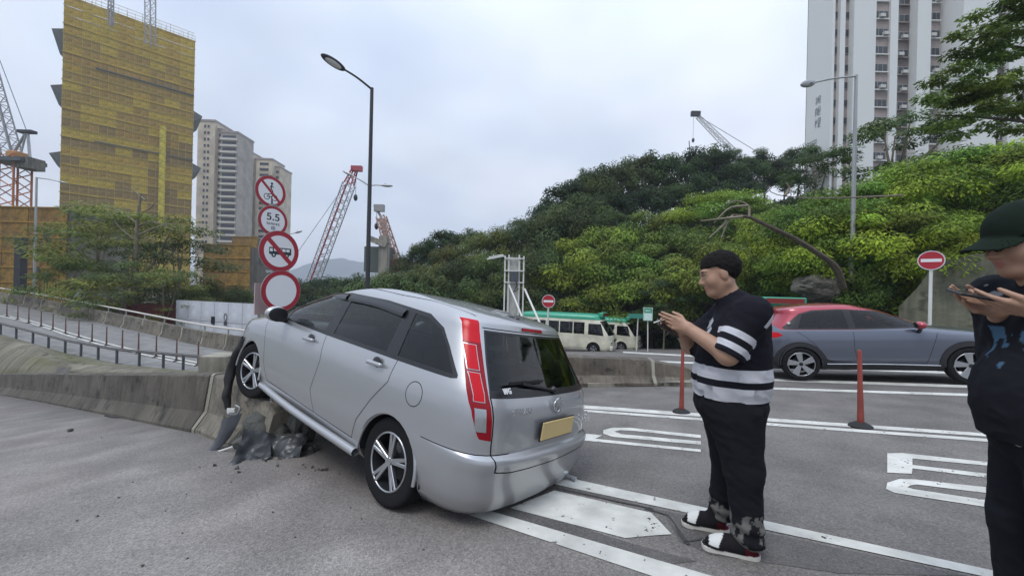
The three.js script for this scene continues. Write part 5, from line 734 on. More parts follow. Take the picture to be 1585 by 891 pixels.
// ---------------------------------------------------------------- people: smooth bodies from distance fields, meshed by surface nets
function nets(f, lo, hi, h, colour) {
  const n = [0, 1, 2].map((i) => Math.ceil((hi[i] - lo[i]) / h) + 1), [nx, ny, nz] = n, F = new Float32Array(nx * ny * nz);
  const B = 6; // blocks far from the surface are filled at once
  for (let K = 0; K < nz; K += B) for (let J = 0; J < ny; J += B) for (let I = 0; I < nx; I += B) {
    const d = f(lo[0] + (I + 2.5) * h, lo[1] + (J + 2.5) * h, lo[2] + (K + 2.5) * h), skip = Math.abs(d) > h * 7.5 + 0.022;
    for (let k = K; k < Math.min(nz, K + B); k++) for (let j = J; j < Math.min(ny, J + B); j++) for (let i = I; i < Math.min(nx, I + B); i++) F[(k * ny + j) * nx + i] = skip ? d : f(lo[0] + i * h, lo[1] + j * h, lo[2] + k * h);
  }
  const id = new Int32Array(nx * ny * nz).fill(-1), pos = [], idx = [];
  const C = [[0, 0, 0], [1, 0, 0], [0, 1, 0], [1, 1, 0], [0, 0, 1], [1, 0, 1], [0, 1, 1], [1, 1, 1]], E = [[0, 1], [2, 3], [4, 5], [6, 7], [0, 2], [1, 3], [4, 6], [5, 7], [0, 4], [1, 5], [2, 6], [3, 7]];
  for (let k = 0; k < nz - 1; k++) for (let j = 0; j < ny - 1; j++) for (let i = 0; i < nx - 1; i++) {
    const v = C.map(([a, b, c]) => F[((k + c) * ny + j + b) * nx + i + a]); let s = 0; for (let q = 0; q < 8; q++) if (v[q] < 0) s++; if (!s || s === 8) continue;
    let x = 0, y = 0, z = 0, m = 0; for (const [a, b] of E) if ((v[a] < 0) !== (v[b] < 0)) { const t = v[a] / (v[a] - v[b]); x += lerp(C[a][0], C[b][0], t); y += lerp(C[a][1], C[b][1], t); z += lerp(C[a][2], C[b][2], t); m++; }
    id[(k * ny + j) * nx + i] = pos.length / 3; pos.push(lo[0] + (i + x / m) * h, lo[1] + (j + y / m) * h, lo[2] + (k + z / m) * h);
  }
  const at3 = (i, j, k) => id[(k * ny + j) * nx + i], quad = (a, b, c, d, r) => { if (a < 0 || b < 0 || c < 0 || d < 0) return; if (r) idx.push(a, c, b, a, d, c); else idx.push(a, b, c, a, c, d); };
  for (let k = 1; k < nz - 1; k++) for (let j = 1; j < ny - 1; j++) for (let i = 1; i < nx - 1; i++) {
    const a = F[(k * ny + j) * nx + i] < 0; if (a !== F[(k * ny + j) * nx + i + 1] < 0) quad(at3(i, j - 1, k - 1), at3(i, j, k - 1), at3(i, j, k), at3(i, j - 1, k), !a);
    if (a !== F[(k * ny + j + 1) * nx + i] < 0) quad(at3(i - 1, j, k - 1), at3(i, j, k - 1), at3(i, j, k), at3(i - 1, j, k), a); if (a !== F[((k + 1) * ny + j) * nx + i] < 0) quad(at3(i - 1, j - 1, k), at3(i, j - 1, k), at3(i, j, k), at3(i - 1, j, k), !a);
  }
  const g = new THREE.BufferGeometry(), nor = new Float32Array(pos.length), e = h * 0.5; for (let q = 0; q < pos.length; q += 3) { const [x, y, z] = [pos[q], pos[q + 1], pos[q + 2]], a = f(x + e, y, z) - f(x - e, y, z), b = f(x, y + e, z) - f(x, y - e, z), c = f(x, y, z + e) - f(x, y, z - e), l = Math.hypot(a, b, c) || 1; nor[q] = a / l; nor[q + 1] = b / l; nor[q + 2] = c / l; }
  // turn the faces outward
  if (idx.length) { let s = 0; for (let q = 0; q < Math.min(idx.length, 3000); q += 3) { const [a, b, c] = [idx[q] * 3, idx[q + 1] * 3, idx[q + 2] * 3], ux = pos[b] - pos[a], uy = pos[b + 1] - pos[a + 1], uz = pos[b + 2] - pos[a + 2], vx = pos[c] - pos[a], vy = pos[c + 1] - pos[a + 1], vz = pos[c + 2] - pos[a + 2]; s += (uy * vz - uz * vy) * nor[a] + (uz * vx - ux * vz) * nor[a + 1] + (ux * vy - uy * vx) * nor[a + 2]; } if (s < 0) for (let q = 0; q < idx.length; q += 3) { const t = idx[q + 1]; idx[q + 1] = idx[q + 2]; idx[q + 2] = t; } }
  g.setAttribute('position', new THREE.Float32BufferAttribute(pos, 3)); g.setAttribute('normal', new THREE.BufferAttribute(nor, 3)); g.setIndex(idx);
  if (colour) { const c = []; for (let q = 0; q < pos.length; q += 3) c.push(...colour(pos[q], pos[q + 1], pos[q + 2])); g.setAttribute('color', new THREE.Float32BufferAttribute(c, 3)); } return g;
}
const smin = (a, b, k) => { const h = Math.max(k - Math.abs(a - b), 0) / k; return Math.min(a, b) - h * h * k * 0.25; };
const capsule = (a, b, ra, rb) => { const dx = b[0] - a[0], dy = b[1] - a[1], dz = b[2] - a[2], L = dx * dx + dy * dy + dz * dz || 1e-9; return (x, y, z) => { const px = x - a[0], py = y - a[1], pz = z - a[2], t = clamp((px * dx + py * dy + pz * dz) / L); return Math.hypot(px - dx * t, py - dy * t, pz - dz * t) - lerp(ra, rb, t); }; };
const ellip = (c, r) => (x, y, z) => { const a = (x - c[0]) / r[0], b = (y - c[1]) / r[1], d = (z - c[2]) / r[2], k0 = Math.hypot(a, b, d), k1 = Math.hypot(a / r[0], b / r[1], d / r[2]); return k1 < 1e-9 ? -Math.min(...r) : k0 * (k0 - 1) / k1; };
const union = (list, k) => (x, y, z) => { let d = 1e9; for (const q of list) { const v = q(x, y, z); d = d > 1e8 ? v : smin(d, v, k); } return d; };
const add3 = (a, b, k = 1) => [a[0] + b[0] * k, a[1] + b[1] * k, a[2] + b[2] * k], mix3 = (a, b, t) => [lerp(a[0], b[0], t), lerp(a[1], b[1], t), lerp(a[2], b[2], t)], nrm3 = (a) => { const l = Math.hypot(...a); return a.map((v) => v / l); }, cross3 = (a, b) => [a[1] * b[2] - a[2] * b[1], a[2] * b[0] - a[0] * b[2], a[0] * b[1] - a[1] * b[0]];
// a head in its own frame: x forward, y up, z to its left
function headField(c, yaw, pitch, sc = 1) {
  const q = new THREE.Matrix4().makeRotationY(yaw).multiply(new THREE.Matrix4().makeRotationZ(pitch)), e = q.elements, loc = (x, y, z) => { x -= c[0]; y -= c[1]; z -= c[2]; return [(e[0] * x + e[1] * y + e[2] * z) / sc, (e[4] * x + e[5] * y + e[6] * z) / sc, (e[8] * x + e[9] * y + e[10] * z) / sc]; };
  const main = union([ellip([-0.012, 0.03, 0], [0.098, 0.092, 0.078]), ellip([0.026, -0.03, 0], [0.068, 0.09, 0.062]), capsule([-0.005, -0.055, 0.05], [0.055, -0.095, 0.014], 0.026, 0.022), capsule([-0.005, -0.055, -0.05], [0.055, -0.095, -0.014], 0.026, 0.022), ellip([0.06, -0.098, 0], [0.03, 0.022, 0.028]), ellip([0.052, -0.03, 0.042], [0.03, 0.03, 0.024]), ellip([0.052, -0.03, -0.042], [0.03, 0.03, 0.024]), capsule([0.08, 0.026, -0.034], [0.08, 0.026, 0.034], 0.012, 0.012)], 0.03);
  const fine = union([capsule([0.086, 0.012, 0], [0.108, -0.03, 0], 0.007, 0.013), ellip([0.094, -0.036, 0.012], [0.012, 0.009, 0.009]), ellip([0.094, -0.036, -0.012], [0.012, 0.009, 0.009]), ellip([0.085, -0.06, 0], [0.013, 0.007, 0.023]), ellip([0.082, -0.072, 0], [0.013, 0.008, 0.02]), ellip([-0.004, -0.006, 0.08], [0.02, 0.033, 0.011]), ellip([-0.004, -0.006, -0.08], [0.02, 0.033, 0.011])], 0.01);
  const sock = [ellip([0.096, 0.008, 0.032], [0.016, 0.01, 0.02]), ellip([0.096, 0.008, -0.032], [0.016, 0.01, 0.02])], ball = [ellip([0.072, 0.008, 0.031], [0.0135, 0.0125, 0.0135]), ellip([0.072, 0.008, -0.031], [0.0135, 0.0125, 0.0135])];
  const f = (x, y, z) => { const [a, b, d] = loc(x, y, z), m = smin(main(a, b, d), fine(a, b, d), 0.014); let v = m; for (const s of sock) v = Math.max(v, -s(a, b, d) ); for (const s of ball) v = Math.min(v, s(a, b, d)); return v * sc; };
  return { f, loc, sc };
}
function handField(w, dir, side, palm, curls, spread = 0.021, out = [], thumbDir = 1, len = 1) { // wrist, pointing, across toward the thumb, palm side
  dir = nrm3(dir); side = nrm3(side); palm = nrm3(palm); const kn = add3(w, dir, 0.09), P = [];
  for (let i = 0; i < 4; i++) { const o = (1.5 - i) * spread, k = add3(add3(kn, side, o), dir, [0, 0.006, 0.002, -0.01][i]); P.push(capsule(add3(add3(w, side, o * 0.5), dir, 0.01), k, 0.0135, 0.0115)); let p = k, d = dir; const L = [[0.04, 0.026, 0.021], [0.045, 0.029, 0.022], [0.042, 0.027, 0.021], [0.034, 0.021, 0.018]][i].map((q) => q * len); let a = 0; L.forEach((l, j) => { a += curls[i] * [0.7, 1, 0.8][j]; d = nrm3(add3(dir.map((v) => v * Math.cos(a)), palm, Math.sin(a))); const q = add3(p, d, l); out.push(capsule(p, q, 0.0098 - j * 0.001, 0.009 - j * 0.001)); p = q; }); }
  const t0 = add3(add3(w, dir, 0.03), side, 0.025 * thumbDir), t1 = add3(add3(t0, nrm3(add3(add3(dir.map((v) => v * 0.75), side, 0.6 * thumbDir), palm, 0.35)), 0.045), [0, 0, 0]), t2 = add3(t1, nrm3(add3(add3(dir.map((v) => v * 0.95), side, 0.05 * thumbDir), palm, 0.35)), 0.034), t3 = add3(t2, nrm3(add3(dir.map((v) => v * 0.9), palm, 0.5)), 0.024);
  out.push(capsule(t0, t1, 0.014, 0.0115), capsule(t1, t2, 0.0112, 0.0095), capsule(t2, t3, 0.0095, 0.0075)); return { palm: union(P, 0.012), fingers: out };
}
const mSkin = new THREE.MeshPhysicalMaterial({ vertexColors: true, roughness: 0.55, sheen: 0.2, side: THREE.DoubleSide }), mCloth = new THREE.MeshPhysicalMaterial({ vertexColors: true, roughness: 0.95, specularIntensity: 0.25, side: THREE.DoubleSide, bumpMap: texConcreteBump, bumpScale: 0.002 });
const SKIN = [0.36, 0.21, 0.14];
function skinColour(head) { return (x, y, z) => { const [a, b, d] = head.loc(x, y, z), s = Math.abs(d); let c = SKIN; const n = 0.92 + 0.16 * fbm(x * 40, y * 40, z * 40, 2); if (b > -0.14 && b < 0.12 && a > 0.03) { if (Math.hypot((b - 0.008) / 0.009, (s - 0.031) / 0.015) < 1 && a > 0.066) c = Math.hypot(b - 0.008, s - 0.03) < 0.008 ? [0.02, 0.014, 0.01] : [0.55, 0.5, 0.46]; else if (Math.hypot((b - 0.031 + (s - 0.03) * 0.1) / 0.006, (s - 0.033) / 0.022) < 1) c = [0.03, 0.022, 0.018]; else if (Math.hypot((b + 0.066) / 0.013, s / 0.024) < 1 && a > 0.075) c = [0.36, 0.15, 0.12]; } return c.map((v) => v * n); }; }
function fold(x, y, z, f, amp) { return amp * (fbm(x * f, y * f * 0.6, z * f, 3) - 0.5) + amp * 0.5 * (Math.abs(fbm(x * f * 1.3 + y * 9, y * f * 1.8 + 7, z * f * 1.3, 2) - 0.5) * 2 - 0.4); }
{ // ---------------- heavy-set person in the striped shirt
  const O = G(1131, 846), per = thing('person', 'person in a striped black and white shirt holding a phone and a cigarette', 'person', O);
  per.rotation.y = -0.46; const TW = (v) => v.applyAxisAngle(V(0, 1, 0), -0.46).add(O); const hd = headField([-0.09, 1.595, 0.02], Math.PI + 0.2, -0.28, 1.03);
  const shN = [0.065, 1.375, 0.19], shF = [-0.0, 1.385, -0.19], elN = [-0.05, 1.15, 0.25], elF = [-0.24, 1.14, -0.12], wrN = [-0.245, 1.272, 0.19], wrF = [-0.29, 1.235, 0.06];
  const fingers = []; const hN = handField(wrN, [-0.9, 0.32, -0.22], [0.25, 0.85, 0.1], [-0.1, 0.1, -1], [0.1, 0.18, 0.35, 0.5], 0.02, fingers), hF = handField(wrF, [-0.72, 0.5, 0.35], [0.5, 0.8, -0.1], [0.25, -0.3, 0.95], [0.45, 0.5, 0.55, 0.6], 0.02, fingers);
  const arms = union([capsule(shN, elN, 0.066, 0.054), capsule(elN, wrN, 0.052, 0.034), capsule(shF, elF, 0.066, 0.054), capsule(elF, wrF, 0.052, 0.034), hN.palm, hF.palm, capsule([-0.01, 1.4, 0], [-0.07, 1.53, 0.015], 0.07, 0.062), capsule(shN, shF, 0.08, 0.08), capsule([0.02, 1.3, 0], [0, 1.15, 0], 0.12, 0.14)], 0.03), fin = (x, y, z) => { let d = 1e9; for (const q of fingers) d = Math.min(d, q(x, y, z)); return d; };
  part('body', nets((x, y, z) => { let d = smin(arms(x, y, z), hd.f(x, y, z), 0.03); if (x < -0.2) d = smin(d, fin(x, y, z), 0.008); return d; }, [-0.5, 1.04, -0.34], [0.24, 1.78, 0.38], 0.0058, skinColour(hd)), mSkin, per);
  const cran = ellip([-0.016, 0.034, 0], [0.109, 0.1, 0.09]); part('hair', nets((x, y, z) => { const [a, b, d] = hd.loc(x, y, z), m = cran(a, b, d) + 0.01 * (fbm(a * 70, b * 70, d * 70, 2) - 0.5); return Math.max(m, -(b - 0.045 + Math.max(0, 0.02 - a) * 1.3 - (a < 0.02 ? 0.0 : 0)), 0.0 - Math.min(1, 1) * 0 - 1) * hd.sc; }, [-0.26, 1.46, -0.14], [0.08, 1.78, 0.17], 0.0065, () => [0.012, 0.011, 0.011]), mCloth, per);
  // shirt
  const torso = union([ellip([-0.02, 1.0, 0], [0.2, 0.2, 0.21]), ellip([-0.005, 1.15, 0], [0.188, 0.18, 0.21]), ellip([0.025, 1.3, -0.005], [0.15, 0.13, 0.19]), capsule(shN, shF, 0.085, 0.085), capsule([-0.02, 0.86, 0.0], [-0.02, 0.96, 0], 0.188, 0.19), capsule([-0.0, 1.42, 0.0], [-0.04, 1.455, 0.005], 0.078, 0.072)], 0.06), slv = union([capsule(shN, mix3(shN, elN, 0.93), 0.084, 0.08), capsule(shF, mix3(shF, elF, 0.9), 0.09, 0.088)], 0.03);
  const shirtF = (x, y, z) => { let d = smin(torso(x, y, z), slv(x, y, z), 0.05) + fold(x, y, z, 8, 0.017); d = Math.max(d, 0.868 + 0.012 * Math.sin(x * 14 + z * 9) - y); d = Math.max(d, -(Math.hypot(x + 0.07, (y - 1.51) * 0.9, z - 0.012) - 0.075)); const ax = nrm3(add3(elN, shN, -1)), u = (x - shN[0]) * ax[0] + (y - shN[1]) * ax[1] + (z - shN[2]) * ax[2]; if (z > 0.1 && x < 0.12 && y < 1.37) d = Math.max(d, (torso(x, y, z) > 0.012 ? u - 0.262 : -1)); return d; };
  const triArr = (g) => { const q = g.toNonIndexed(), p = q.attributes.position.array, n = q.attributes.normal.array, out = []; for (let k = 0; k < p.length; k += 9) out.push([...p.slice(k, k + 9), ...n.slice(k, k + 9)]); return out; };
  let cloth = triArr(nets(shirtF, [-0.4, 0.84, -0.36], [0.3, 1.52, 0.4], 0.0068)); const white = M([0.5, 0.5, 0.53], 0.95, { specularIntensity: 0.25 }), blackC = M([0.012, 0.012, 0.017], 0.95, { specularIntensity: 0.25 }), ax = nrm3(add3(elN, shN, -1));
  const ALONG = (t, k) => [(t[k] - shN[0]) * ax[0] + (t[k + 1] - shN[1]) * ax[1] + (t[k + 2] - shN[2]) * ax[2], t[k] * 0.7 + t[k + 2]], mid = (t) => [(t[0] + t[3] + t[6]) / 3, (t[1] + t[4] + t[7]) / 3, (t[2] + t[5] + t[8]) / 3];
  const sleeve = (t) => { const m = mid(t); return m[2] > 0.12 && m[1] > 1.1 && torso(...m) > 0.008; }, trunk = (t) => !sleeve(t);
  const bands = [[[[0.2, -2], [0.234, -2], [0.234, 2], [0.2, 2]], ALONG, sleeve], [[[0.128, -2], [0.164, -2], [0.164, 2], [0.128, 2]], ALONG, sleeve], [[[-1, 1.0], [1, 1.0], [1, 1.066], [-1, 1.066]], SIDE, trunk], [[[-1, 0.882], [1, 0.882], [1, 0.962], [-1, 0.962]], SIDE, trunk]];
  const shirt = new THREE.Group(); shirt.name = 'shirt'; per.add(shirt); for (const [poly, proj, keep] of bands) { const r = cut(cloth, poly, proj, keep); cloth = r.out; part('white_stripe', triGeo(r.inn), white, shirt); }
  { const r = cut(cloth, [[0.11, 1.31], [0.125, 1.3], [0.185, 1.37], [0.17, 1.4]], SIDE, (t) => t[2] > 0); cloth = r.out; if (r.inn.length) part('piping', triGeo(r.inn), white, shirt); }
  const dots = (x0, y0, w, h, n) => Array.from({ length: n }, (_, k) => { const a = k / n * 6.283; return [x0 + w * Math.cos(a) * (0.7 + 0.5 * hash(k, 4)), y0 + h * Math.sin(a) * (0.7 + 0.5 * hash(k, 9))]; });
  const YZ = (t, k) => [t[k + 2], t[k + 1]], chest = (t) => t[9] + t[12] + t[15] < -0.6 && !sleeve(t); for (const [z, y, w, h] of [[0.05, 1.3, 0.035, 0.03], [0.01, 1.27, 0.02, 0.016], [0.09, 1.26, 0.018, 0.022], [0.04, 1.22, 0.04, 0.012], [-0.03, 1.31, 0.016, 0.02]]) { const r = cut(cloth, dots(z, y, w, h, 11), YZ, chest); cloth = r.out; if (r.inn.length) part('chest_print', triGeo(r.inn), M([0.34, 0.36, 0.38], 0.9), shirt); }
  part('fabric', triGeo(cloth), blackC, shirt);
  // trousers
  const kN = [0.05, 0.49, 0.1], kF = [-0.02, 0.5, -0.12], aN = [0.085, 0.12, 0.1], aF = [-0.04, 0.12, -0.15];
  const legs = union([ellip([-0.02, 0.84, 0], [0.192, 0.15, 0.195]), capsule([0.0, 0.78, 0.07], kN, 0.15, 0.096), capsule([-0.03, 0.78, -0.07], kF, 0.15, 0.096), capsule(kN, aN, 0.094, 0.074), capsule(kF, aF, 0.094, 0.072)], 0.035);
  part('trousers', nets((x, y, z) => Math.max(legs(x, y, z) + fold(x, y, z, 9, 0.02) + (y < 0.3 ? 0.006 * Math.sin(y * 80 + x * 12) * sstep(0.32, 0.15, y) : 0), 0.075 - y, y - 0.93), [-0.3, 0.05, -0.34], [0.3, 0.95, 0.33], 0.0085, (x, y, z) => { const b = sstep(0.34, 0.27, y) * fbm(x * 34, y * 20, z * 34, 4); return z > -0.01 && b > 0.5 || (z <= -0.01 && y < 0.2 && b > 0.53) ? [0.13, 0.125, 0.115] : [0.011, 0.011, 0.014]; }), mCloth, per);
  // shoes: black and dark red uppers, white toe caps and soles
  for (const [hx, tx, z, y, ang] of [[0.135, -0.145, 0.1, 0.0, 0], [0.0, -0.265, -0.15, 0.005, 0.05]]) {
    const L = hx - tx, up = union([ellip([0.06, 0.075, 0], [0.062, 0.075, 0.042]), ellip([-0.02, 0.055, 0], [0.09, 0.05, 0.044]), ellip([-0.09, 0.04, 0], [0.062, 0.038, 0.045]), capsule([0.07, 0.09, 0], [0.065, 0.14, 0], 0.05, 0.05)], 0.03), sole = (x, y2, q) => { const dx = Math.max(Math.abs(x + 0.012) - 0.118, 0), w = lerp(0.042, 0.036, clamp((x + 0.13) / 0.26)); return Math.max(Math.hypot(dx, Math.abs(q) < 9 ? q : 0) - w, Math.abs(y2 - 0.016) - 0.016); };
    const g = nets((x, y2, q) => Math.min(up(x, y2, q), 1) < 0 && y2 < 0.0 ? 1 : Math.max(Math.min(up(x, y2, q), sole(x, y2, q)), -y2 + 0.001), [-0.18, -0.01, -0.08], [0.15, 0.2, 0.08], 0.0055, (x, y2, q) => y2 < 0.031 ? [0.55, 0.53, 0.48] : x < -0.05 - q * q * 12 && x > -0.128 && y2 > 0.043 ? [0.6, 0.6, 0.58] : x > 0.06 && y2 < 0.085 ? [0.09, 0.012, 0.018] : [0.014, 0.013, 0.015]);
    const sh = part('shoe', g, mCloth, per); sh.position.set((hx + tx) / 2 + 0.012, Hxz(O.x + (hx + tx) / 2, O.z + z) - O.y + y - 0.004, z); sh.rotation.y = ang; sh.scale.set(L / 0.3, 1, 1.1); sh.rotation.z = 0.05;
  }
  const ph = solo('mobile_phone', new RoundedBoxGeometry(0.15, 0.01, 0.074, 2, 0.004), M([0.012, 0.012, 0.014], 0.2), 'dark mobile phone in the hands of the person in the striped shirt', 'phone'); ph.position.copy(TW(V(-0.36, 1.262, 0.135))); ph.rotation.set(0.5, -0.2, -0.5);
  const cg = thing('cigarette', 'white cigarette between the fingers of the person in the striped shirt', 'cigarette', TW(V(-0.405, 1.305, 0.165))); cg.rotation.set(0, -0.16, 0.35); part('paper', bar(V(0.03, 0, 0), V(-0.035, 0, 0), 0.004), mat.white, cg); part('filter', bar(V(0.03, 0, 0), V(0.05, 0, 0), 0.0042), M([0.5, 0.28, 0.12], 0.9), cg);
}
{ // ---------------- person in the dark green cap, cut off by the frame in the photograph
  const x0 = 2.0, z0 = -1.42, O = V(x0, Hxz(x0, z0), z0), per = thing('person', 'person in a dark green cap and black clothes looking down at a phone', 'person', O), TW = (v) => v.applyAxisAngle(V(0, 1, 0), -0.55).add(O), hd = headField([-0.09, 1.585, 0.02], Math.PI + 0.3, -0.28, 1.02);
  per.rotation.y = -0.55;
  const shN = [0.1, 1.36, 0.2], shF = [-0.08, 1.37, -0.18], elN = [0.06, 1.12, 0.24], elF = [-0.05, 1.13, -0.2], wrN = [-0.08, 1.315, 0.13], wrF = [-0.14, 1.315, 0.0]; const fingers = [];
  const hN = handField(wrN, [-0.92, 0.25, -0.2], [-0.15, 0.55, 0.8], [0.1, 0.75, -0.6], [0.25, 0.3, 0.35, 0.4], 0.02, fingers), hF = handField(wrF, [-0.85, 0.3, 0.25], [0.1, 0.75, -0.6], [0, 0.7, 0.7], [0.3, 0.35, 0.4, 0.45], 0.02, fingers);
  const arms = union([capsule(elN, wrN, 0.046, 0.031), capsule(elF, wrF, 0.046, 0.031), hN.palm, hF.palm, capsule([-0.02, 1.38, 0], [-0.07, 1.53, 0.015], 0.06, 0.055), capsule(shN, elN, 0.055, 0.048), capsule(shF, elF, 0.055, 0.048), capsule(shN, shF, 0.07, 0.07), capsule([0.0, 1.3, 0], [0, 1.15, 0], 0.1, 0.12)], 0.03), fin = (a, b, c) => { let d = 1e9; for (const q of fingers) d = Math.min(d, q(a, b, c)); return d; };
  part('body', nets((a, b, c) => { let d = smin(arms(a, b, c), hd.f(a, b, c), 0.025); if (a < -0.1 && b < 1.5) d = smin(d, fin(a, b, c), 0.008); return d; }, [-0.45, 1.05, -0.3], [0.22, 1.76, 0.36], 0.0058, skinColour(hd)), mSkin, per);
  const dark = [0.012, 0.013, 0.017];
  const torso = union([ellip([-0.01, 1.0, 0], [0.19, 0.24, 0.22]), ellip([0.015, 1.25, 0], [0.145, 0.16, 0.21]), capsule(shN, shF, 0.082, 0.082), capsule([0, 0.86, 0], [0, 0.98, 0], 0.178, 0.18), capsule([-0.01, 1.42, 0.0], [-0.03, 1.46, 0.005], 0.072, 0.066), capsule(shN, elN, 0.078, 0.07), capsule(elN, mix3(elN, wrN, 0.78), 0.066, 0.048), capsule(shF, elF, 0.078, 0.07), capsule(elF, mix3(elF, wrF, 0.78), 0.066, 0.048)], 0.05);
  part('jacket', nets((a, b, c) => Math.max(torso(a, b, c) + fold(a, b, c, 8, 0.018), 0.84 - b, -(Math.hypot(a + 0.06, (b - 1.53) * 0.8, c - 0.01) - 0.07)), [-0.36, 0.8, -0.36], [0.3, 1.52, 0.4], 0.0075, (a, b, c) => { const p = fbm(a * 26 + 8, b * 26, c * 26, 3); if (a < -0.04 && b > 1.1 && b < 1.26 && Math.abs(c - 0.05) < 0.08 && p > 0.52) return [0.06, 0.12, 0.19]; if (a < -0.02 && b > 1.28 && b < 1.42 && p > 0.62) return [0.22, 0.22, 0.24]; return dark; }), mCloth, per);
  const legs = union([ellip([0, 0.86, 0], [0.155, 0.14, 0.185]), capsule([0.02, 0.8, 0.09], [0.0, 0.48, 0.11], 0.12, 0.09), capsule([0.0, 0.8, -0.09], [-0.03, 0.48, -0.11], 0.12, 0.09), capsule([0.0, 0.48, 0.11], [0.04, 0.08, 0.12], 0.09, 0.075), capsule([-0.03, 0.48, -0.11], [0, 0.08, -0.12], 0.09, 0.075)], 0.03);
  part('trousers', nets((a, b, c) => Math.max(legs(a, b, c) + fold(a, b, c, 8, 0.018), 0.04 - b, b - 0.92), [-0.22, 0.02, -0.26], [0.22, 0.95, 0.26], 0.01, () => dark), mCloth, per);
  part('pocket_tag', new RoundedBoxGeometry(0.012, 0.05, 0.03, 2, 0.003), M([0.4, 0.4, 0.38], 0.8), per, V(-0.125, 0.86, 0.1));
  for (const z of [0.12, -0.12]) { const s = union([ellip([0.05, 0.05, 0], [0.07, 0.06, 0.042]), ellip([-0.06, 0.04, 0], [0.09, 0.038, 0.045])], 0.03); part('shoe', nets((a, b, c) => Math.max(s(a, b, c), 0.002 - b), [-0.18, -0.01, -0.07], [0.14, 0.13, 0.07], 0.008, () => [0.02, 0.02, 0.022]), mCloth, per, V(-0.01, 0, z)); }
  // cap with its peak, spectacles
  const capG = (a, b, c) => { const [p, q, r] = hd.loc(a, b, c), dome = Math.max(ellip([-0.014, 0.036, 0], [0.114, 0.112, 0.096])(p, q, r), 0.03 - q + p * -0.08), brim = Math.max(Math.hypot((p - 0.085) / 1.0, r / 0.92) - 0.092, Math.abs(q - 0.04 + Math.max(0, p - 0.08) * 0.32 + r * r * 5.5) - 0.005, 0.05 - p); return smin(dome, brim, 0.012); };
  part('cap', nets(capG, [-0.32, 1.5, -0.16], [0.1, 1.76, 0.18], 0.0055, (a, b, c) => { const n = 0.85 + 0.3 * fbm(a * 60, b * 60, c * 60, 2); return [0.01 * n, 0.017 * n, 0.012 * n]; }), mCloth, per);
  const hr = ellip([-0.02, 0.01, 0], [0.105, 0.09, 0.086]); part('hair', nets((a, b, c) => { const [p, q, r] = hd.loc(a, b, c); return Math.max(hr(p, q, r), q - 0.06, p + 0.01, -0.06 - q); }, [-0.26, 1.45, -0.12], [0.08, 1.7, 0.16], 0.007, () => [0.012, 0.011, 0.01]), mCloth, per);
  const toW = (p, q, r) => { const m = new THREE.Matrix4().makeRotationY(Math.PI + 0.3).multiply(new THREE.Matrix4().makeRotationZ(-0.28)); return V(p, q, r).multiplyScalar(1.02).applyMatrix4(m).add(V(-0.09, 1.585, 0.02)); };
  const ringAt = (s) => tube(Array.from({ length: 13 }, (_, i) => { const a = i / 12 * 6.283; return toW(0.108 - 0.004 * Math.abs(Math.cos(a)), 0.004 + 0.019 * Math.sin(a), s * 0.033 + 0.025 * Math.cos(a)); }), 0.0022, 30, 6);
  part('spectacles', merge([ringAt(1), ringAt(-1), tube([toW(0.108, 0.008, 0.058), toW(0.06, 0.01, 0.078), toW(0.0, 0.01, 0.088)], 0.002, 10, 5), tube([toW(0.108, 0.008, -0.058), toW(0.06, 0.01, -0.078), toW(0.0, 0.01, -0.088)], 0.002, 10, 5), tube([toW(0.11, 0.008, 0.008), toW(0.112, 0.01, 0), toW(0.11, 0.008, -0.008)], 0.002, 6, 5)]), mat.black, per);
  const ph = solo('mobile_phone', new RoundedBoxGeometry(0.16, 0.011, 0.078, 2, 0.004), M([0.012, 0.012, 0.014], 0.2), 'dark mobile phone in the hands of the person in the green cap', 'phone'); ph.position.copy(TW(V(-0.225, 1.372, 0.095))); ph.rotation.set(0.25, -0.3, -0.12);
}
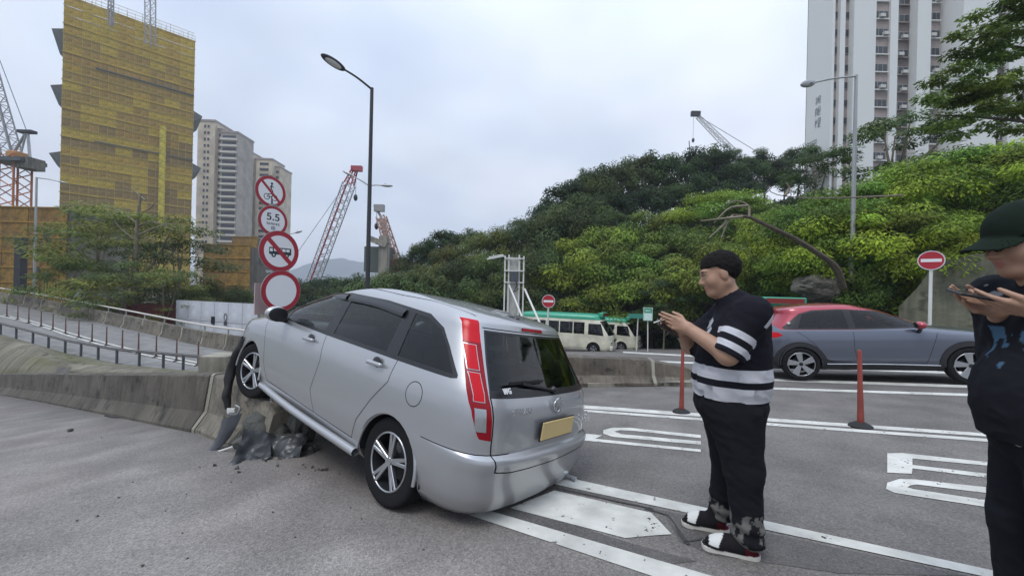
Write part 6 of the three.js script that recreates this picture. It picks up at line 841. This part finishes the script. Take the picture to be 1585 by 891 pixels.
// ---------------------------------------------------------------- wreckage at the barrier end
{
  const lump = (c, sx, sy, sz, seed, det = seed % 2 ? 3 : 2) => { const g = new THREE.IcosahedronGeometry(1, det), p = g.attributes.position; for (let i = 0; i < p.count; i++) { const v = V(p.getX(i), p.getY(i), p.getZ(i)), k = 0.6 + 0.8 * fbm(v.x * 1.7 + seed * 9, v.y * 1.7 + seed, v.z * 1.7 + 3, 4), q = V(Math.sign(v.x) * Math.pow(Math.abs(v.x), 0.8), Math.sign(v.y) * Math.pow(Math.abs(v.y), 0.8), Math.sign(v.z) * Math.pow(Math.abs(v.z), 0.8)); p.setXYZ(i, q.x * k * sx + c.x, q.y * k * sy + c.y, q.z * k * sz + c.z); } return uvBox(det < 3 ? toCreasedNormals(g, 0.15) : toCreasedNormals(g, 0.5)); };
  const mR = [M([0.2, 0.2, 0.19], 0.95, { map: rep(texConcrete, 0.8), bumpMap: texConcreteBump, bumpScale: 0.03 }), M([0.11, 0.115, 0.115], 0.95, { map: rep(texConcrete, 0.9), bumpMap: texConcreteBump, bumpScale: 0.03 }), M([0.3, 0.29, 0.27], 0.95, { map: rep(texConcrete, 0.8) })];
  solo('rubble_lump', lump(at(418, 668, 4.5), 0.3, 0.24, 0.22, 1, 3), mR[1], 'largest grey lump of broken concrete under the front of the silver car', 'rubble');
  solo('rubble_lump', lump(at(450, 660, 4.6), 0.24, 0.28, 0.2, 3, 3), mR[0], 'tall lump of broken concrete against the barrier end', 'rubble');
  seedState = 991; for (let i = 0; i < 22; i++) { const px = rr(372, 478), py = lerp(690, 712, (px - 372) / 106) - 26 * rnd() * Math.sin((px - 372) / 106 * 3.1), s = rr(0.05, 0.13); solo('rubble_piece', lump(at(px, py, rr(4.15, 4.4)), s * rr(0.9, 1.5), s * rr(0.6, 0.9), s, i + 20, i % 3 ? 1 : 2), i % 3 ? mR[2] : mR[1], 'jagged piece of broken concrete in the heap under the raised front wheel', 'rubble', 'broken concrete under the raised wheel').rotation.set(0, 0, 0); }
  const chips = []; seedState = 4242; for (let i = 0; i < 26; i++) { const g = G(rr(330, 540), rr(690, 735)); const s = rr(0.008, 0.03); chips.push(new THREE.TetrahedronGeometry(s).rotateX(rr(0, 6)).rotateY(rr(0, 6)).translate(g.x, g.y + s * 0.3, g.z)); } for (let i = 0; i < 40; i++) { const g = G(rr(40, 700), rr(640, 880)); const s = rr(0.005, 0.014); chips.push(new THREE.TetrahedronGeometry(s).rotateX(rr(0, 6)).translate(g.x, g.y + s * 0.3, g.z)); }
  const ch = solo('debris_chips', merge(chips), mR[0], 'small chips of concrete and plastic scattered on the asphalt', 'debris'); ch.userData.kind = 'stuff';
  // crumpled black under-tray sheet
  const sheet = (w, h, amp, seed, bend) => { const g = new THREE.PlaneGeometry(w, h, 26, 18), p = g.attributes.position; for (let i = 0; i < p.count; i++) { const x = p.getX(i), y = p.getY(i); p.setZ(i, amp * (fbm(x * 5 + seed, y * 5, seed, 4) - 0.5) * 2 + bend * x * x + 0.1 * bend * y); } g.computeVertexNormals(); const b = g.clone(); return g; };
  const mSh = M([0.035, 0.038, 0.042], 0.55, { clearcoat: 0.2 });
  const place = (o, px, py, D, r) => { o.position.copy(at(px, py, D)); o.rotation.set(...r); return o; };
  place(solo('torn_sheet', sheet(0.62, 0.4, 0.14, 3, 0.5), mSh, 'crumpled black plastic tray draped over the rubble', 'debris'), 418, 700, 4.02, [-0.95, 0.25, 0.1]);
  place(solo('torn_sheet', sheet(0.36, 0.24, 0.12, 8, 0.6), mSh, 'small crumpled black plastic scrap at the foot of the rubble', 'debris'), 392, 714, 3.98, [-1.2, -0.2, 0.5]);
  // curved broken bumper piece leaning on the barrier
  const bp = thing('bumper_piece', 'curved black piece of torn bumper leaning against the barrier end', 'debris'); const pts = [[326, 697, 4.35], [338, 684, 4.4], [350, 662, 4.45], [357, 642, 4.5]].map((a) => at(...a)), pos = [], idx = []; const cv = new THREE.CatmullRomCurve3(pts);
  for (let i = 0; i <= 16; i++) { const q = cv.getPoint(i / 16), w = lerp(0.15, 0.24, i / 16); for (let k = 0; k <= 6; k++) { const f = k / 6 - 0.35, b = Math.cos((k / 6 - 0.5) * 2.4) * 0.05; pos.push(q.x + f * w * 0.95 , q.y + f * w * 0.28 - 0.01, q.z + b); } } for (let i = 0; i < 16; i++) for (let k = 0; k < 6; k++) { const a = i * 7 + k; idx.push(a, a + 7, a + 1, a + 1, a + 7, a + 8); }
  part('shell', geoFrom(pos, idx), M([0.016, 0.016, 0.02], 0.3, { clearcoat: 0.5 }), bp); part('edge_strip', tube([at(337, 699, 4.3), at(352, 694, 4.28), at(366, 689, 4.27)], 0.012, 10, 6), mat.white, bp); part('bracket', tube([at(352, 640, 4.5), at(366, 641, 4.5), at(371, 632, 4.5), at(364, 627, 4.5)], 0.014, 14, 6), mat.galv, bp); part('white_tab', new RoundedBoxGeometry(0.09, 0.05, 0.02, 2, 0.006), mat.white, bp, at(357, 635, 4.48));
  const st = G(182, 647); const stick = solo('bent_strip', tube([V(-0.22, 0.05, 0.02), V(-0.13, 0.02, 0), V(0, 0.012, 0), V(0.12, 0.02, 0.02)], 0.014, 16, 6, 0.4), mat.black, 'bent black strip lying on the road below the long barrier', 'debris'); stick.position.copy(st);
  const pebble = G(108, 668); solo('asphalt_lump', lump(pebble.clone().add(V(0, 0.02, 0)), 0.035, 0.025, 0.03, 9, 2), mR[1], 'dark lump lying alone on the open road', 'debris');
  // spilled fluid and broken glass frost under the front wheel
  const gl = []; for (let i = 0; i < 60; i++) { const p = at(rr(418, 446), rr(598, 622), 4.35); gl.push(new THREE.TetrahedronGeometry(rr(0.006, 0.016)).rotateX(rr(0, 6)).rotateZ(rr(0, 6)).translate(p.x, p.y + rr(-0.02, 0.02), p.z)); } const gs = solo('shattered_glass', merge(gl), M([0.7, 0.72, 0.74], 0.25), 'white crumbs of shattered lamp on top of the barrier end', 'debris'); gs.userData.kind = 'stuff';
}
// ---------------------------------------------------------------- road signs
function disc(parent, name, r, pos, face, draw, edge = 0.012) {
  const o = part(name, new THREE.CylinderGeometry(r, r, edge, 48).rotateX(Math.PI / 2), mat.galv, parent, pos); const t = canvasTex(512, 512, draw);
  const f = part('sign_face', new THREE.CircleGeometry(r * 0.985, 48), new THREE.MeshPhysicalMaterial({ map: t, roughness: 0.45, side: THREE.DoubleSide }), o, V(0, 0, edge / 2 + 0.002)); o.quaternion.setFromUnitVectors(V(0, 0, 1), face); return o;
}
const RED = '#9c2030', ring0 = (c, w, lw) => { c.fillStyle = RED; c.fillRect(0, 0, w, w); c.fillStyle = '#dcdcde'; c.beginPath(); c.arc(w / 2, w / 2, w / 2 - lw, 0, 7); c.fill(); }, slash = (c, w, lw) => { c.strokeStyle = RED; c.lineWidth = lw; c.beginPath(); c.moveTo(w * 0.19, w * 0.19); c.lineTo(w * 0.81, w * 0.81); c.stroke(); };
{
  const D = 7.4, base = at(425, 590, D), t = thing('sign_stack', 'stack of four round red-ringed road signs on one post behind the silver car', 'road sign'); const n = V(0.9, 0, 0.43).normalize(), off = n.clone().multiplyScalar(0.08);
  part('post', bar(V(base.x, base.y - 1.2, base.z), at(418, 272, D), 0.045), mat.galvDark, t);
  const P = (x, y, d = D) => at(x, y, d).add(off);
  disc(t, 'sign_plate', 0.295, P(414.5, 297), n.clone().add(V(0, 0.0, 0)).normalize(), (c, w) => { ring0(c, w, 50); c.strokeStyle = c.fillStyle = '#15151a'; c.lineWidth = 15; c.beginPath(); c.arc(270, 120, 20, 0, 7); c.fill(); c.beginPath(); c.moveTo(268, 140); c.lineTo(262, 200); c.lineTo(232, 258); c.moveTo(262, 200); c.lineTo(292, 256); c.moveTo(266, 150); c.lineTo(238, 190); c.moveTo(266, 150); c.lineTo(300, 182); c.stroke(); c.lineWidth = 11; for (const x of [190, 320]) { c.beginPath(); c.arc(x, 350, 46, 0, 7); c.stroke(); } c.beginPath(); c.moveTo(190, 350); c.lineTo(225, 296); c.lineTo(290, 296); c.lineTo(258, 350); c.lineTo(190, 350); c.moveTo(290, 296); c.lineTo(320, 350); c.moveTo(284, 278); c.lineTo(306, 272); c.stroke(); slash(c, w, 44); });
  disc(t, 'sign_plate', 0.285, P(418, 342), n, (c, w) => { ring0(c, w, 48); c.fillStyle = '#17171c'; c.font = 'bold 170px sans-serif'; c.textAlign = 'center'; c.fillText('5.5', 256, 250); c.font = 'bold 70px sans-serif'; c.fillText('tonnes', 256, 330); c.font = 'bold 54px sans-serif'; c.strokeStyle = '#17171c'; c.lineWidth = 8; c.strokeRect(228, 360, 60, 44); c.beginPath(); c.moveTo(258, 350); c.lineTo(258, 420); c.moveTo(222, 382); c.lineTo(294, 382); c.stroke(); });
  disc(t, 'sign_plate', 0.39, P(428, 389), n, (c, w) => { ring0(c, w, 58); c.fillStyle = '#1d2f34'; c.beginPath(); c.roundRect(120, 210, 290, 90, 14); c.fill(); c.fillStyle = '#dcdcde'; for (let i = 0; i < 4; i++) c.fillRect(182 + i * 54, 224, 44, 34); c.fillRect(130, 226, 36, 40); c.fillStyle = '#1d2f34'; for (const x of [180, 350]) { c.beginPath(); c.arc(x, 306, 30, 0, 7); c.fill(); c.fillStyle = '#dcdcde'; c.beginPath(); c.arc(x, 306, 12, 0, 7); c.fill(); c.fillStyle = '#1d2f34'; } slash(c, w, 56); });
  disc(t, 'sign_plate', 0.39, P(431, 450), n, (c, w) => { ring0(c, w, 56); });
  part('back_board', box(0.5, 0.6, 0.02, 0, 0, 0), M([0.5, 0.36, 0.36], 0.7), t, at(414, 462, D + 0.12)).quaternion.setFromUnitVectors(V(0, 0, 1), n);
  for (const y of [318, 362, 420]) part('clamp', box(0.14, 0.05, 0.14), mat.galv, t, at(420, y, D));
}
function noEntry(label, px, py, D, r, foot, n, pole = 0.04) {
  const c = at(px, py, D), t = thing('no_entry_sign', label, 'road sign'); part('post', bar(V(c.x, foot, c.z), c.clone().add(V(0, r * 0.8, 0)), pole), mat.white, t);
  disc(t, 'sign_plate', r, c.clone().addScaledVector(n, pole + 0.012), n, (g, w) => { g.fillStyle = '#c8c8ca'; g.fillRect(0, 0, w, w); g.fillStyle = '#a3212f'; g.beginPath(); g.arc(w / 2, w / 2, w / 2 - 20, 0, 7); g.fill(); g.fillStyle = '#dcdcdc'; g.fillRect(64, 214, w - 128, 84); }); return t;
}
{
  const a = at(1442, 403, 12.4), na = V(-a.x, 0, -a.z + 0).normalize(); noEntry('round no entry sign on a white post in front of the retaining wall', 1442, 403, 12.4, 0.31, Hxz(a.x, a.z) - 0.1, V(-a.x, 0, -a.z).normalize(), 0.045);
  const b = at(849, 466, 17.5); noEntry('small round no entry sign beside the green minibus roof', 849, 466, 17.5, 0.3, Hxz(b.x, b.z) - 0.2, V(-b.x, 0, -b.z).normalize());
  // bus stop post and flag, second plate beside it
  const p = at(1003, 548, 24.5), t = thing('bus_stop_sign', 'bus stop post with a pale green and white flag plate', 'bus stop'); part('post', bar(V(p.x, Hxz(p.x, p.z) - 0.5, p.z), at(1003, 478, 24.5), 0.04), mat.white, t);
  const fl = canvasTex(128, 192, (c) => { c.fillStyle = '#bfe3d6'; c.fillRect(0, 0, 128, 192); c.fillStyle = '#2f8f6d'; c.fillRect(8, 8, 112, 70); c.fillStyle = '#e8eeee'; c.font = 'bold 40px sans-serif'; c.textAlign = 'center'; c.fillText('BUS', 64, 58); for (let i = 0; i < 4; i++) c.fillRect(16, 92 + i * 22, 96, 10); });
  const f = part('flag', box(0.6, 0.85, 0.05), mat.galv, t, at(1003, 486, 24.4)); part('flag_face', new THREE.PlaneGeometry(0.56, 0.8), new THREE.MeshPhysicalMaterial({ map: fl, roughness: 0.5, side: THREE.DoubleSide }), f, V(0, 0, 0.028));
  const q = at(985, 548, 26), t2 = thing('stand_sign', 'low green plate on a white post beside the bus stop', 'sign'); part('post', bar(V(q.x, Hxz(q.x, q.z) - 0.5, q.z), at(988, 488, 26), 0.045), mat.white, t2); part('plate', box(1.0, 0.3, 0.05), M([0.05, 0.25, 0.2], 0.5), t2, at(985, 489, 25.9));
  // back of a traffic sign frame, with its raking props
  const D = 19, k = D / FOCAL, c = at(795, 500, D), s = thing('sign_gantry', 'white steel sign frame seen from behind with raking props', 'sign frame'), y0 = c.y - 1.2, W = (x) => at(x, 440, D).x, Y = (y) => at(795, y, D).y;
  for (const x of [781, 787, 803, 810]) part('upright', box(0.07, Y(x === 787 || x === 803 ? 392 : 396) - y0, 0.09, W(x), (Y(396) + y0) / 2, c.z), mat.white, s);
  for (const [ya, yb] of [[398, 418], [438, 492]]) part('panel', box(W(805) - W(785), Y(ya) - Y(yb), 0.05, (W(805) + W(785)) / 2, (Y(ya) + Y(yb)) / 2, c.z - 0.08), M([0.5, 0.5, 0.47], 0.7, { map: rep(texFlake, 0.8) }), s);
  part('control_box', box(0.4, 0.5, 0.2, W(796), Y(428), c.z + 0.05), mat.galvDark, s); part('cable', tube([V(W(792), Y(424), c.z + 0.1), V(W(800), Y(440), c.z + 0.15), V(W(795), Y(452), c.z + 0.12), V(W(803), Y(446), c.z + 0.12)], 0.02, 20, 5), mat.black, s);
  for (const y of [400, 419, 437]) part('cross_bar', box(W(811) - W(780), 0.06, 0.06, (W(811) + W(780)) / 2, Y(y), c.z + 0.07), mat.white, s);
  part('prop', bar(at(788, 441, D - 0.1), at(812, 500, D - 2), 0.045), mat.white, s); part('prop', bar(at(812, 447, D - 0.1), at(838, 505, D - 2), 0.05), mat.white, s); part('side_arm', bar(at(754, 401, D), at(781, 396, D), 0.035), mat.white, s); part('side_arm', bar(at(757, 398, D + 0.4), at(779, 394, D), 0.03), mat.white, s);
  // triangular sign seen from behind
  const w = at(123, 478, 32.5), tt = thing('warning_sign', 'triangular warning sign seen from behind beyond the parapet', 'road sign'); part('post', bar(V(w.x, w.y - 1, w.z), at(123, 452, 32.5), 0.05), mat.galv, tt); const sh = new THREE.Shape([new THREE.Vector2(-0.46, 0), new THREE.Vector2(0.46, 0), new THREE.Vector2(0, 0.8)]); part('plate', new THREE.ExtrudeGeometry(sh, { depth: 0.02, bevelSize: 0.02, bevelThickness: 0.01 }), M([0.5, 0.5, 0.5], 0.5, { metalness: 0.3 }), tt, at(123, 459, 32.4));
}
// ---------------------------------------------------------------- lamp posts
function lampPost(label, foot, top, arms, r, m) {
  const t = thing('street_lamp', label, 'street lamp'); part('pole', bar(foot, top, r, r * 0.62, 14), m, t); part('base_sleeve', bar(foot, foot.clone().add(V(0, 1.2, 0)), r * 1.35, r * 1.3, 14), m, t);
  for (const [tip] of arms) { const a = part('arm', tube([top.clone().add(V(0, -0.05, 0)), top.clone().lerp(tip, 0.5).add(V(0, 0.02, 0)), tip], r * 0.42, 12, 8, 0.2), m, t); const d = tip.clone().sub(top).normalize(); const h = part('lamp_head', new THREE.SphereGeometry(1, 20, 12).scale(0.42, 0.085, 0.15), m, t, tip.clone().addScaledVector(d, 0.25)); h.quaternion.setFromUnitVectors(V(1, 0, 0), d); part('lens', new THREE.SphereGeometry(1, 16, 8, 0, 6.28, Math.PI / 2, Math.PI / 2).scale(0.3, 0.06, 0.11), M([0.6, 0.6, 0.58], 0.2), h, V(0, -0.04, 0)); part('photocell', new THREE.CylinderGeometry(0.04, 0.05, 0.09, 10), m, h, V(-0.1, 0.1, 0)); } return t;
}
{
  const f = (px, py, D, dy) => { const p = at(px, py, D); return V(p.x, p.y - dy, p.z); };
  const v = (px, top, D, foot) => { const p = at(px, top, D); return [V(p.x, foot, p.z), p]; };
  let [a, b] = v(575.5, 136, 14, -3.2); lampPost('tall dark lamp post with one sloping arm rising behind the silver car', a, b, [[at(527, 104, 13.2)]], 0.095, M([0.03, 0.032, 0.036], 0.55));
  [a, b] = v(571, 286, 27, -3.6); lampPost('double-armed grey lamp post behind the tall dark lamp post', a, b, [[at(543, 271, 27)], [at(593, 287, 27)]], 0.13, mat.galv);
  [a, b] = v(1326, 116, 17, 2); lampPost('grey lamp post among the bright shrubs on the right slope', a, b, [[at(1258, 128, 16.4)]], 0.1, mat.galv);
  [a, b] = v(56, 274, 38, -4); lampPost('grey lamp post in front of the orange netted podium', a, b, [[at(92, 281, 38)]], 0.13, mat.galv);
  [a, b] = v(437, 366, 40, -4); lampPost('small far lamp post beside the stack of round signs', a, b, [[at(458, 360, 40)]], 0.12, mat.galv);
}
// ---------------------------------------------------------------- cranes
function lattice(a, b, w, n, r, w2 = w) {
  const d = b.clone().sub(a).normalize(), u = Math.abs(d.y) > 0.9 ? V(1, 0, 0) : V(0, 1, 0), s = d.clone().cross(u).normalize(), q = s.clone().cross(d).normalize(), gs = [], c = (i, sx, sy) => { const t = i / n, k = lerp(w, w2, t) / 2; return a.clone().lerp(b, t).addScaledVector(s, sx * k).addScaledVector(q, sy * k); };
  for (const [x, y] of [[1, 1], [1, -1], [-1, 1], [-1, -1]]) gs.push(bar(c(0, x, y), c(n, x, y), r, r, 5));
  for (let i = 0; i < n; i++) for (const [p, e] of [[[1, 1], [1, -1]], [[1, -1], [-1, -1]], [[-1, -1], [-1, 1]], [[-1, 1], [1, 1]]]) gs.push(bar(c(i, ...(i % 2 ? p : e)), c(i + 1, ...(i % 2 ? e : p)), r * 0.6, r * 0.6, 4));
  return merge(gs);
}
const mCraneRed = M([0.34, 0.05, 0.06], 0.6), mCraneGrey = M([0.28, 0.27, 0.27], 0.6), mCraneY = M([0.5, 0.25, 0.03], 0.6), mRust = M([0.2, 0.07, 0.05], 0.8);
function hook(parent, from, len, s) { part('hoist_rope', bar(from, from.clone().add(V(0, -len, 0)), 0.04 * s, 0.04 * s, 4), mat.black, parent); part('hook_block', new THREE.SphereGeometry(0.5 * s, 12, 10).scale(0.8, 1.4, 0.8), mat.steelBlack, parent, from.clone().add(V(0, -len - 0.4 * s, 0))); }
{
  const c1 = thing('lattice_crane', 'red and grey lattice boom crane leaning up beside the double-armed lamp', 'crane'), D = 95, a = at(484, 436, D), m = at(540, 285, D), b = at(549, 262, D);
  part('boom', lattice(a, m, 2.2, 22, 0.13), mCraneGrey, c1); part('boom_side', bar(at(478, 440, D), at(536, 285, D), 0.22), mCraneRed, c1); part('boom_head', lattice(m, b, 1.8, 4, 0.16, 1.0), mCraneRed, c1); part('head_sheave', box(2.6, 1.3, 1, 0, 0, 0), mCraneRed, c1, at(552, 261, D)); hook(c1, at(551, 268, D), 5.5, 1.2); part('stay', bar(at(545, 270, D), at(462, 388, D), 0.06, 0.06, 4), mat.galvDark, c1); part('machinery', new RoundedBoxGeometry(4, 2.4, 3, 2, 0.4), mRust, c1, at(484, 444, D + 1));
  const c2 = thing('mobile_crane', 'pale orange telescopic crane boom beside the tall lamp post', 'crane'), D2 = 80; part('boom', lattice(at(613, 412, D2), at(590, 335, D2), 2.2, 12, 0.16, 1.6), M([0.4, 0.25, 0.2], 0.7), c2); part('inner_boom', beam(at(611, 412, D2), at(590, 338, D2), 0.9, 0.9), M([0.42, 0.3, 0.25], 0.7), c2); part('boom_head', box(2, 1.4, 1), mCraneGrey, c2, at(587, 322, D2)); part('fly_jib', bar(at(590, 336, D2), at(579, 318, D2), 0.25), mCraneGrey, c2); hook(c2, at(583, 323, D2), 3.2, 1); part('turret', new RoundedBoxGeometry(6, 3, 4, 2, 0.3), mRust, c2, at(612, 412, D2));
  const st = thing('concrete_pylon', 'grey concrete canopy pylon behind the pointed plants', 'structure'), D3 = 75; part('column', box(1.6, 9, 1.6), mat.concrete, st, at(594, 402, D3)); part('canopy', beam(at(575, 370, D3), at(600, 380, D3), 2.4, 1.1), mat.concrete, st); part('block', box(5, 5, 4), M([0.08, 0.1, 0.09], 0.9), st, at(588, 402, D3 + 4));
  const c3 = thing('hill_crane', 'small grey lattice crane showing above the wooded ridge', 'crane'), D4 = 130; part('boom', lattice(at(1145, 245, D4), at(1080, 180, D4), 1.8, 18, 0.1, 1.0), mCraneGrey, c3); part('boom_head', box(3, 1.6, 1), mat.steelBlack, c3, at(1077, 176, D4)); hook(c3, at(1074, 178, D4), 8, 1.1); part('stay', bar(at(1082, 180, D4), at(1168, 232, D4), 0.1, 0.1, 4), mat.galvDark, c3); part('mast', bar(at(1068, 240, D4), at(1067, 218, D4), 0.15), mat.galvDark, c3);
  const c4 = thing('tower_crane', 'tower crane with a red mast and grey luffing jib beside the yellow tower', 'crane'), D5 = 70, mb = at(22, 470, D5), mt = at(24, 240, D5);
  part('mast', lattice(V(mt.x, -8, mt.z), at(24, 320, D5), 2.6, 12, 0.17), mCraneY, c4); part('mast_top', lattice(V(mt.x, at(24, 320, D5).y, mt.z), mt, 2.6, 6, 0.17), M([0.4, 0.14, 0.05], 0.7), c4); part('platform', box(6.5, 0.7, 4), mat.galvDark, c4, at(24, 250, D5)); part('cabin', new RoundedBoxGeometry(2, 2, 2, 2, 0.2), M([0.42, 0.2, 0.06], 0.6), c4, at(26, 244, D5)); part('counterweight', box(2.4, 2, 2.6), mat.concreteDark, c4, at(46, 254, D5)); part('a_frame', [bar(at(16, 244, D5), at(40, 204, D5), 0.2), bar(at(46, 248, D5), at(42, 204, D5), 0.2), bar(at(30, 244, D5), at(40, 204, D5), 0.15)], mat.galv, c4); part('frame_head', box(2.6, 0.5, 1), mat.steelBlack, c4, at(41, 204, D5)); part('jib', lattice(at(18, 240, D5), at(-40, 20, D5), 1.7, 26, 0.12, 1.2), mCraneGrey, c4); part('pendant', bar(at(41, 204, D5), at(-10, 70, D5), 0.07, 0.07, 4), mat.galvDark, c4); part('lower_mast_sleeve', lattice(V(at(16, 460, D5).x, -8, mt.z + 1.5), at(14, 320, D5 - 1.5), 1.6, 14, 0.12), mCraneY, c4); part('dark_column', box(0.9, 8.6, 0.9), mat.steelBlack, c4, at(31, 412, 58));
  const c5 = thing('roof_crane_mast', 'lattice crane mast standing on top of the yellow scaffolded tower', 'crane'), D6 = 150; part('mast', lattice(at(232, 70, D6), at(232, -40, D6), 2.2, 14, 0.18), mCraneGrey, c5); part('jib', beam(at(232, -4, D6), at(262, -4, D6), 0.6, 0.6), mCraneGrey, c5); const c6 = thing('roof_hoist_mast', 'thin hoist mast beside the crane mast on the yellow tower', 'mast'); part('mast', lattice(at(171, 40, 143), at(171, -30, 143), 1.0, 10, 0.2), mCraneGrey, c6);
}
renderer.render(scene, camera);
